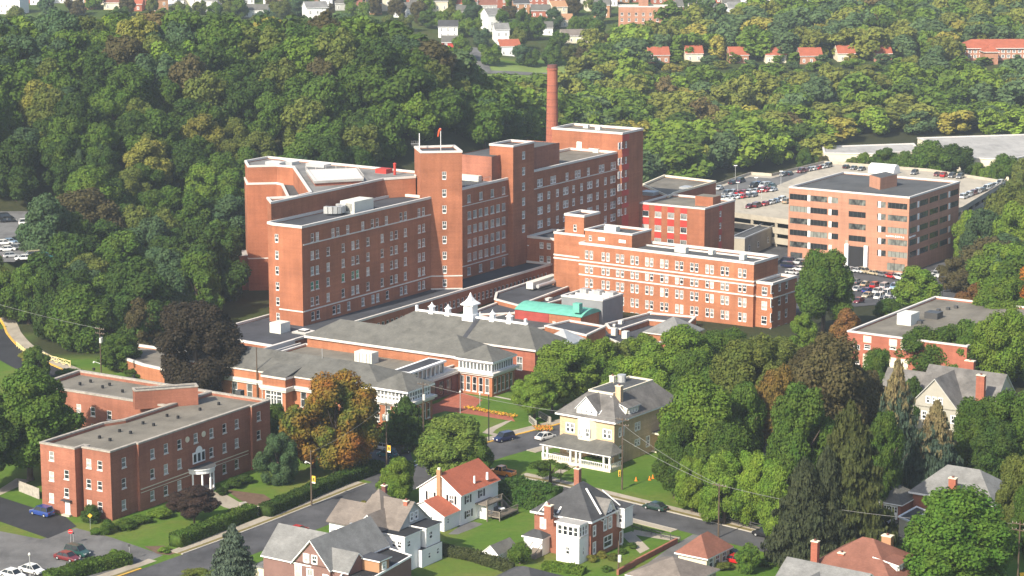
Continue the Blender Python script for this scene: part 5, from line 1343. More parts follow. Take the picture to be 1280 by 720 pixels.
c_ = [(A0, B0), (A1, B0), (A1, B1), (A0, B1)]; d_ = [(i0, j0), (i1, j0), (i1, j1), (i0, j1)]
for i in range(4): j = (i + 1) % 4; b.face([(*c_[i], ze + .23), (*c_[j], ze + .23), (*d_[j], zt), (*d_[i], zt)], 'sh_slate')
b.face([(*p, zt) for p in d_], 'roof_grey'); ring(b, rect(i0, i1, j0, j1), .1, -.25, zt - .15, zt + .3, 'cream'); b.build('roof', T)
dormer(T, W, aL * .5 - 2.3, aL * .5 + 2.3, -.1, 4.9, ze + .3, ze + 1.9, ze + 4.3, 'f', 'sh_slate', 'white')
b = MB(); b.box(-1.8, .1, 4.2, 8.4, ze + .3, ze + 2.0, 'cream'); b.slab([(.4, 3.9, ze + 2.0), (.4, 8.7, ze + 2.0), (-3.6, 8.7, ze + 3.4), (-3.6, 3.9, ze + 3.4)], .15, 'sh_slate', 'white'); b.build('side_dormer', T)
for yy in (5.2, 6.3, 7.4): W.add(None, .13, yy, ze + .8, math.pi / 2, .6, .8, 'darkbold')
b = MB(); b.bar((.2, 3.7, ze + 1.0), (-3.4, 3.7, zt - .2), .24, .14, 'white'); b.bar((aL * .5 + 2.6, .2, ze + 1), (aL * .5 + 2.6, 4.2, zt - .4), .24, .14, 'white'); pieces(b, 'flashing', T)
bay = [(aL * .5 - 2.2, -.02), (aL * .5 - 1.3, -1.0), (aL * .5 + 1.3, -1.0), (aL * .5 + 2.2, -.02)]
b = MB(); b.prism(bay, 3.6, ze, 'cream'); b.build('bay_window', T); W.add(None, aL * .5 + .9, -1.03, 5.2, 0, .85, 1.6, 'darkbold'); W.add(None, aL * .5 - .9, -1.03, 5.2, 0, .6, 1.2, 'plain')
# porch
pa0, pa1, pf = aL - 1.3, f.ax(-4.2, 763, 3.3), -4.2
b = MB(); b.slab([(pa0 - .3, pf - .3, 3.2), (pa1 + .3, pf - .3, 3.2), (pa1 - 2.2, -.03, 4.7), (pa0 + 2.2, -.03, 4.7)], .18, 'sh_grey', 'white'); b.face([(pa1 + .3, pf - .3, 3.2), (pa1 + .3, -.03, 3.2), (pa1 - 2.2, -.03, 4.7)], 'sh_grey'); b.face([(pa0 - .3, -.03, 3.2), (pa0 - .3, pf - .3, 3.2), (pa0 + 2.2, -.03, 4.7)], 'sh_grey')
b.face([(pa0 - .3, -.03, 3.19), (pa1 + .3, -.03, 3.19), (pa1 + .3, pf - .3, 3.0), (pa0 - .3, pf - .3, 3.0)], 'white'); b.build('porch_roof', T)
b = MB(); b.box(pa0, pa1, pf, -.03, 0, .6, 'cream'); b.build('porch_floor', T)
b = MB(); n_ = 34
for i in range(n_ + 1):
    x = pa0 + (pa1 - pa0) * i / n_
    if not (i in range(14, 19)): b.box(x - .05, x + .05, pf + .05, pf + .15, .6, 1.45, 'white')
for s0, s1 in ((pa0, pa0 + (pa1 - pa0) * 14 / n_), (pa0 + (pa1 - pa0) * 18 / n_, pa1)): b.box(s0, s1, pf + .03, pf + .17, 1.4, 1.52, 'white')
b.box(pa1 - .17, pa1 - .03, pf, -.1, 1.4, 1.52, 'white')
for i in range(8): b.box(pa1 - .15, pa1 - .05, pf + .5 * i, pf + .5 * i + .1, .6, 1.45, 'white')
b.build('balustrade', T)
for q_ in (0, .08, .42, .5, .56, .9, 1.0): b = MB(); x = pa0 + (pa1 - pa0) * q_; x = min(max(x, pa0 + .25), pa1 - .25); b.box(x - .17, x + .17, pf + .02, pf + .36, .6, 3.0, 'white'); b.build('column', T)
b = MB(); b.box(.05, 4.6, bR_ - .5, bR_ + 6, 3.6, 3.95, 'cream', 'sh_slate')
for x, y in ((4.3, bR_ - .2), (4.3, bR_ + 5.7), (2.2, bR_ - .2)): b.box(x - .25, x + .25, y - .25, y + .25, .3, 3.6, 'cream')
b.box(.05, 4.6, bR_ - .5, bR_ + 6, 0, .3, 'cream'); b.build('side_porch', T)
W.flush(); a, c_ = f.L(774, 493, zt); chim(T, a, c_, zt - 1.5, zt + 1.6, 1.2, .9, 'brick_yellow'); a, c_ = f.L(766, 478, zt); chim(T, a, c_, zt - .5, zt + 1.2, 1.0, .9, 'cream'); a, c_ = f.L(777, 477, zt); b = MB(); b.tube((a, c_, zt), (a, c_, zt + 1.4), .9, .9, 'metal', 10); b.build('roof_unit', T)
# cream garage, red brown roof
f = FR(*at(883, 716), 0, -35); T = thingF('garage', 'small cream garage with red brown hipped roof beside the alley', 'garage', f); W = Win(T)
zg_ = f.zl(0, 0, 698); aL, bR_ = f.ax(0, 848, zg_), f.bx(0, 912, zg_)
walls(T, W, 'wall', rect(aL, 0, 0, bR_), 0, zg_, 'cream', {1: [(1.5, .4, 1.2, 1.9, 'darkbold'), (3.6, .4, 1.2, 1.9, 'darkbold'), (5.8, .4, 1.2, 1.9, 'darkbold')]})
b = MB(); hip(b, aL, 0, 0, bR_, zg_ + .1, zg_ + 2.9, 'sh_redbrown', .5, fk='white', fh=.25); b.build('roof', T); W.flush()
# grey roofed garage at the bottom edge
x, y = at(841, 695.5, 5.2); f = FR(x, y, 0, -35); T = thingF('garage', 'garage with patchy grey brown hipped roof at the bottom edge', 'garage', f)
b = MB(); b.prism(rect(-5, 5, -5, 5), 0, 2.6, 'stone'); b.build('wall', T); b = MB(); hip(b, -5, 5, -5, 5, 2.7, 5.2, 'sh_brown', .5, ridge=((0, 0), (.01, 0)), fh=.2); b.build('roof', T)
# dark roof tip at bottom centre
x, y = at(657, 708, 5.5); f = FR(x, y, 0, -33); T = thingF('small_house', 'dark grey roof peak cut off by the bottom edge', 'house', f)
b = MB(); b.prism(rect(-5, 5, -5, 5), 0, 2.9, 'siding_grey'); b.build('wall', T); b = MB(); hip(b, -5, 5, -5, 5, 3, 5.5, 'sh_dark', .5, ridge=((-.5, 0), (.5, 0)), fh=.2); b.build('roof', T)
# shed
f = FR(*at(622, 706), 0, -35); T = thingF('garden_shed', 'little white garden shed with grey gable roof on the lawn', 'shed', f)
aL, bR_ = f.ax(0, 605, 1.8), f.bx(0, 645, 1.8); b = MB(); b.prism(rect(aL, 0, 0, bR_), 0, 1.9, 'white'); b.build('wall', T); b = MB(); gable(b, aL, 0, 0, bR_, 1.95, 3.1, 'sh_grey', 'b', .25, .2, .1, 'white'); b.build('roof', T)
# red brown hip roofed house, bottom right
x, y = at(1085, 672, 9.2); f = FR(x, y, 0, -34); T = thingF('brick_house', 'house with large red brown hipped roof and tall brick chimneys at the bottom right', 'house', f); W = Win(T)
walls(T, W, 'wall', rect(-7, 7, -6.5, 6.5), 0, 4.6, 'brick_apt'); b = MB(); hip(b, -7, 7, -6.5, 6.5, 4.8, 9.2, 'sh_redbrown', .6, ridge=((-.9, 0), (.9, 0)), fk='white'); b.build('roof', T)
q_ = f.L(1117, 712, 5.8); b = MB(); b.box(q_[0] - 2.4, q_[0] + .6, q_[1], q_[1] + 3.2, 4.6, 6.7, 'white'); b.slab([(q_[0] - 3.4, q_[1] - .4, 7.4), (q_[0] + 1.0, q_[1] - .4, 6.7), (q_[0] + 1.0, q_[1] + 3.6, 6.7), (q_[0] - 3.4, q_[1] + 3.6, 7.4)], .2, 'sh_redbrown', 'white'); b.build('dormer', T)
W.add(None, q_[0] + .63, q_[1] + 1.0, 5.2, math.pi / 2, .8, 1.2, 'darkbold'); W.add(None, q_[0] + .63, q_[1] + 2.2, 5.2, math.pi / 2, .8, 1.2, 'darkbold'); W.flush()
for px, py, pt, w_, d_ in ((1018.5, 702, 677, 1.1, .8), (1109, 690, 670, 1.6, 1.1), (1052, 700, 691.5, 1.0, .8)): a, c_ = f.L(px, py, 6); chim(T, a, c_, 4.5, f.zl(a, c_, pt), w_, d_, 'brick_red' if px != 1109 else 'tan')
x, y = at(1035, 706, 8.0); f = FR(x, y, 0, -36); T = thingF('grey_roofed_house', 'light grey gable roof in front of the red brown hipped roof', 'house', f)
b = MB(); b.prism(rect(-6.8, 7, -5, 5), 0, 4.8, 'cream'); b.build('wall', T); b = MB(); gable(b, -6.8, 7, -5, 5, 4.9, 8.0, 'sh_light', 'a', .5, .3, .2, 'cream'); b.build('roof', T)
b = MB(); gable(b, -3, 1.6, -6.5, -1.5, 5.2, 7.2, 'sh_light', 'b', .4, .3, .18, 'cream'); b.build('cross_gable', T)
# brick garage with white doors
f = FR(*at(1125, 652), 0, -34); T = thingF('garage', 'brick garage with grey hipped roof and white panelled carriage doors', 'garage', f); W = Win(T)
zg_ = f.zl(0, 0, 631); aL, bR_ = f.ax(0, 1090, zg_), f.bx(0, 1147, zg_)
walls(T, W, 'wall', rect(aL, 0, 0, bR_), 0, zg_, 'brick_apt'); b = MB(); hip(b, aL, 0, 0, bR_, zg_ + .1, zg_ + 2.3, 'sh_grey', .5, fk='white', fh=.22); b.build('roof', T)
for k in range(2):
    x1 = -.5 - k * 3.2; b = MB(); b.box(x1 - 2.7, x1, -.08, -.01, 0, zg_ - .35, 'white')
    for i in range(5):
        for j in range(2): b.box(x1 - 2.5 + i * .5, x1 - 2.15 + i * .5, -.1, -.08, zg_ - 1.5 + j * .5, zg_ - 1.1 + j * .5, 'glass_dark')
    b.build('door', T)
W.flush()
# grey hip roofed house on the right
f = FR(*at(1240, 631, 4.4), 0, -34); T = thingF('brick_house', 'house with big plain grey roof and short red chimney behind the bottom right maple', 'house', f); W = Win(T)
aL, bR_ = f.ax(4, 1153, 4.4), f.bx(0, 1262, 4.4); zr = 9.0; rp = f.L(1225, 587, zr)
walls(T, W, 'wall', rect(aL, 0, 0, bR_ + 3), 0, 4.3, 'brick_apt', {1: [(1.5, 1.2, .9, 1.8, 'bold'), (4, 1.2, 1.2, 1.8, 'bold')]}); b = MB(); hip(b, aL, 0, 0, bR_ + 3, 4.5, zr, 'sh_light', .6, ridge=((rp[0] - 6, rp[1]), (rp[0], rp[1])), fk='white'); b.build('roof', T); W.flush()
a, c_ = f.L(1191, 611, 6.5); chim(T, a, c_, 4.5, f.zl(a, c_, 598), 1.3, .9); b = MB(); pq = [f.L(*p, 3) for p in ((1124, 646), (1138, 652), (1160, 640), (1146, 634))]; b.prism(ccw(pq), 0, 3, 'cream', 'sh_dark'); ring(b, ccw(pq), .2, -.1, 2.85, 3.15, 'white'); b.build('porch', T)
b = MB(); pq = [f.L(*p, 3) for p in ((1232, 655), (1262, 664), (1284, 650), (1256, 640))]; b.prism(ccw(pq), 0, 3, 'cream', 'roof_grey'); ring(b, ccw(pq), .2, -.1, 2.85, 3.2, 'white'); b.build('rear_porch', T)
# stucco house
f = FR(*at(1199, 513, 6.3), 0, -34); T = thingF('stucco_house', 'beige stucco house with steep grey roof, big front gable and tall red chimney', 'house', f); W = Win(T)
aL = f.ax(0, 1137, 6.3); pk = f.zl(aL / 2, 0, 473)
walls(T, W, 'wall', rect(aL, 0, 0, 9), 0, 6.2, 'stucco', {0: [(3.2, 3.6, .9, 1.5, 'bold'), (9.4, 3.5, .9, 1.5, 'bold')]})
roofpart(T, gable, aL, 0, 0, 9, 6.2, pk, 'sh_slate', 'b', .3, .35, .25, 'stucco', name='front_roof', fk='siding_grey')
for t in (-1.3, 0, 1.3): W.add(None, aL / 2 + t, -.03, 7.0, 0, .75, 1.2, 'bold')
r0, r1 = f.L(1163, 455, pk + .4), f.L(1257.5, 467.5, pk + .4); bm_ = (r0[1] + r1[1]) / 2; hw = min(7, bm_ - 1.5)
walls(T, W, 'main_wall', rect(r0[0], r1[0] + 1, bm_ - hw, bm_ + hw), 0, 5.8, 'tan', {0: [(-r0[0] + 1.4, 3.2, 1.0, 1.6, 'bold')]})
roofpart(T, gable, r0[0], r1[0], bm_ - hw, bm_ + hw, 5.9, pk + .4, 'sh_slate', 'a', .5, .3, .25, 'stucco', fk='siding_grey')
roofpart(T, gable, r0[0] - 9, r0[0], bm_ - hw + 1, bm_ + hw - 1, 5.0, pk - 1.4, 'sh_slate', 'a', .5, .3, .25, 'stucco', name='left_roof', fk='siding_grey')
c_ = bm_ - hw - .55; a = f.ax(c_, 1225.5, 9); chim(T, a, c_, 0, f.zl(a, c_, 469.5), 1.7, .9); a, c_ = f.L(1211, 460.5, pk + .4); chim(T, a, c_ + .6, pk - 1, pk + 1.8, 1.9, 1.0); W.flush()
# hidden grey roof
f = FR(*at(1008, 573, 5), 0, -34); T = thingF('grey_roofed_house', 'long grey roof almost hidden by the light green trees', 'house', f)
b = MB(); b.prism(rect(-13, 0, 0, 7), 0, 4.8, 'siding_grey'); b.build('wall', T); b = MB(); gable(b, -13, 0, 0, 7, 5, 7.6, 'sh_slate', 'a', .5, .3, .2, 'siding_grey'); b.build('roof', T)

# ------------------------------------------------------------------ far town
far_rng = random.Random(4)
FARM = [('white', 'white'), ('cream', 'cream'), ('brick_red', 'red brick'), ('siding_grey', 'grey'), ('tan', 'tan')]
RFM = [('sh_grey', 'grey'), ('sh_redbrown', 'brown'), ('sh_light', 'pale grey'), ('sh_dark', 'dark'), ('sh_red', 'red')]
def far_house(px, py, wpx, wall_, roof_, label, deg=0, h=6, rh=2.8, dep=9, ax='a', group=None, name='town_house'):
    x, y = g(px, py); z = gz(x, y); D = pr(x, y, z)[2]; L_ = wpx * D / FP; f = FR(x, y, z, deg)
    T = thingF(name, label, 'house', f, group); b = MB(); b.prism(rect(-L_ / 2, L_ / 2, 0, dep), -3, h, wall_); b.build('wall', T)
    b = MB(); gable(b, -L_ / 2, L_ / 2, 0, dep, h, h + rh, roof_, ax, .4, .3, .2, wall_); b.build('roof', T)
    W = Win(T); nw = max(2, int(L_ / 3)); st = 'darkbold'
    for r_ in range(2 if h > 5 else 1):
        for i in range(nw): W.add(None, -L_ / 2 + L_ * (i + .5) / nw, -.02, .9 + r_ * 2.8, 0, .9, 1.4, st)
    W.flush(); return T
FH = [
 (397, 26, 28, 'white', 'sh_light', 'tall white house above the trees with pale roof', 20, 7), (270, 5, 16, 'white', 'sh_grey', 'white row house end at the top edge left of centre', 10, 7), (300, 6, 14, 'brick_red', 'sh_light', 'narrow red brick house at the top edge', 8, 8), (320, 22, 30, 'white', 'sh_grey', 'grey roofed white house half sunk in the trees', -8, 4),
 (235, 8, 18, 'cream', 'sh_grey', 'cream house at the top edge above the dark woods', 5, 7), (212, 10, 18, 'white', 'sh_redbrown', 'white house with brown roof at the top edge', 5, 7), (175, 6, 18, 'brick_red', 'sh_light', 'red house at the top edge above the woods', 5, 6), (12, 18, 30, 'white', 'sh_light', 'big pale gabled house in the top left corner', -20, 8), (50, 6, 24, 'white', 'sh_grey', 'white house by the top left corner', 5, 6), (130, 6, 20, 'cream', 'sh_grey', 'small cream house at the top edge left', 5, 6),
 (480, 14, 20, 'cream', 'sh_light', 'cream house with pyramid like roof near the top', 15, 7), (503, 22, 22, 'white', 'sh_grey', 'low white house with grey roof beside the town trees', -6, 5), (516, 8, 16, 'brick_red', 'sh_redbrown', 'red brick house at the top edge of the town', 0, 7), (452, 5, 14, 'brick_red', 'sh_grey', 'small brick house at the top edge', 0, 6), (418, 4, 14, 'white', 'sh_grey', 'small white house at the very top edge', 0, 6),
 (547, 20, 26, 'cream', 'sh_grey', 'tan house with wide dark gable', 12, 8), (540, 7, 22, 'siding_grey', 'sh_light', 'grey house behind the tan gabled house', 10, 8), (560, 48, 24, 'white', 'sh_dark', 'white house with dark slate dormer roof', 0, 6), (563, 60, 22, 'panel_red', 'sh_grey', 'low red fronted house under the dark roofed house', 0, 3),
 (620, 40, 22, 'white', 'sh_light', 'tall bright white house on the slope', 25, 9), (628, 54, 18, 'white', 'sh_light', 'white house wing below the tall white house', 10, 7), (638, 70, 26, 'white', 'sh_red', 'white house with red roof above the meadow', 14, 5), (660, 10, 44, 'brick_red', 'sh_light', 'long red brick row with pale dormers at the top', 0, 6), (676, 22, 24, 'brick_red', 'sh_grey', 'red house in front of the long brick row', 0, 4),
 (700, 22, 20, 'cream', 'tan', 'cream house with orange lit roof', 20, 6), (706, 34, 22, 'cream', 'tan', 'low cream wing of the orange roofed house', 10, 4), (682, 44, 18, 'white', 'sh_grey', 'small white house with grey roof among town trees', 0, 4), (722, 54, 40, 'cream', 'sh_brown', 'long low beige house with brown roof', 6, 4),
 (858, 14, 26, 'siding_grey', 'sh_grey', 'grey roofed house right of the brick apartment block', 0, 6), (890, 22, 16, 'white', 'sh_grey', 'small white gabled house at the end of the far street', 20, 6), (930, 26, 40, 'white', 'sh_light', 'long white double house by the far street', 0, 7), (968, 12, 20, 'white', 'sh_grey', 'bright white house at the top edge', 0, 8), (902, 4, 16, 'brick_red', 'sh_grey', 'red house above the far street', 0, 6), (985, 22, 18, 'cream', 'sh_light', 'cream house beside the long white double house', 0, 4), (1020, 12, 26, 'cream', 'sh_light', 'pale house among yellowish trees at the top edge', 10, 5), (1110, 8, 30, 'tan', 'sh_redbrown', 'tan and white building in the trees at the top edge', 0, 6), (600, 12, 18, 'white', 'sh_dark', 'small white house in the middle of the far town', 0, 6), (578, 26, 14, 'cream', 'sh_grey', 'little cream house between dark town trees', 0, 5), (585, 5, 18, 'brick_red', 'sh_light', 'brick house at the top edge in the middle', 0, 6), (760, 8, 24, 'white', 'sh_grey', 'white house left of the brick apartment block', 8, 7), (800, 3, 20, 'brick_red', 'sh_grey', 'dark roofed brick house behind the apartment block', 0, 5), (728, 6, 18, 'siding_grey', 'sh_dark', 'grey house with dark roof at the top edge', 0, 6), (355, 4, 16, 'white', 'sh_grey', 'white house at the top edge left of the tall white house', 0, 6), (1280, 4, 16, 'white', 'sh_grey', 'small white house in the top right corner', 0, 5)]
tr_ = random.Random(77)
ordn = ['first', 'second', 'third', 'fourth', 'fifth', 'sixth', 'seventh', 'eighth', 'ninth', 'tenth', 'eleventh', 'twelfth', 'thirteenth', 'fourteenth', 'fifteenth']
TOP = [(30, 4), (72, 4), (95, 5), (152, 4), (192, 5), (255, 3), (285, 4), (338, 5), (372, 4), (392, 8), (434, 4), (466, 4), (492, 5), (532, 3), (606, 5), (625, 12), (640, 5), (700, 8), (712, 14), (744, 14), (776, 4), (826, 5), (842, 12), (872, 5), (884, 10), (916, 12), (930, 5), (950, 5), (1000, 4), (1045, 5), (108, 12), (140, 12), (168, 14), (200, 15), (222, 9), (248, 11), (262, 15), (290, 12), (312, 12), (345, 13), (368, 14), (408, 13), (428, 13), (444, 16), (468, 18), (492, 12), (524, 16), (570, 14), (590, 16), (610, 20), (652, 18), (690, 12), (752, 22), (846, 24), (872, 20), (914, 20), (946, 16), (1004, 14)]
TOP.sort(); cnt = {}
for px, py in TOP:
    wk_, wn = tr_.choice(FARM); rk_, rn = tr_.choice(RFM); key = (wn, rn); cnt[key] = cnt.get(key, 0) + 1
    FH.append((px, py, tr_.randint(12, 22), wk_, rk_, '%s house with %s roof, %s such from the left along the top edge' % (wn, rn, ordn[cnt[key] - 1]), tr_.randint(-8, 14), tr_.choice((4, 6, 7))))
for q in FH: far_house(q[0], q[1], q[2], q[3], q[4], q[5], q[6], q[7])
for i, (px, py, wpx) in enumerate(((824, 79, 26), (868, 77, 22), (924, 79, 24), (970, 79, 26), (1014, 80, 28), (1058, 77, 22), (1104, 77, 22))):
    ord_ = ['leftmost', 'second', 'third', 'fourth', 'fifth', 'sixth', 'rightmost'][i]
    far_house(px, py, wpx, 'brick_mob' if i % 2 == 0 else 'cream', 'sh_red', ord_ + ' from the left of the seven red roofed row houses in the far woods', 6, 4.2, 3.4, 9, 'a', 'red roofed row houses', 'row_house')
# far brick apartment block and the long red roofed building
x, y = g(804, 36); z = gz(x, y); D = pr(x, y, z)[2]; f = FR(x, y, z, -3); L_ = 62 * D / FP
T = thingF('apartment_block', 'flat roofed red brick apartment block far off at the top of the picture', 'apartment building', f); W = Win(T)
block(T, 'wall', rect(-L_ / 2, L_ / 2, 0, 12), -4, 11.5, 'brick_mob', W, 'roof_grey', {0: [(L_ * (i + .5) / 7, 1.0 + j * 2.9, 1.3, 1.6, 'dark') for i in range(7) for j in range(3)]}, copeh=.6)
b = MB(); b.box(-2.5, 2.5, 3, 8, 11, 15, 'brick_mob'); b.build('roof_hut', T); W.flush()
x, y = g(1243, 76); z = gz(x, y); D = pr(x, y, z)[2]; f = FR(x, y, z, 3); L_ = 84 * D / FP
T = thingF('long_red_roofed_building', 'long brick building with bright red hipped roof at the right edge of the far woods', 'building', f); W = Win(T)
walls(T, W, 'wall', rect(-L_ / 2, L_ / 2 + 5, 0, 12), -3, 6, 'brick_mob', {0: [(L_ * (i + .5) / 12, 1.5 + j * 2.4, 1.4, 1.3, 'darkbold') for i in range(12) for j in range(2)]})
b = MB(); hip(b, -L_ / 2, L_ / 2 + 5, 0, 12, 6.2, 10, 'sh_red', .8); b.build('roof', T)
walls(T, W, 'front_wing', rect(-L_ * .22, -L_ * .02, -9, -.02), -3, 5, 'brick_mob'); b = MB(); hip(b, -L_ * .22, -L_ * .02, -9, 3, 5.2, 8.5, 'sh_red', .7); b.build('wing_roof', T); W.flush()
M['meadow'] = plain('meadow', (0.15, 0.21, 0.05), 0.95, 0.25, 0.05)
draped('meadow', [g(560, 112), g(712, 112), g(705, 82), g(575, 80)], 'meadow', .25)
far_roads = [[(560, 92), (600, 91), (680, 94), (760, 99)], [(588, 60), (600, 76), (606, 91)], [(892, 30), (900, 24), (905, 14)], [(780, 96), (840, 98)]]
for ln in far_roads:
    P_ = smooth([g(*p) for p in ln], 8); strip('road', P_, -3.2, 3.2, .5, 'asphalt_light', None, gz)
# ------------------------------------------------------------------ cars
def car_parts(kind):
    """returns {part: MB}; nose towards +x, wheels on z=0"""
    S = dict(sedan=(4.7, 1.8, 1.42, .86, (-1.75, -1.05, .55, 1.25)), suv=(4.7, 1.86, 1.78, 1.02, (-2.2, -1.85, .55, 1.2)), van=(4.9, 1.9, 1.8, 1.0, (-2.3, -2.05, .9, 1.75)), hatch=(4.1, 1.72, 1.45, .9, (-1.95, -1.5, .45, 1.15)), pickup=(5.3, 1.9, 1.78, 1.0, (-.5, -.35, .8, 1.35)))[kind]
    L_, W_, H_, BZ, (x0, x1, x2, x3) = S; h = L_ / 2; w_ = W_ / 2; P = {}
    b = MB(); zf = .28
    sec = [(-h, .42, BZ - .16, .86), (-h + .12, zf, BZ - .02, .95), (-h + .8, zf, BZ, 1), (x3, zf, BZ, 1), (h - .9, zf, BZ - .08, .98), (h - .15, zf, BZ - .22, .9), (h, .4, BZ - .34, .8)]
    rings = []
    for x, zl, zh, k in sec:
        i = len(b.v); b.v += [(x, -w_ * k, zl), (x, -w_ * k, (zl + zh) / 2 + .05), (x, -w_ * k * .93, zh), (x, w_ * k * .93, zh), (x, w_ * k, (zl + zh) / 2 + .05), (x, w_ * k, zl)]; rings.append(i)
    for i, j in zip(rings, rings[1:]):
        for q in range(6): r = (q + 1) % 6; b.f.append((i + q, i + r, j + r, j + q)[::-1]); b.m.append(b.mi('paint'))
    b.f.append(tuple(rings[0] + q for q in range(6))[::-1]); b.m.append(0); b.f.append(tuple(rings[-1] + q for q in range(6))); b.m.append(0)
    wt, wb = w_ * .74, w_ * .92
    b.face([(x1, -wt, H_), (x2, -wt, H_), (x2, wt, H_), (x1, wt, H_)], 'paint')
    for s_ in (-1, 1):
        for (xa, xb) in ((x0, x1), (x3, x2), ((x0 + x3) / 2 - .1, (x1 + x2) / 2)): b.bar((xa, s_ * (wb + .01), BZ - .02), (xb, s_ * (wt + .01), H_ - .01), .08, .05, 'paint')
        b.bar((x1, s_ * wt, H_ - .02), (x2, s_ * wt, H_ - .02), .07, .07, 'paint')
    if kind == 'pickup':
        for s_ in (-1, 1): b.box(-h + .1, x0, s_ * w_ * .93 - .06, s_ * w_ * .93 + .06, BZ - .05, BZ + .12, 'paint')
        b.box(-h + .2, x0, -w_ * .8, w_ * .8, BZ, BZ + .02, 'black')
    P['body'] = b
    b = MB(); z0, z1 = BZ - .02, H_ - .03
    q0 = [(x0, -wb, z0), (x3, -wb, z0), (x3, wb, z0), (x0, wb, z0)]; q1 = [(x1, -wt, z1), (x2, -wt, z1), (x2, wt, z1), (x1, wt, z1)]
    for i in range(4): j = (i + 1) % 4; b.face([q0[i], q0[j], q1[j], q1[i]], 'glass_car')
    P['windows'] = b
    P['headlight'] = []; P['taillight'] = []; P['wheel'] = []
    for s_ in (-1, 1):
        b = MB(); b.box(h - .12, h + .01, s_ * w_ * .58 - .17, s_ * w_ * .58 + .17, BZ - .42, BZ - .26, 'lamp_glass'); P['headlight'].append(b)
        b = MB(); b.box(-h - .01, -h + .08, s_ * w_ * .62 - .15, s_ * w_ * .62 + .15, BZ - .34, BZ - .16, 'lamp_red'); P['taillight'].append(b)
        for x in (-h + .95, h - .9):
            b = MB(); b.tube((x, s_ * (w_ - .2), .33), (x, s_ * (w_ + .015), .33), .33, .33, 'tyre', 12); P['wheel'].append((b, x, s_ * (w_ + .016), s_))
    return P
M['glass_car'] = plain('glass_car', (0.02, 0.025, 0.03), 0.08, 0.1, spec=.6)
M['lamp_glass'] = plain('lamp_glass', (0.75, 0.75, 0.72), 0.15); M['lamp_red'] = plain('lamp_red', (0.4, 0.01, 0.01), 0.2)
CARM = {}
def merged(kind):
    if kind in CARM: return CARM[kind]
    P = car_parts(kind); b = MB()
    def add(o):
        i = len(b.v); b.v += o.v
        for f_, m_ in zip(o.f, o.m): b.f.append(tuple(i + q for q in f_)); b.m.append(b.mi(o.k[m_]))
    add(P['body']); add(P['windows'])
    for l in ('headlight', 'taillight'): [add(o) for o in P[l]]
    for o in P['wheel']: add(o[0])
    CARM[kind] = b.mesh('car'); return CARM[kind]
COL = dict(white=(.72, .72, .7), silver=(.42, .43, .44), grey=(.16, .165, .17), black=(.012, .012, .014), red=(.42, .015, .015), maroon=(.13, .012, .015), blue=(.02, .05, .22), navy=(.01, .015, .06), green=(.012, .06, .05), teal=(.03, .16, .17), tan=(.36, .3, .2), orange=(.75, .25, .02), lightblue=(.25, .36, .5), darkgreen=(.01, .03, .02))
KN = dict(sedan='sedan', suv='suv', van='minivan', hatch='hatchback', pickup='pickup truck')
HERO = {}
def hero_car(kind, px, py, deg, col, label, group=None, z=None, at_z=0.0):
    x, y = at(px, py, at_z); zz = .02 + at_z if z is None else z
    if kind not in HERO:
        T = thing('car', label, 'car', x, y, zz, R(deg)); P = car_parts(kind)
        bd = P['body'].build('body', T); P['windows'].build('windows', T)
        for o in P['headlight']: o.build('headlight', T)
        for o in P['taillight']: o.build('taillight', T)
        for (o, wx, wy, s_) in P['wheel']:
            wl = o.build('wheel', T); r_ = MB(); r_.tube((wx, wy - .03 * s_, .33), (wx, wy + .005 * s_, .33), .2, .17, 'metal', 10); r_.build('rim', wl)
        HERO[kind] = T
    else: T = copy_tree(HERO[kind])
    T.location = (x, y, zz); T.rotation_euler = (0, 0, R(deg)); T['label'] = label; T['category'] = 'pickup truck' if kind == 'pickup' else 'car'
    if group: T['group'] = group
    T.children[0].color = (*COL[col], 1)
    for ch in T.children:
        if ch.name.startswith('body'): ch.color = (*COL[col], 1)
    return T
hero_car('suv', 52.5, 644, -35 + 180, 'blue', 'dark blue suv beside the side door of the brick apartment house')
hero_car('sedan', 84, 700, -33, 'maroon', 'maroon sedan in front of a dark green suv in the lower left lot')
hero_car('suv', 97, 694, -33, 'green', 'dark green suv between hedge and maroon sedan in the lower left lot')
hero_car('sedan', 40, 716, -33, 'white', 'white sedan nearest the hedge at the bottom left')
hero_car('sedan', 16, 722, -33, 'white', 'white sedan cut off by the bottom left edge')
hero_car('suv', 630, 551, 42 + 180, 'navy', 'dark suv driving on the main street beside the round lawn tree')
hero_car('sedan', 682, 549, 44, 'white', 'white sedan driving on the main street left of the yellow mansion')
hero_car('sedan', 819, 637, -37 + 180, 'darkgreen', 'dark green sedan parked on the side street kerb')
hero_car('suv', 957, 671, -37 + 180, 'black', 'black suv parked beside the big hemlocks')
hero_car('pickup', 628, 594, 145, 'orange', 'orange truck on the side street behind the red roofed white house')
hero_car('sedan', 372, 667, 57, 'red', 'red car on the main street behind the brown house')
hero_car('sedan', 350, 537, 40, 'teal', 'grey green sedan parked before the entrance of the low building')
hero_car('sedan', 366, 541, 40, 'silver', 'silver sedan parked next to the grey green sedan')
hero_car('hatch', 478, 562, 150, 'white', 'white car parked near the banner pole')
hero_car('hatch', 484, 571, 150, 'teal', 'blue green car behind the banner pole')
hero_car('suv', 500, 568, 50, 'black', 'black suv beside the dark green pine')
hero_car('hatch', 478, 549, 150, 'lightblue', 'light blue car in front of the corner pavilion')
hero_car('suv', 1101, 658, 40, 'silver', 'silver suv on the drive before the brick garage')
hero_car('sedan', 1120, 662, -145, 'black', 'black sedan on the drive before the brick garage')
hero_car('sedan', 914, 697, -35, 'navy', 'dark blue car behind the small cream garage')
hero_car('sedan', 921, 704, -35, 'red', 'red car behind the small cream garage')
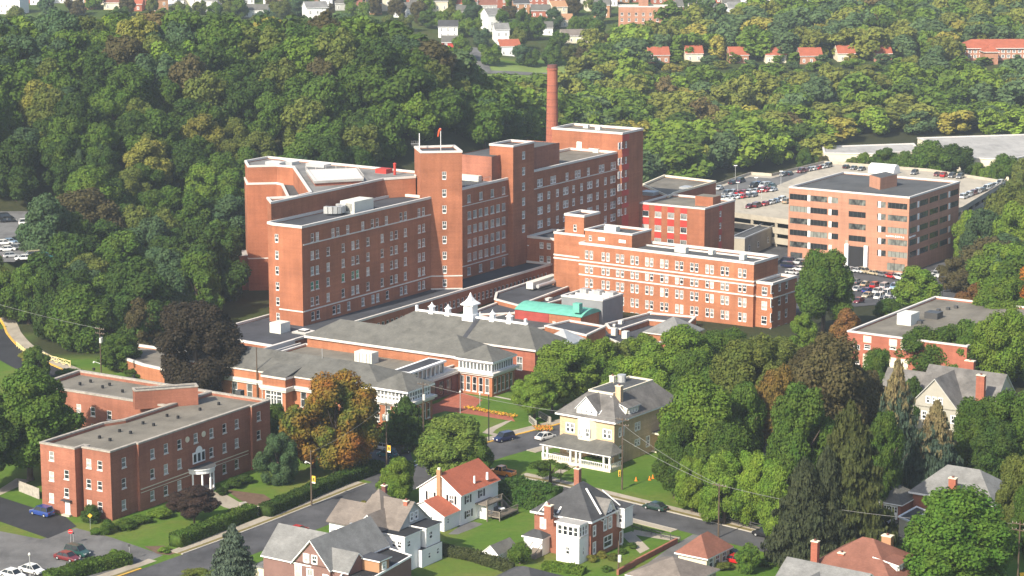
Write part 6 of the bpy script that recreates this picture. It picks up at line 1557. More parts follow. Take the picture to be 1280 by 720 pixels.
ORD = ['first', 'second', 'third', 'fourth', 'fifth', 'sixth', 'seventh', 'eighth', 'ninth', 'tenth', 'eleventh', 'twelfth']
cr = random.Random(8)
def row(where, pts, deg, cols, z=None, ground=None):
    for i, (px, py) in enumerate(pts):
        c_ = cols[i % len(cols)]; kind = cr.choice(['sedan', 'sedan', 'suv', 'hatch', 'van'])
        if ground is None: x, y = g(px, py); zz = gz(x, y) + .16
        else: x, y = at(px, py, ground); zz = ground + .02
        o = bpy.data.objects.new('car', merged(kind)); C.objects.link(o); o.location = (x, y, zz); o.rotation_euler = (0, 0, R(deg + cr.choice((0, 180)) + cr.uniform(-2, 2))); v = cr.uniform(.85, 1.15)
        o.color = (*[min(1, k * v) for k in COL[c_]], 1)
        tag(o, '%s %s, %s from left, %s' % (c_, KN[kind], ORD[i], where), 'car', 'cars in the ' + where)
def line_(p0, p1, n): return [(p0[0] + (p1[0] - p0[0]) * i / (n - 1), p0[1] + (p1[1] - p0[1]) * i / (n - 1)) for i in range(n)]
zD2 = zD
row('farthest row of the parking deck', [(899, 237), (916, 230), (926, 228), (979, 220), (987, 219)], 60, ['white', 'black', 'navy', 'grey', 'black'], ground=zD2)
row('back wall row of the parking deck', line_((1001, 216), (1035, 209), 7), 60, ['maroon', 'maroon', 'silver', 'white', 'red', 'white', 'grey'], ground=zD2)
row('short row on top of the parking deck', [(942, 234), (948, 231.5), (954, 234), (960, 232), (965, 234)], 58, ['black', 'blue', 'white', 'silver', 'green'], ground=zD2)
row('long middle row of the parking deck', line_((908, 244), (966, 239), 9), 58, ['grey', 'silver', 'red', 'red', 'white', 'white', 'red', 'red', 'silver'], ground=zD2)
row('row before the long middle row', line_((905, 250), (942, 246), 7), 58, ['white', 'white', 'silver', 'white', 'red', 'grey', 'grey'], ground=zD2)
row('nearest row of the parking deck', [(937, 260), (946, 259), (956, 257), (964, 255), (971, 253), (978, 251.5), (984, 254)], 58, ['maroon', 'maroon', 'red', 'white', 'lightblue', 'white', 'tan'], ground=zD2)
row('deck row right of the white dome', [(1058, 210.5), (1067, 212), (1077, 213), (1092, 214)], 60, ['black', 'grey', 'grey', 'silver'], ground=zD2)
row('deck row behind the office block', [(1143, 218), (1171, 220), (1180, 221), (1190, 222), (1200, 223)], 60, ['grey', 'maroon', 'red', 'grey', 'grey'], ground=zD2)
row('right end row of the parking deck', line_((1205, 248), (1250, 231), 9), 58, ['white', 'white', 'maroon', 'white', 'black', 'white', 'silver', 'white', 'white'], ground=zD2)
row('car park row under the office block wall', [(1063, 340), (1072, 341), (1081, 342), (1092, 344), (1103, 346), (1114, 348), (1125.5, 350)], -55, ['silver', 'silver', 'tan', 'tan', 'grey', 'red', 'white'])
row('second car park row before the office block', [(1058, 349), (1061, 354), (1071, 355), (1082, 358), (1094, 360), (1106, 361), (1118, 362)], 58, ['white', 'white', 'grey', 'tan', 'red', 'silver', 'lightblue'])
row('third car park row before the office block', [(1050, 363), (1072, 364), (1084, 366), (1096, 367), (1108, 370), (1121, 373)], 58, ['navy', 'white', 'blue', 'silver', 'white', 'silver'])
row('nearest car park row before the office block', [(1073, 379), (1084, 372), (1099, 374), (1111, 376)], 58, ['maroon', 'tan', 'white', 'white'])
row('car park corner left of the office block', [(990, 327), (999, 331), (986, 335), (1000, 339), (990, 343), (983, 329), (1008, 335)], -33, ['grey', 'silver', 'navy', 'white', 'silver', 'navy', 'black'])
row('row along the drive right of the office block', line_((1163, 348), (1193, 338), 7), 5, ['white', 'silver', 'white', 'white', 'white', 'grey', 'silver'])
row('row at the far end of the office drive', line_((1197, 334), (1216, 328), 4), 5, ['white', 'white', 'silver', 'navy'])
zl2 = 12.0
row('upper row of the hill car park', [(6, 274), (10, 278), (34, 281), (40, 277), (53, 266)], 20, ['black', 'black', 'white', 'silver', 'white'], ground=zl2)
row('middle row of the hill car park', line_((5, 306), (42, 298), 6), 20, ['white', 'lightblue', 'black', 'red', 'white', 'grey'], ground=zl2)
row('lower row of the hill car park', line_((8, 314), (44, 306), 6), 20, ['white', 'grey', 'silver', 'black', 'silver', 'white'], ground=zl2)
row('nearest row of the hill car park', [(14, 322), (30, 325), (40, 322), (57, 324)], 20, ['silver', 'white', 'tan', 'teal'], ground=zl2)
# white dome on the deck
x, y = at(1105, 216, zD); T = thing('stair_hood', 'white domed stair hood on the parking deck behind the office block', 'stair hood', x, y, zD, R(-33)); b = MB()
for i in range(8): a0, a1 = math.pi * i / 8, math.pi * (i + 1) / 8; b.face([(-5, 3 * math.cos(a0), 3.4 * math.sin(a0)), (5, 3 * math.cos(a0), 3.4 * math.sin(a0)), (5, 3 * math.cos(a1), 3.4 * math.sin(a1)), (-5, 3 * math.cos(a1), 3.4 * math.sin(a1))][::-1], 'white')
b.face([(-5, 3 * math.cos(math.pi * i / 8), 3.4 * math.sin(math.pi * i / 8)) for i in range(9)], 'white'); b.face([(5, 3 * math.cos(math.pi * i / 8), 3.4 * math.sin(math.pi * i / 8)) for i in range(9)][::-1], 'white'); b.build('hood', T)
b = MB(); b.box(-5.1, -5.02, -.8, .8, 0, 2.1, 'dark_metal'); b.build('door', T)

# ------------------------------------------------------------------ poles, signs, wires
def upole(px, foot, top, label, arms=1, transf=0, light=None, banner=None, r=.16, k='wood_pole', z0=None, cat='utility pole', name='utility_pole', deg=-33):
    x, y = g(px, foot) if z0 is None else at(px, foot, z0); z = gz(x, y) if z0 is None else z0; h = zat(x, y, top) - z
    T = thing(name, label, cat, x, y, z, R(deg)); b = MB(); b.tube((0, 0, 0), (0, 0, h), r, r * .65, k, 8); b.build('pole', T)
    for i in range(arms):
        b = MB(); zz = h - .4 - i * 1.0; b.bar((-1.3, 0, zz), (1.3, 0, zz), .12, .14, 'wood_pole')
        for q_ in (-1.2, -.6, .6, 1.2): b.tube((q_, 0, zz + .05), (q_, 0, zz + .3), .05, .04, 'stone', 6)
        b.build('crossarm', T)
    for i in range(transf):
        a = i * 2.2 - .6; b = MB(); b.tube((.45 * math.cos(a), .45 * math.sin(a), h - 3.4), (.45 * math.cos(a), .45 * math.sin(a), h - 2.3), .3, .3, 'hvac', 10); b.build('transformer', T)
    if light is not None:
        zz, ln = light; b = MB(); b.tube((0, 0, zz), (-ln, -.2, zz + .35), .05, .04, 'metal', 6); b.build('lamp_arm', T); b = MB(); b.tube((-ln, -.2, zz + .38), (-ln - .1, -.2, zz + .1), .16, .24, 'hvac', 8); b.build('lamp_head', T)
    if banner is not None:
        b = MB(); b.box(.2, .95, -.03, .03, banner, banner + 1.35, 'yellow'); b.box(.2, .95, -.04, .04, banner + .02, banner + .25, 'white'); b.box(.38, .78, -.045, .045, banner + .45, banner + 1.0, 'verge'); b.build('banner', T)
        b = MB(); b.bar((0, 0, banner + 1.38), (1.0, 0, banner + 1.38), .04, .04, 'dark_metal'); b.bar((0, 0, banner - .02), (1.0, 0, banner - .02), .04, .04, 'dark_metal'); b.build('bracket', T)
    return T, Vector((x, y, z + h - .3))
_, A1 = upole(127, 480, 409, 'wooden pole with transformers behind the brick apartment house', 2, 2, light=(4.5, 1.8))
_, A2 = upole(322, 506, 434, 'thin dark pole in front of the front range left of the parked cars', 0, 0)
_, A3 = upole(389.5, 632, 563, 'wooden street pole with lamp and yellow banner beside the long hedge', 0, 0, light=(7.7, .9), banner=4.2)
_, A4 = upole(483.5, 592, 503, 'utility pole with transformers and yellow banner by the corner car park', 1, 3, banner=4.2)
_, A5 = upole(529.5, 566, 478, 'utility pole with yellow banner right of the dark pine', 1, 1, banner=3.0)
upole(611, 552, 493, 'plain black pole on the corner lawn by the dark suv', 0, 0, r=.13, k='black', cat='pole', name='post')
_, A7 = upole(777.5, 612, 522, 'tall utility pole with signal head beside the yellow mansion', 2, 0)
x, y = at(777.5, 612); T = thing('traffic_signal', 'yellow traffic signal hung on the pole by the mansion', 'traffic signal', x - .5, y - .25, 2.6); b = MB(); b.box(-.2, .2, -.2, .2, 0, 1.1, 'yellow'); b.build('housing', T)
for i in range(3): b = MB(); b.tube((0, -.2, .2 + i * .33), (0, -.3, .2 + i * .33), .12, .12, 'black', 8); b.build('visor', T)
_, A8 = upole(898, 672, 604, 'dark utility pole at the kerb of the side street', 1, 0)
_, A9 = upole(1271, 748, 652, 'utility pole at the bottom right edge with stacked insulators', 2, 0)
_, A10 = upole(561, 0 + 606, 582, 'short thin post on the sidewalk of the corner lawn', 0, 0, r=.08, k='black', cat='post', name='post')
_, A11 = upole(773, 716, 676, 'short utility pole with white meter at the brick house corner', 0, 1)
upole(701, 602, 580, 'thin brown post beside the crabapple', 0, 0, r=.08, cat='post', name='post')
def wire(p, q, sag, label, r=.02, group=None):
    b = MB(); n_ = 14; pts = [p.lerp(q, i / n_) - Vector((0, 0, sag * 4 * (i / n_) * (1 - i / n_))) for i in range(n_ + 1)]
    for a, c_ in zip(pts, pts[1:]): b.tube(a, c_, r, r, 'cable', 4, False)
    tag(b.build('overhead_wire'), label, 'wire', group)
M['cable'] = plain('cable', (0.22, 0.22, 0.21), 0.6)
V3 = Vector
wire(A7 - V3((0, 0, 3.6)), A8 - V3((0, 0, .3)), .5, 'thick pale cable from the mansion pole down to the kerb pole', .035)
wire(A7 - V3((0, 0, 1.0)), A8, .7, 'upper wire between the mansion pole and the kerb pole', .03)
wire(A7, A5, .8, 'wire from the mansion pole to the pine side banner pole', .03); wire(A4, A5, .5, 'short wire between the two banner poles near the pavilion', .03); wire(A3, A4, .8, 'wire along the long hedge to the corner banner pole', .025)
wire(A8, A9, 1.6, 'long wire from the kerb pole to the bottom right pole', .03); wire(A1, A1 + V3((-60, 40, 8)), 1.5, 'wire leaving the transformer pole to the upper left', .03)
def slamp(px, foot, top, label, deg=0, globe=True):
    x, y = g(px, foot); z = gz(x, y); h = zat(x, y, top) - z; T = thing('street_lamp', label, 'street lamp', x, y, z, R(deg)); b = MB(); b.tube((0, 0, 0), (0, 0, h - .3), .08, .06, 'metal' if globe else 'black', 8); b.build('post', T)
    b = MB()
    if globe: b.tube((0, 0, h - .35), (0, 0, h - .1), .14, .24, 'hvac', 10); b.tube((0, 0, h - .1), (0, 0, h + .15), .24, .1, 'hvac', 10)
    else: b.box(-.7, .7, -.15, .15, h - .3, h - .12, 'dark_metal')
    b.build('lamp_head', T)
slamp(575.3, 517, 489, 'lamp post with white head on the brick plaza'); slamp(600, 507, 492, 'small lamp post at the edge of the brick plaza'); slamp(38, 724, 692, 'lamp post between the white cars at the bottom left', 0, True)
slamp(1097, 397, 362, 'double headed dark lamp in the near car park corner', 0, False); slamp(1117, 350, 323, 'double headed lamp before the office block wall', 0, False); slamp(1178, 372, 345, 'dark lamp beside the office drive', 0, False)
for i, (px, ft, tp) in enumerate(((919, 229, 207), (922, 239, 228), (952, 249, 237), (976, 232, 214), (945, 232, 222))):
    x, y = at(px, ft, zD); T = thing('street_lamp', 'blue and white lamp on the parking deck, %s from the left' % ORD[i], 'street lamp', x, y, zD); h = zat(x, y, tp) - zD; b = MB(); b.tube((0, 0, 0), (0, 0, h), .09, .07, 'metal', 6); b.build('post', T); b = MB(); b.box(-.6, .6, -.2, .2, h - .1, h + .15, 'white'); b.build('lamp_head', T)
def sign(px, foot, hgt, shape, k, label, deg=0, s_=.38, name='road_sign', txt=None):
    x, y = at(px, foot); T = thing(name, label, 'road sign', x, y, 0, R(deg)); b = MB(); b.tube((0, 0, 0), (0, 0, hgt), .035, .035, 'metal', 6); b.build('post', T); b = MB()
    n_ = 8 if shape == 'oct' else 4; off = math.pi / 8 if shape == 'oct' else (0 if shape == 'dia' else math.pi / 4)
    pts = [(s_ * math.cos(off + 2 * math.pi * i / n_), s_ * math.sin(off + 2 * math.pi * i / n_)) for i in range(n_)]
    b.face([(p[0], -.05, hgt - .1 + p[1]) for p in pts], k); b.face([(p[0], -.03, hgt - .1 + p[1]) for p in pts][::-1], 'metal'); b.build('plate', T)
    if txt:
        cu = bpy.data.curves.new('lettering', 'FONT'); cu.body = txt; cu.size = s_ * .62; cu.align_x = 'CENTER'; cu.align_y = 'CENTER'; cu.extrude = .004; cu.materials.append(M['white'])
        o0 = bpy.data.objects.new('lettering', cu); me = bpy.data.meshes.new_from_object(o0); bpy.data.objects.remove(o0); o = bpy.data.objects.new('lettering', me); C.objects.link(o); o.parent = T; o.location = (0, -.06, hgt - .1); o.rotation_euler = (R(90), 0, 0)
sign(88.5, 680, 2.3, 'oct', 'sign_red', 'red stop sign at the end of the dark driveway', 0, .42, txt='STOP'); sign(612, 582, 2.3, 'oct', 'sign_red', 'red stop sign at the corner of the side street', 0, .42, txt='STOP')
sign(113, 662, 2.6, 'dia', 'yellow', 'yellow diamond sign against the round dark bush', 10, .42); sign(162, 700, 2.6, 'sq', 'dark_metal', 'small dark sign at the driveway mouth', 0, .3); sign(92, 680, 2.0, 'sq', 'dark_metal', 'narrow sign next to the stop sign', 60, .2)
x, y = at(1277, 740); T = thing('road_sign', 'yellow square sign at the bottom right edge', 'road sign', x, y, 0); b = MB(); b.tube((0, 0, 0), (0, 0, 3), .04, .04, 'metal', 6); b.build('post', T); b = MB(); b.box(-.4, .4, -.06, -.02, 2.4, 3.2, 'yellow'); b.build('plate', T)
x, y = at(1180, 330); 
# tan sign walls with dark letters in the flower bed
for (p0, p1, lb) in (((661, 527), (669, 534), 'small tan sign wall with dark letters left in the flower bed'), ((673, 521), (687, 529), 'larger tan sign wall with dark letters right in the flower bed')):
    a, c_ = V3((*at(*p0), 0)), V3((*at(*p1), 0)); d = (c_ - a).normalized(); L_ = (c_ - a).length; T = thing('sign_wall', lb, 'sign', a.x, a.y, 0, math.atan2(d.y, d.x)); b = MB(); b.box(0, L_, 0, .35, 0, 1.25, 'stucco'); b.build('wall', T)
    b = MB(); rg = random.Random(2)
    for r_ in range(3):
        t = .3
        while t < L_ - .4: w_ = rg.uniform(.12, .3); b.box(t, t + w_, -.03, -.005, .25 + r_ * .32, .45 + r_ * .32, 'dark_metal'); t += w_ + rg.uniform(.06, .14)
    b.build('lettering', T)
# fences and low walls
def fence(pts, h, label, k='wood_deck', step=2.4, solid=False, name='fence', rails=2, hf=None):
    P_ = [V3((*p, (hf(*p) if hf else 0))) for p in pts]; T = thing(name, label, 'fence', P_[0].x, P_[0].y, P_[0].z); o = P_[0]; k_ = 0
    for a, c_ in zip(P_, P_[1:]):
        a, c_ = a - o, c_ - o; n_ = max(1, round((c_ - a).length / step))
        for i in range(n_ + (1 if c_ == P_[-1] - o else 0)): p = a.lerp(c_, i / n_); b = MB(); b.box(p.x - .06, p.x + .06, p.y - .06, p.y + .06, p.z, p.z + h + .08, k); b.build('post', T)
        b = MB()
        if solid: b.bar(a + V3((0, 0, h / 2)), c_ + V3((0, 0, h / 2)), .06, h, k)
        else:
            for r_ in range(rails): z = h * (r_ + 1) / rails - .08; b.bar(a + V3((0, 0, z)), c_ + V3((0, 0, z)), .06, .12, k)
            if name == 'lattice_fence':
                for i in range(n_): p, q_ = a.lerp(c_, i / n_), a.lerp(c_, (i + 1) / n_); b.bar(p + V3((0, 0, .1)), q_ + V3((0, 0, h)), .05, .09, k); b.bar(p + V3((0, 0, h)), q_ + V3((0, 0, .1)), .05, .09, k)
        b.build('panel', T)
M['fence_yellow'] = plain('fence_yellow', (0.72, 0.6, 0.28), 0.8)
fence([g(50, 446), g(62, 452), g(88, 459)], 1.5, 'pale yellow crossed rail fence beside the upper road', 'fence_yellow', 2.6, name='lattice_fence', hf=gz); fence([g(21, 434), g(32, 443)], 1.3, 'short pale yellow fence piece higher up the road', 'fence_yellow', 2.4, name='lattice_fence', hf=gz)
fence([at(24, 614), at(49, 624)], 2.0, 'grey board fence left of the brick apartment house', 'stone', 2.4, True)
fence([at(892, 648), at(985, 674)], 1.3, 'dark rail fence along the side street under the trees', 'dark_metal', 2.6, rails=3)
fence([at(790, 660), at(826, 672), at(850, 678)], 1.0, 'thin dark railing round the small front garden of the brick house', 'dark_metal', 2.2)
def lowwall(pts, w_, h, k, label, name='low_wall'):
    b = MB(); L0, L1 = offline(pts, -w_ / 2), offline(pts, w_ / 2)
    for i in range(len(pts) - 1): b.prism(ccw([L0[i], L0[i + 1], L1[i + 1], L1[i]]), 0, h, k)
    tag(b.build(name), label, 'wall')
lowwall([at(772, 719), at(800, 703), at(846, 679)], .4, .9, 'brick_apt', 'low brick retaining wall beside the alley'); lowwall([at(316, 641), at(303, 632)], 1.2, .7, 'stone', 'stone cheek wall of the garden steps')
b = MB(); fs = FR(*at(308, 640), 0, -33)
for i in range(5): b.box(-1.3, 1.3, i * .4, i * .4 + .5, 0, .15 + i * .15, 'cream')
T = thingF('garden_steps', 'pale garden steps between the two hedges', 'steps', fs); b.build('treads', T)
sheet('path', [(793, 662), (850, 672), (846, 677), (820, 673), (790, 668)], 'walk', .02); sheet('path', [(776, 668), (790, 664), (812, 686), (800, 692)], 'walk', .021); sheet('driveway', [(1075, 668), (1100, 655), (1130, 653), (1152, 660), (1128, 676), (1100, 690)], 'walk', .01); sheet('path', [(690, 606), (700, 604), (745, 660), (738, 664)], 'walk', .002)
sheet('patio', [(560, 668), (578, 655), (592, 652), (604, 655), (588, 662), (572, 668)], 'asphalt_light', .01); sheet('driveway', [(622, 594), (640, 600), (640, 622), (626, 628), (619, 610)], 'asphalt_light', .018)
b = MB()
for (px, py) in ((795, 592), (815, 597), (817, 596), (706, 557)): x, y = at(px, py); b.box(x - .3, x + .3, y - .3, y + .3, 0, .8, 'orange')
for i, (px, py) in enumerate(((795, 601), (812, 600), (816, 598))):
    x, y = at(px, py); o = MB(); o.tube((x, y, 0), (x, y, .75), .22, .05, 'orange', 8); o.box(x - .26, x + .26, y - .26, y + .26, 0, .05, 'orange'); tag(o.build('traffic_cone'), '%s orange marker from the left on the mansion lawn' % ORD[i], 'cone', 'orange markers on the lawn')
# ------------------------------------------------------------------ vegetation
def np_mesh(name, V, F, mats, mi=None, smooth=False):
    me = bpy.data.meshes.new(name); nf = len(F); k = F.shape[1]
    me.vertices.add(len(V)); me.vertices.foreach_set('co', V.astype(np.float32).ravel())
    me.loops.add(nf * k); me.loops.foreach_set('vertex_index', F.astype(np.int32).ravel())
    me.polygons.add(nf); me.polygons.foreach_set('loop_start', np.arange(nf, dtype=np.int32) * k)
    for m_ in mats: me.materials.append(M[m_])
    if mi is not None: me.polygons.foreach_set('material_index', mi.astype(np.int32))
    me.update(calc_edges=True); return me
def leaves(P, Nn, size, rs, stretch=1.0, jit=0.42):
    n = len(P); Nn = Nn + rs.normal(0, jit, (n, 3)); Nn /= np.linalg.norm(Nn, axis=1, keepdims=True)
    t = np.cross(Nn, rs.normal(0, 1, (n, 3))); t /= np.linalg.norm(t, axis=1, keepdims=True); b = np.cross(Nn, t)
    s_ = size * rs.uniform(0.6, 1.35, (n, 1))
    c = np.stack([P - t * s_, P - b * s_ * .8, P + t * s_ * stretch, P + b * s_ * .8], 1).reshape(-1, 3)
    return c, np.arange(n * 4).reshape(-1, 4)
def sphere_pts(n, rs):
    v = rs.normal(0, 1, (n, 3)); return v / np.linalg.norm(v, axis=1, keepdims=True)
def cores(cs, rr, ks, rs):
    V, F = [], []; m1, m2 = 9, 6; off = 0
    for c, r in zip(cs, rr):
        th = np.linspace(0, 2 * np.pi, m1, endpoint=False); ph = np.linspace(0.12, np.pi - 0.12, m2)
        T_, P_ = np.meshgrid(th, ph); q = np.stack([np.sin(P_) * np.cos(T_), np.sin(P_) * np.sin(T_), np.cos(P_)], -1).reshape(-1, 3)
        q = q * r * ks * rs.uniform(.85, 1.05, (len(q), 1)) + c; V.append(q)
        for j in range(m2 - 1):
            for i in range(m1): F.append((off + j * m1 + i, off + j * m1 + (i + 1) % m1, off + (j + 1) * m1 + (i + 1) % m1, off + (j + 1) * m1 + i))
        off += len(q)
    return np.concatenate(V), np.array(F)
def broad(seed, nl, n, size, tall=1.0, wob=1.0, spread=.64, lr=(.24, .42), sub=True):
    """crown in a unit box: radius 1, height 0..2*tall; lobes of leaf clumps, uneven outline, gaps"""
    rs = np.random.RandomState(seed); cs = []; env = np.array([rs.uniform(.86, 1.12), rs.uniform(.86, 1.12), rs.uniform(.92, 1.08)])
    tries = 0
    while len(cs) < nl:
        tries += 1; t = rs.uniform(0, 1); Rm = math.sqrt(max(0, 1 - ((t - .36) / .64) ** 2)) if t > .36 else .72 + .28 * t / .36
        q = rs.uniform(0, 6.283); rad = Rm * rs.uniform(.25, 1) ** .5 * spread * 1.18 * (1 + wob * (.16 * math.sin(q * 2 + seed) + .1 * math.sin(q * 3 + seed * 2)))
        p = np.array([math.cos(q) * rad, math.sin(q) * rad, (-.86 + 1.62 * t)]) * env
        if cs and min(np.linalg.norm(p - c) for c in cs) < (.2 if tries < 4000 else .1): continue
        cs.append(p)
    cs = np.array(cs); rr = rs.uniform(lr[0], lr[1], nl)
    # small outer tufts break the outline
    nt_ = nl * 3; k = rs.randint(0, nl, nt_); dirs = sphere_pts(nt_, rs); dirs[:, 2] = np.abs(dirs[:, 2]) * .8 + dirs[:, 2] * .2
    tc = cs[k] + dirs * rr[k][:, None] * .85; tr = rr[k] * rs.uniform(.3, .5, nt_)
    C_ = np.concatenate([cs, tc]); R_ = np.concatenate([rr, tr])
    w_ = R_ ** 2; w_ /= w_.sum(); idx = rs.choice(len(C_), n * 2, p=w_); d = sphere_pts(n * 2, rs)
    P = C_[idx] + d * R_[idx][:, None] * rs.uniform(.8, 1.17, (n * 2, 1)); keep = np.ones(n * 2, bool)
    for c, r in zip(cs, rr): keep &= ~((np.linalg.norm(P - c, axis=1) < r * .8))
    P, d = P[keep][:n], d[keep][:n]
    V, F = leaves(P, d + np.array([0, 0, .25]), size, rs)
    cv, cf = cores(cs, rr, .7, rs)
    F = np.concatenate([F, cf + len(V)]); V = np.concatenate([V, cv])
    V[:, 2] = (V[:, 2] + 1) * tall; return V, F
def conifer(seed, n, size, droop=.25, full=.5, pw=.85):
    """spruce in a unit box: radius 1, height 0..1; whorls of drooping branches"""
    rs = np.random.RandomState(seed); V, Fs, off = [], [], 0; P, D = [], []
    nb = 190
    for i in range(nb):
        t = (i + .5) / nb; t = t ** 1.15; z = .04 + .95 * t; R_ = (1 - t) ** pw * rs.uniform(.62, 1.15) + .03; az = i * 2.39996 + rs.uniform(-.3, .3)
        m_ = max(6, int(n / nb * (R_ + .15) * 1.6)); u = rs.uniform(.12, 1, m_) ** .6
        wd = .16 * (1 - u * .6) + .03
        x = R_ * u; y = rs.normal(0, 1, m_) * wd * (R_ + .2) * .8; zz = z - droop * .25 * R_ * u ** 1.5 + rs.normal(0, .012, m_) + .05 * u * R_
        P.append(np.stack([x * math.cos(az) - y * math.sin(az), x * math.sin(az) + y * math.cos(az), zz], 1))
        D.append(np.tile([math.cos(az) * .7, math.sin(az) * .7, .7], (m_, 1)))
    P, D = np.concatenate(P), np.concatenate(D)
    V, F = leaves(P, D, size, rs, 1.05, .6)
    V[:, 2] = np.clip(V[:, 2], 0, None); V2, F2 = [], []
    for j in range(6):
        z0, r0 = j / 6, (1 - j / 6) ** pw * full
        for i in range(8): a = i * math.pi / 4; V2.append((r0 * math.cos(a), r0 * math.sin(a), .04 + z0 * .93))
    for j in range(5):
        for i in range(8): F2.append((j * 8 + i, j * 8 + (i + 1) % 8, (j + 1) * 8 + (i + 1) % 8, (j + 1) * 8 + i))
    F = np.concatenate([F, np.array(F2) + len(V)]); return np.concatenate([V, np.array(V2)]), F
PB = {}
def proto(kind, i):
    k = (kind, i)
    if k in PB: return PB[k]
    if kind == 'near': V, F = broad(100 + i, 44, 30000, .029, 1, lr=(.13, .32))
    elif kind == 'dome': V, F = broad(150 + i, 52, 30000, .029, 1, .3, lr=(.14, .3))
    elif kind == 'mid': V, F = broad(200 + i, 34, 13000, .042, 1, lr=(.15, .34))
    elif kind == 'far': V, F = broad(300 + i, 26, 4500, .064, 1, lr=(.17, .36))
    elif kind == 'open': V, F = broad(400 + i, 18, 6000, .035, .6, spread=.75, lr=(.16, .26))
    elif kind == 'shrub': V, F = broad(500 + i, 12, 3500, .07, .8, lr=(.35, .5))
    elif kind == 'spruce': V, F = conifer(600 + i, 16000, .032, .3, .5, .72)
    elif kind == 'hemlock': V, F = conifer(700 + i, 20000, .032, .3, .5, .62)
    elif kind == 'spruce_mid': V, F = conifer(800 + i, 3500, .075)
    PB[k] = np_mesh(kind + '_crown', V, F, ['leaf']); return PB[k]
def trunkmesh(seed, top=.62, limbs=5, r0=.028):
    """tapered trunk with limbs for a tree one unit tall"""
    rg = random.Random(seed); b = MB(); j = lambda k: rg.uniform(-k, k)
    pts = [(Vector((0, 0, 0)), 1.3), (Vector((0, 0, .03)), .95), (Vector((j(.01), j(.01), top * .45)), .72), (Vector((j(.02), j(.02), top * .8)), .42), (Vector((0, 0, top)), .15)]
    for (a, ra), (c_, rb) in zip(pts, pts[1:]): b.tube(a, c_, ra * r0, rb * r0, 'bark', 7, False)
    for i in range(limbs):
        z = rg.uniform(.18, .42) * top / .62; az = rg.uniform(0, 6.28) + i * 2.4; L_ = rg.uniform(.14, .26)
        a = Vector((0, 0, z)); m_ = Vector((math.cos(az) * L_ * .5, math.sin(az) * L_ * .5, z + .1)); e = Vector((math.cos(az) * L_, math.sin(az) * L_, z + .24))
        b.tube(a, m_, .42 * r0, .3 * r0, 'bark', 5, False); b.tube(m_, e, .3 * r0, .08 * r0, 'bark', 5, False)
    return b.mesh('trunk')
TR = [trunkmesh(i) for i in range(4)]; TRC = trunkmesh(9, .93, 0, .016); TRO = trunkmesh(12, .6, 6, .05)
rt_ = random.Random(11)
def tree(x, y, z, h, r, kind, col, label, group=None, name='tree', base=.22, var=None, cat='tree', trunk=True, parts=True, tr_=.028):
    i = rt_.randrange(5 if kind in ('mid', 'far') else 3) if var is None else var
    me = proto(kind, i); a = rt_.uniform(0, 6.28)
    if parts:
        T = thing(name, label, cat, x, y, z, a, group)
        c_ = bpy.data.objects.new('crown', me); C.objects.link(c_); c_.parent = T
        if trunk:
            t = bpy.data.objects.new('trunk', TRC if kind in ('spruce', 'hemlock', 'spruce_mid') else TRO if kind == 'open' else TR[i % 4]); C.objects.link(t); t.parent = T; t.scale = (h, h, h)
    else:
        c_ = bpy.data.objects.new(name, me); C.objects.link(c_); tag(c_, label, cat, group); c_.location = (x, y, z); c_.rotation_euler = (0, 0, a)
    if kind in ('spruce', 'hemlock', 'spruce_mid'): sc_ = (r, r, h * (1 - base)); zo = h * base
    else: sc_ = (r * 1.02, r * 1.02, h * (1 - base) / 2.05); zo = h * base
    c_.scale = sc_
    if parts: c_.location = (0, 0, zo)
    else: c_.location = (x, y, z + zo)
    v = rt_.uniform(.85, 1.25); c_.color = (col[0] * v, col[1] * v, col[2] * v, 1); return c_
GREEN = dict(deep=(.038, .075, .014), mid=(.062, .115, .017), bright=(.1, .17, .022), olive=(.105, .135, .028), yellow=(.17, .175, .035), blue=(.055, .1, .042),
             brown=(.085, .076, .03), orange=(.36, .15, .02), rust=(.18, .10, .032), purple=(.05, .033, .026), lime=(.125, .2, .024), spruce=(.085, .12, .085), goldspruce=(.13, .12, .06), hem=(.05, .064, .03))
def ht(cx, top, foot, wpx, kind, col, label, **k):
    """a tree given by where its foot, its top and its width show"""
    x, y = g(cx, foot); z = gz(x, y); h = zat(x, y, top) - z; D = pr(x, y, z + h / 2)[2]; r = wpx / 2 * D / FP
    return tree(x, y, z, h, r, kind, GREEN[col] if isinstance(col, str) else col, label, **k)
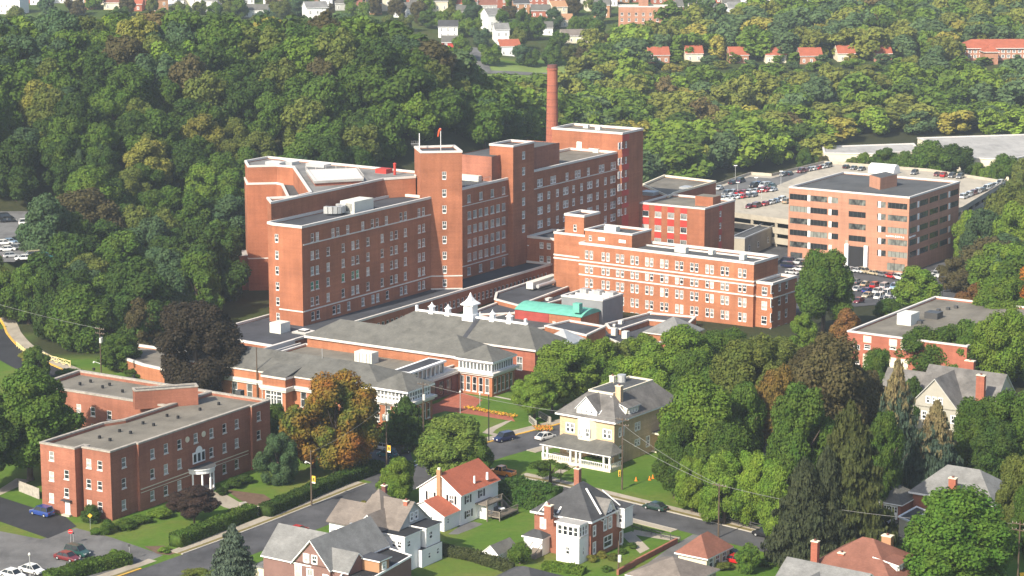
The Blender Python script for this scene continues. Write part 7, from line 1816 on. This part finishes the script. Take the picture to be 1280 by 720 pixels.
HT = [
 (247, 372, 494, 118, 'dome', (.032, .026, .016), 'huge dark purple copper beech between the brick apartment house and the low entrance building', dict(base=.05)),
 (38, 452, 600, 120, 'near', 'mid', 'large green tree with orange tips left of the brick apartment house', dict(base=.16)),
 (-8, 500, 612, 90, 'near', 'deep', 'dark tree cut off by the left edge beside the brick apartment house', {}),
 (150, 415, 462, 60, 'mid', 'mid', 'green bush like tree behind the apartment house below the transformer pole', dict(base=.05)),
 (45, 432, 478, 42, 'mid', 'mid', 'green tree at the bend of the yellow kerbed road', dict(base=.05)),
 (420, 458, 592, 108, 'near', (.26, .135, .02), 'tall orange and gold maple in front of the low entrance building', dict(base=.12)),
 (392, 500, 585, 50, 'near', 'rust', 'rusty lower maple beside the tall orange maple', dict(base=.1)),
 (348, 538, 604, 50, 'near', 'blue', 'dense dark green tree at the far corner of the brick apartment house', dict(base=.03)),
 (345, 502, 560, 36, 'mid', 'mid', 'narrow green tree between parked cars and orange maple', dict(base=.1)),
 (507, 496, 558, 52, 'spruce', 'deep', 'dark green pine at the corner pavilion', dict(base=.08)),
 (565, 516, 604, 88, 'dome', (.1, .15, .028), 'round yellow green tree above the red roofed white house', dict(base=.1)),
 (597, 540, 606, 44, 'near', 'mid', 'green tree right of the round yellow green tree', dict(base=.1)),
 (497, 569, 628, 50, 'near', 'bright', 'small round green tree at the kerb above the slate roofed white house', dict(base=.08)),
 (243, 606, 655, 66, 'near', 'purple', 'small dark purple leaved tree in front of the white portico', dict(base=.25)),
 (292, 656, 726, 42, 'spruce', 'spruce', 'blue grey young spruce beside the street at the bottom left', dict(base=.04)),
 (688, 560, 606, 54, 'open', 'mid', 'low spreading crabapple with forked trunk on the corner lawn', dict(base=.28, tr_=.05)),
 (706, 424, 508, 96, 'near', (.125, .2, .026), 'bright green tree on the hospital lawn by the glass pyramid', dict(base=.22)),
 (668, 462, 527, 56, 'near', (.11, .18, .024), 'low green branches of the tree over the sign wall', dict(base=.2)),
 (745, 418, 500, 70, 'near', (.12, .2, .026), 'light green tree right of the lawn tree behind the yellow mansion', dict(base=.2)),
 (795, 440, 520, 80, 'near', 'lime', 'yellow green tree right behind the yellow mansion', dict(base=.1)),
 (850, 402, 505, 100, 'near', 'bright', 'broad bright green tree below the paired window wing', dict(base=.12)),
 (872, 470, 612, 112, 'dome', 'bright', 'very large round green tree right of the yellow mansion', dict(base=.08)),
 (905, 520, 640, 80, 'near', 'mid', 'large green tree at the fence of the side street', dict(base=.08)),
 (938, 412, 560, 110, 'near', 'olive', 'tall olive green oak behind the large round green tree', dict(base=.1)),
 (845, 520, 622, 60, 'near', 'mid', 'green tree over the lawn edge by the mansion porch', dict(base=.1)),
 (972, 450, 590, 70, 'near', (.17, .12, .03), 'golden brown tree left of the wide brown tree', dict(base=.1)),
 (1035, 408, 585, 118, 'near', 'brown', 'wide brown and olive tree in front of the flat roofed office', dict(base=.08)),
 (1000, 470, 640, 90, 'near', 'mid', 'shaded dark green tree under the wide brown tree', dict(base=.1)),
 (865, 566, 640, 46, 'near', 'lime', 'yellow green small tree at the utility wires', dict(base=.06)),
 (905, 560, 655, 62, 'near', 'bright', 'leafy light green tree by the roadside fence', dict(base=.06)),
 (940, 558, 655, 56, 'near', 'lime', 'bright green tree next to the hidden grey roof', dict(base=.06)),
 (968, 568, 672, 54, 'near', 'bright', 'bright green tree beside the big dark hemlocks', dict(base=.06)),
 (1003, 575, 705, 98, 'hemlock', 'hem', 'grey green hemlock hanging over the parked car', dict(base=.03)),
 (1058, 505, 690, 122, 'hemlock', (.06, .075, .022), 'huge dark olive hemlock in front of the brick garage', dict(base=.03)),
 (1030, 560, 700, 80, 'hemlock', 'hem', 'dark hemlock between the two larger hemlocks', dict(base=.03)),
 (1118, 452, 605, 54, 'spruce', 'goldspruce', 'tall brown coned spruce left of the stucco gabled house', dict(base=.03)),
 (1167, 502, 622, 56, 'spruce', 'spruce', 'blue grey spruce in front of the stucco gabled house', dict(base=.03)),
 (1220, 490, 592, 74, 'near', 'mid', 'green tree in front of the tall red chimney', dict(base=.08)),
 (1262, 480, 600, 80, 'near', 'mid', 'green tree right of the stucco gabled house', dict(base=.06)),
 (1196, 570, 615, 40, 'mid', 'mid', 'small green tree by the grey hip roof', dict(base=.06)),
 (1272, 560, 680, 60, 'near', 'olive', 'green tree at the right edge beside the grey hip roof', dict(base=.06)),
 (1196, 608, 742, 150, 'dome', (.065, .135, .016), 'big bright green maple at the bottom right corner', dict(base=.06)),
 (935, 672, 716, 30, 'shrub', 'mid', 'dense green cedar beside the small garage', dict(base=.0)),
 (1028, 305, 418, 78, 'near', 'mid', 'tall thin topped tree in front of the office block', dict(base=.16)),
 (1002, 390, 440, 40, 'mid', 'bright', 'low bright green tree at the end of the paired window wing', dict(base=.06)),
 (1058, 385, 440, 50, 'mid', 'rust', 'rusty orange tree beside the car park', dict(base=.1)),
 (1145, 332, 388, 66, 'mid', 'bright', 'light green honey locust at the car park edge', dict(base=.15)),
 (1110, 372, 402, 44, 'mid', 'mid', 'small green tree at the near end of the car park', dict(base=.1)),
 (1170, 402, 478, 90, 'near', 'mid', 'green tree covering the corner of the flat roofed office', dict(base=.06)),
 (1215, 395, 480, 80, 'near', 'mid', 'green tree right of the flat roofed office', dict(base=.06)),
 (1255, 380, 485, 80, 'near', 'lime', 'yellowish tree at the right edge behind the stucco house', dict(base=.06)),
 (1250, 340, 430, 80, 'near', 'bright', 'bright tree above the flat roofed office at the right edge', dict(base=.06)),
 (1222, 352, 400, 60, 'near', 'rust', 'orange brown tree behind the flat roofed office', dict(base=.06)),
 (1268, 300, 385, 70, 'near', 'lime', 'yellow green tree at the right edge beyond the car park', dict(base=.06)),
 (1225, 258, 340, 60, 'mid', 'blue', 'blue green tree right of the office block', dict(base=.06)),
 (1212, 262, 325, 40, 'mid', 'lime', 'yellow green tree in front of the parking deck end', dict(base=.06)),
 (1262, 225, 320, 70, 'mid', 'olive', 'olive tree at the right edge above the car park road', dict(base=.06)),
 (1192, 320, 365, 50, 'mid', 'brown', 'brown green tree at the edge of the car park road', dict(base=.06)),
 (185, 172, 240, 70, 'mid', 'yellow', 'yellowing tree in the dark woods above the brick hospital', dict(base=.1)),
 (1100, 505, 640, 60, 'near', 'mid', 'dark green tree between the spruces and the hemlocks', dict(base=.05)),
 (1095, 430, 520, 50, 'near', 'mid', 'dark conifer like tree against the flat roofed office wall', dict(base=.05)),
 (650, 672, 705, 30, 'shrub', 'mid', 'green cedar beside the small white shed', dict(base=.0)),

 (8, 338, 398, 60, 'mid', 'mid', 'green tree above the upper road at the left edge', dict(base=.05)),
 (36, 328, 405, 56, 'mid', 'mid', 'green tree hiding the near side of the hill car park', dict(base=.05)),
 (-4, 318, 380, 40, 'mid', 'olive', 'olive tree at the left edge below the hill car park', dict(base=.05)),
 (66, 335, 425, 64, 'mid', 'deep', 'dark green tree above the crossed rail fence', dict(base=.03)),
 (98, 372, 438, 56, 'mid', 'mid', 'green tree behind the crossed rail fence', dict(base=.02)),
 (140, 365, 436, 60, 'mid', 'deep', 'dark green tree left of the transformer pole', dict(base=.02)),
 (180, 372, 436, 56, 'mid', 'brown', 'brownish tree left of the copper beech', dict(base=.02)),
 (800, 415, 478, 74, 'near', 'lime', 'yellow green tree right of the small pyramid roof', dict(base=.05)),
 (905, 406, 490, 84, 'near', 'mid', 'green tree below the middle of the paired window wing', dict(base=.05)),
 (975, 418, 500, 76, 'near', 'olive', 'olive tree under the right end of the paired window wing', dict(base=.05)),
 (1010, 425, 520, 60, 'near', 'brown', 'brownish tree below the lower end pavilion', dict(base=.05)),
 (770, 455, 512, 50, 'mid', 'mid', 'green tree touching the back of the yellow mansion', dict(base=.05)),
 (820, 455, 540, 64, 'near', 'bright', 'bright green tree beside the back of the yellow mansion', dict(base=.05)),
 (862, 430, 540, 70, 'near', 'mid', 'green tree above the very large round tree', dict(base=.05)),
 (1078, 455, 560, 60, 'near', 'brown', 'brown tree in front of the pale strips of the flat roofed office', dict(base=.05)),
 (1140, 470, 540, 40, 'mid', 'deep', 'dark tree behind the stucco gabled house on the left', dict(base=.05)),
 (1245, 520, 610, 70, 'near', 'deep', 'dark green tree behind the big plain grey roof', dict(base=.05)),
 (1200, 545, 600, 60, 'near', 'mid', 'green tree between stucco house and big plain grey roof', dict(base=.05)),
 (985, 500, 620, 60, 'near', 'mid', 'green tree left of the shaded dark tree', dict(base=.05)),
 (925, 470, 600, 70, 'near', 'mid', 'green tree between the very large round tree and the olive oak', dict(base=.05)),
 (1285, 600, 700, 50, 'near', 'mid', 'green tree cut by the right edge beside the rear porch', dict(base=.05)),
 (690, 448, 516, 60, 'mid', (.12, .19, .026), 'bright green tree left of the lawn tree', dict(base=.2)),
 (775, 425, 492, 50, 'mid', 'olive', 'olive tree between the light green and yellow green trees', dict(base=.1)),
 (1040, 445, 500, 50, 'mid', 'rust', 'rust coloured tree at the corner of the flat roofed office', dict(base=.05)),
]
for cx_, top, base_, wpx, kind, col, lab, kw in HT:
    if kind == 'spruce': wpx *= 1.55
    if kind in ('near', 'dome') and not kw.get('base', 0) >= .2: wpx *= 1.1
    own = 'leaf_maple' if lab.startswith('tall orange') else 'leaf_spruce' if 'coned spruce' in lab or lab.startswith('blue grey spruce') else None
    nm = 'spruce_tree' if kind == 'spruce' else 'hemlock_tree' if kind == 'hemlock' else 'tree'
    cr_ = ht(cx_, top, base_, wpx, kind, col, lab, name=nm, **kw)
    if own: cr_.data = cr_.data.copy(); cr_.data.materials[0] = M[own]
for px, top, base_, wpx in ((100, 185, 248, 26), (128, 180, 232, 20)):
    ht(px, top, base_, wpx, 'mid', 'blue', ('taller left' if px == 100 else 'shorter right') + ' of two ivy wrapped columns in the dark woods', name='ivy_clad_tree', group='ivy columns in the woods', base=0.0)
# woods: every tree its own; the farthest beyond three hundred are one mass
def inside(p, poly):
    x, y = p; r = False; n = len(poly)
    for i in range(n):
        x0, y0 = poly[i - 1]; x1, y1 = poly[i]
        if (y0 > y) != (y1 > y) and x < (x1 - x0) * (y - y0) / (y1 - y0) + x0: r = not r
    return r
ZONE_L = [(-90, -50), (-90, 375), (0, 378), (20, 398), (52, 424), (100, 438), (165, 428), (215, 436), (288, 396), (296, 365), (318, 352), (340, 300), (500, 200), (700, 190), (705, 150), (660, 120), (600, 85), (520, 40), (420, -20)]
ZONE_R = [(640, 150), (570, 128), (600, 126), (708, 128), (722, 100), (735, 66), (850, 42), (1010, 22), (1150, 12), (1340, -10), (1340, 175), (1150, 176), (1025, 181), (1030, 201), (965, 216), (935, 216), (890, 234), (800, 244), (700, 200)]
ZONE_S = [(1230, 230), (1262, 232), (1340, 190), (1340, 400), (1262, 420), (1225, 350), (1215, 300), (1208, 275)]
blockers = [offs(ccw([HF.W(*p) for p in P_rear]), 6.5), offs([HF.W(*p) for p in rect(-24, 9, -24, 180)], 7), offs([HF.W(*p) for p in rect(-30, 26, 158, 226)], 6),
            offs(dp, 6), offs([MF.W(*p) for p in rect(-45, 2, -2, 45)], 6), offs([CF.W(*p) for p in rect(-60, 6, -2, 20)], 8), offs([(-200, 560), (-126, 560), (-126, 652), (-200, 652)], 4)]
row_px = [(824, 82), (868, 80), (924, 82), (970, 82), (1014, 82), (1058, 82), (1104, 82)]
cand = []
rf_ = random.Random(21)
def scan(x0, x1, y0, y1, st, zone, side):
    j = 0; y = y0
    while y < y1:
        x = x0 + (st / 2 if j % 2 else 0)
        while x < x1:
            qx, qy = x + rf_.uniform(-.32, .32) * st, y + rf_.uniform(-.32, .32) * st; z = gz(qx, qy); X, Y, D = pr(qx, qy, z)
            if -60 < X < 1340 and inside((X, Y), zone) and not any(inside((qx, qy), b_) for b_ in blockers): cand.append([qx, qy, z, D, side, X, Y])
            x += st
        y += st * .87; j += 1
scan(-330, 60, 480, 930, 12.2, ZONE_L, 'L'); scan(-30, 420, 700, 1330, 14.6, ZONE_R, 'R'); scan(90, 300, 560, 760, 12.5, ZONE_S, 'S')
wood = []
for qx, qy, z, D, side, X, Y in cand:
    h = rf_.uniform(13, 20) if side == 'L' else rf_.uniform(12, 18); r = h * (rf_.uniform(.40, .54) if side == 'L' else rf_.uniform(.46, .64))
    if side == 'R' and any(abs(X - a) < 30 and 78 < Y < 124 for a, b_ in row_px): h *= .32 if Y < 104 else .5; r *= .5 if Y < 104 else .75
    if side == 'R' and 1190 < X < 1300 and 72 < Y < 112: h *= .25; r *= .6
    if side == 'R' and 765 < X < 840 and 30 < Y < 60: h *= .5
    if side == 'R' and X > 1000 and Y > 150: h *= .75
    if side == 'L' and Y > 340 and X < 60: h *= .7
    if side == 'S' and X < 1250:
        while h > 5 and pr(qx, qy, z + h)[1] < 262: h *= .85; r *= .9
    if side == 'R':
        c_ = rf_.choices(['mid', 'olive', 'yellow', 'blue', 'brown', 'bright', 'deep'], [28, 30, 7, 14, 3, 16, 4] if Y > 110 else [24, 24, 4, 34, 2, 8, 6])[0]
    else: c_ = rf_.choices(['deep', 'mid', 'blue', 'olive', 'yellow', 'brown', 'bright'], [34, 34, 14, 10, 1.2, 2, 6])[0]
    wood.append((D, qx, qy, z, h, r, c_, side))
wood.sort(key=lambda q: q[0])
adj = dict(deep='dark green', mid='green', olive='olive', yellow='yellowing', blue='bluish green', brown='brownish', bright='bright green')
place = dict(L='on the wooded hill left of and behind the brick hospital', R='in the valley woods beyond the parking deck', S='right of the office block')
NI = 236
def cell(D, qx, qy, z, h, side):
    X, Y, _ = pr(qx, qy, z + h * .6)
    if side == 'L':
        col_ = 'above the hill car park' if X < 75 else 'left of the purple beech' if X < 190 and Y > 280 else 'left of the hospital' if X < 300 else 'behind the landing deck' if X < 480 else 'behind the stair towers' if X < 610 else 'behind the chimney'
        row_ = 'on the ridge' if Y < 75 else 'high on the hill' if Y < 150 else 'halfway up the hill' if Y < 235 else 'at the hill foot'
        return col_ + ' ' + row_ if not col_.startswith('left of the purple') else col_
    if side == 'S': return 'beside the parking deck end' if Y < 255 else 'right of the office block' if Y < 330 else 'beside the office drive'
    return ('behind the red panelled tower' if X < 860 else 'behind the parking deck' if X < 1030 else 'beyond the warehouses')
cells = {}
for k, q in enumerate(wood[:NI]): cells.setdefault((q[6], cell(*q[:5], q[7])), []).append((pr(q[1], q[2], q[3])[0], k))
lab_ = {}
NTH = ['leftmost', 'second from left', 'third from left', 'fourth from left', 'fifth from left', 'sixth from left', 'seventh from left', 'eighth from left', 'ninth from left', 'tenth from left', 'eleventh from left', 'twelfth from left', 'thirteenth from left', 'fourteenth from left', 'fifteenth from left', 'sixteenth from left', 'seventeenth from left', 'eighteenth from left', 'nineteenth from left'] + ['rightmost'] * 40
for (c_, ce), lst in cells.items():
    lst.sort()
    for n_, (_, k) in enumerate(lst): lab_[k] = '%s tree%s %s' % (adj[c_], (', ' + NTH[n_]) if len(lst) > 1 else '', ce)
for k, q in enumerate(wood[:NI]):
    D, qx, qy, z, h, r, c_, side = q
    tree(qx, qy, z - .3, h, r, 'mid' if D < 700 else 'far', GREEN[c_], lab_[k], group='woodland trees ' + place[side], name='forest_tree', base=.05, parts=D < 760)
def mass(name, lst, kind='far'):
    Vs, Fs, Cs, off = [], [], [], 0
    pv = [broad(900 + i, 18, 1000, .12, 1, lr=(.2, .4)) for i in range(4)]
    for (D, qx, qy, z, h, r, c_, side) in lst:
        V, F = pv[rf_.randrange(4)]; a = rf_.uniform(0, 6.28); ca_, sa_ = math.cos(a), math.sin(a)
        W_ = np.empty_like(V); W_[:, 0] = (V[:, 0] * ca_ - V[:, 1] * sa_) * r + qx; W_[:, 1] = (V[:, 0] * sa_ + V[:, 1] * ca_) * r + qy; W_[:, 2] = V[:, 2] * h * .43 + z + h * .1
        Vs.append(W_); Fs.append(F + off); off += len(V); col = GREEN[c_]; k = rf_.uniform(.85, 1.2)
        Cs.append(np.tile([col[0] * k * 1.55, col[1] * k * 1.4, col[2] * k * 1.3, 1], (len(F), 1)))
    V, F, Cc = np.concatenate(Vs), np.concatenate(Fs), np.concatenate(Cs)
    me = np_mesh(name, V, F, ['leaf_far']); at_ = me.attributes.new('tint', 'FLOAT_COLOR', 'FACE'); at_.data.foreach_set('color', Cc.astype(np.float32).ravel())
    o = bpy.data.objects.new(name, me); C.objects.link(o)
    return tag(o, 'far woods on the opposite slope reading as one mass of crowns', 'woods', None, 'stuff')
if wood[NI:]: mass('far_woods', wood[NI:])
print('TREES', len(wood), 'mass', len(wood[NI:]), 'far D', wood[NI][0] if len(wood) > NI else 0)
# scattered trees of the far town (individual)
TOWNT = [(20, 30), (95, 14), (160, 14), (190, 14), (222, 18), (285, 10), (340, 10), (365, 8), (385, 12), (410, 18), (440, 24), (460, 6), (525, 26), (532, 14), (552, 32), (574, 34), (592, 22), (608, 28), (636, 22), (645, 44), (648, 56), (676, 34), (693, 30), (694, 60), (716, 14), (718, 44), (745, 42), (755, 54), (748, 72), (770, 46), (792, 44), (836, 20), (842, 38), (868, 40), (880, 14), (915, 12), (918, 40), (950, 36), (965, 30), (995, 8), (1000, 36), (1030, 22), (1060, 8), (1100, 20), (1140, 10), (1200, 10), (1230, 14), (1260, 10), (250, 12), (268, 20), (300, 18), (352, 20), (372, 14), (455, 26), (470, 14), (497, 20), (566, 26), (590, 40), (600, 52), (577, 70), (612, 76), (655, 30), (668, 44), (652, 76), (664, 78), (690, 76), (735, 34), (750, 24), (712, 70), (728, 74), (760, 64), (700, 52), (780, 62), (560, 8), (640, 8), (740, 8), (756, 84), (880, 30), (850, 30), (905, 42), (930, 34), (1010, 24), (985, 36), (625, 34), (586, 12), (536, 30), (508, 34), (486, 36), (432, 32), (334, 30), (320, 34), (230, 28), (205, 24), (150, 20), (860, 10), (945, 8), (118, 6), (60, 12), (440, 8), (1040, 12), (1080, 20), (1120, 26), (1175, 18)]
tq = []
for px, py in TOWNT:
    x, y = g(px, py + 6); c_ = rf_.choice(['mid', 'olive', 'blue', 'mid', 'olive', 'bright', 'mid', 'brown']); tq.append((px, py, x, y, gz(x, y), c_))
tq.sort()
for i, (px, py, x, y, z, c_) in enumerate(tq):
    same = [q[:2] for q in tq if q[5] == c_ and min(2, q[1] // 30) == min(2, py // 30)]
    tree(x, y, z, rf_.uniform(8, 13), rf_.uniform(4, 6), 'far', GREEN[c_], '%s tree, %s, %s of the far town' % (adj[c_], NTH[same.index((px, py))], ['top edge', 'middle', 'nearest'][min(2, py // 30)] + ' band'), group='trees of the far town', name='town_tree', base=.1, parts=False)
# ------------------------------------------------------------------ hedges, bushes, flower strip, haze
def hedge(name, pts, w_, h, col, label, n=60, size=.16, cat='hedge', kind=None, group=None, jitter=.12):
    """clipped hedge along a world line: leafy shell on a solid core"""
    P_, D_, cores_ = [], [], MB(); rs = np.random.RandomState(len(pts) + int(h * 10)); L0, L1 = offline(pts, -w_ / 2), offline(pts, w_ / 2)
    for i in range(len(pts) - 1):
        a, c_ = Vector(pts[i]), Vector(pts[i + 1]); L_ = (c_ - a).length; d = (c_ - a) / L_; nr = Vector((-d.y, d.x)); m_ = int(n * L_ * (w_ + 2 * h))
        u = rs.uniform(0, L_, m_); s_ = rs.uniform(0, w_ + 2 * h, m_)
        side = np.where(s_ < h, -w_ / 2, np.where(s_ > h + w_, w_ / 2, s_ - h - w_ / 2)); z = np.where(s_ < h, s_, np.where(s_ > h + w_, w_ + 2 * h - s_, h))
        side = side + rs.normal(0, jitter * .6, m_); z = np.clip(z + rs.normal(0, jitter * .6, m_) + .12 * np.sin(u * 1.3), .02, None)
        P_.append(np.stack([a.x + d.x * u + nr.x * side, a.y + d.y * u + nr.y * side, z], 1)); nz = (s_ >= h) & (s_ <= h + w_)
        D_.append(np.stack([np.where(nz, 0, nr.x * np.sign(side)), np.where(nz, 0, nr.y * np.sign(side)), np.where(nz, 1.0, .2)], 1))
        k = .42; A_, B_ = offline([pts[i], pts[i + 1]], -w_ * k), offline([pts[i], pts[i + 1]], w_ * k); cores_.prism(ccw([A_[0], A_[1], B_[1], B_[0]]), 0, h * .93, 'leaf')
    V, F = leaves(np.concatenate(P_), np.concatenate(D_), size, rs, 1, .6)
    cv = np.array(cores_.v); cf = np.array([f for f in cores_.f if len(f) == 4]); F = np.concatenate([F, cf + len(V)]); V = np.concatenate([V, cv])
    o = bpy.data.objects.new(name, np_mesh(name, V, F, ['leaf'])); C.objects.link(o); c = GREEN[col] if isinstance(col, str) else col; o.color = (*c, 1); return tag(o, label, cat, group, kind)
hedge('hedge', [at(*p) for p in ((331, 646), (400, 616), (440, 600), (474, 588))], 2.6, 2.0, 'deep', 'long clipped dark hedge along the main street sidewalk')
hedge('hedge', [at(*p) for p in ((219, 684), (270, 664), (315, 645))], 2.6, 2.1, 'mid', 'clipped hedge in front of the purple leaved tree')
hedge('hedge', [at(*p) for p in ((60, 730), (110, 715), (160, 703))], 3.0, 1.7, 'mid', 'clipped hedge at the bottom left beside the parked cars')
hedge('hedge', [at(*p) for p in ((634, 623), (664, 631), (692, 638))], 5.2, 3.6, (.045, .1, .018), 'tall thick hedge between the red roofed white house and the brick house', 45, .22, jitter=.25)
hedge('hedge', [at(*p) for p in ((548, 692), (590, 700), (640, 716))], 1.6, 1.6, (.06, .075, .028), 'thin rough hedge behind the slate roofed house', 40, .15, jitter=.2)
hedge('hedge', [at(*p) for p in ((730, 581), (756, 585))], 2.2, 1.5, 'mid', 'low clipped hedge under the porch of the yellow mansion')
hedge('hedge', [at(*p) for p in ((678, 712), (706, 714), (730, 718))], 2.0, 1.1, 'bright', 'low bright hedge at the foot of the white sunroom')
BUSH = [(115, 652, 27, 27, 'deep', 'large round dark bush left of the apartment house corner'), (134, 667, 20, 22, 'mid', 'pointed bush at the apartment house corner'), (121, 668, 17, 12, 'mid', 'low bush between round bush and pointed bush'), (158, 660, 30, 14, 'mid', 'wide bush beneath the first street windows'), (175, 654, 26, 14, 'mid', 'second wide bush beneath the street windows'), (200, 647, 30, 16, 'bright', 'bright bush beneath the street windows'), (214, 640, 20, 14, 'mid', 'bush left of the round portico'), (205, 690, 18, 9, 'bright', 'ground hugging shrub by the driveway mouth'), (290, 610, 26, 16, 'deep', 'dark bush right of the portico'), (305, 604, 24, 14, 'deep', 'dark bush near the far corner of the apartment house'), (277, 618, 16, 12, 'deep', 'dark bush beside the portico steps'), (143, 697, 13, 14, 'bright', 'pale upright bush at the end of the bottom left hedge'),
 (740, 702, 14, 12, 'yellow', 'yellow bush at the brick house garden'), (752, 697, 14, 11, 'yellow', 'second yellow bush by the brick house'), (768, 700, 16, 11, 'olive', 'olive bush near the retaining wall'), (758, 714, 14, 10, 'mid', 'green bush by the retaining wall'), (778, 692, 12, 9, 'mid', 'small dark bush by the brick house door'), (790, 685, 14, 10, 'mid', 'round bush in the front garden of the brick house'), (640, 692, 22, 12, 'mid', 'bush beside the garden shed'), (905, 712, 24, 13, 'olive', 'rough bush before the small cream garage'), (960, 706, 30, 14, 'mid', 'rough bush beside the green cedar'), (985, 712, 26, 16, 'bright', 'bush at the foot of the hemlocks'), (250, 722, 40, 14, 'olive', 'wide pale bush at the bottom edge by the spruce'), (455, 640, 14, 18, 'yellow', 'yellow green bush behind the slate roofed house'), (340, 706, 22, 12, 'lime', 'light bush left of the brown house'), (508, 584, 22, 12, 'deep', 'dark bush under the pine'), (538, 576, 26, 14, 'deep', 'dark bush left of the round yellow green tree'), (85, 470, 34, 12, 'mid', 'bush row behind the apartment house roof'), (170, 470, 30, 12, 'mid', 'bush behind the roof edge of the apartment house'), (36, 450, 26, 15, 'yellow', 'yellow green shrub bank by the crossed rail fence'), (1010, 545, 40, 24, 'mid', 'undergrowth beside the hidden grey roof'), (800, 560, 30, 14, 'deep', 'dark bush by the mansion side porch')]
for px, ft, wp, hp_, col, lab in BUSH:
    x, y = g(px, ft); z = gz(x, y); D = pr(x, y, z)[2]; tree(x, y, z - .1, hp_ * D / FP, wp / 2 * D / FP, 'shrub', GREEN[col], lab, name='bush', base=0, cat='bush', trunk=False, parts=False)
def flowers(name, pts, w_, label, cols, n=400):
    rs = np.random.RandomState(3); Ps = []
    for a, c_ in zip(pts, pts[1:]):
        a, c_ = Vector(a), Vector(c_); L_ = (c_ - a).length; d = (c_ - a) / L_; u = rs.uniform(0, L_, n); s_ = rs.uniform(-w_ / 2, w_ / 2, n)
        Ps.append(np.stack([a.x + d.x * u - d.y * s_, a.y + d.y * u + d.x * s_, rs.uniform(.2, .5, n)], 1))
    P_ = np.concatenate(Ps); V, F = leaves(P_, np.tile([0, -.5, 1.0], (len(P_), 1)), .13, rs, 1, .4); me = np_mesh(name, V, F, cols, rs.randint(0, len(cols), len(F))); o = bpy.data.objects.new(name, me); C.objects.link(o); tag(o, label, 'flowers', None, 'stuff')
M['flower_yellow'] = plain('flower_yellow', (0.5, 0.3, 0.02), 0.8); M['flower_orange'] = plain('flower_orange', (0.4, 0.12, 0.02), 0.8); M['leaf_low'] = plain('leaf_low', (0.06, 0.1, 0.02), 0.9)
flowers('flower_strip', [at(582, 510), at(612, 516), at(645, 522)], 1.8, 'strip of yellow and orange flowers beside the brick path', ['flower_yellow', 'flower_yellow', 'flower_orange', 'leaf_low'])
flowers('flower_bed', [at(668, 537), at(690, 536)], 4.0, 'bed of orange and yellow flowers around the sign walls', ['flower_yellow', 'flower_orange', 'flower_orange', 'leaf_low'], 500)
# extra trees round the deck and warehouses, and along the right
EX = [(1064, 196, 222, 26, 'olive', 'green'), (1080, 190, 222, 30, 'bright', 'green'), (1104, 184, 222, 42, 'mid', 'green'), (1128, 188, 224, 34, 'mid', 'dark'), (1160, 174, 226, 62, 'mid', 'green'), (1192, 178, 228, 56, 'deep', 'dark green'), (1222, 202, 230, 24, 'bright', 'green'), (1030, 194, 215, 22, 'brown', 'olive'), (1236, 206, 234, 26, 'lime', 'bright'), (1254, 190, 240, 40, 'mid', 'green'), (1280, 196, 250, 44, 'olive', 'olive'), (1008, 184, 214, 30, 'mid', 'green'), (1265, 250, 345, 60, 'lime', 'lime'), (1240, 300, 372, 56, 'olive', 'olive'), (1283, 330, 400, 50, 'orange', 'orange'), (1285, 400, 470, 50, 'lime', 'lime'), (1222, 420, 482, 50, 'mid', 'g')]
names = dict(brown='brownish', mid='green', bright='bright green', deep='dark green', olive='olive', lime='yellow green', orange='orange')
for i, (cx_, top, ft, wp, col, _) in enumerate(EX):
    where = 'of the trees between parking deck and warehouses' if ft < 255 else 'of the trees down the right edge'
    n_ = i if ft < 255 else i - 12
    ht(cx_, top, ft, wp, 'mid', col, '%s tree, %s %s' % (names[col], ['1st', '2nd', '3rd', '4th', '5th', '6th', '7th', '8th', '9th', '10th', '11th', '12th'][n_ % 12], where), name='tree', base=.05)
# air: pale haze over the whole valley
def haze():
    b = MB(); b.box(-7500, 7500, -6500, 9500, -60, 152, 'trim'); o = b.build('haze'); m = bpy.data.materials.new('haze'); m.use_nodes = True; n = m.node_tree; n.nodes.remove(n.nodes['Principled BSDF'])
    v = N(n, 'ShaderNodeVolumePrincipled'); v.inputs['Color'].default_value = (.8, .9, 1.0, 1); v.inputs['Density'].default_value = 0.00013; v.inputs['Anisotropy'].default_value = 0.2
    n.links.new(v.outputs[0], n.nodes['Material Output'].inputs['Volume']); o.data.materials.clear(); o.data.materials.append(m); tag(o, 'thin pale blue haze lying over the valley', 'haze', None, 'stuff')
haze()
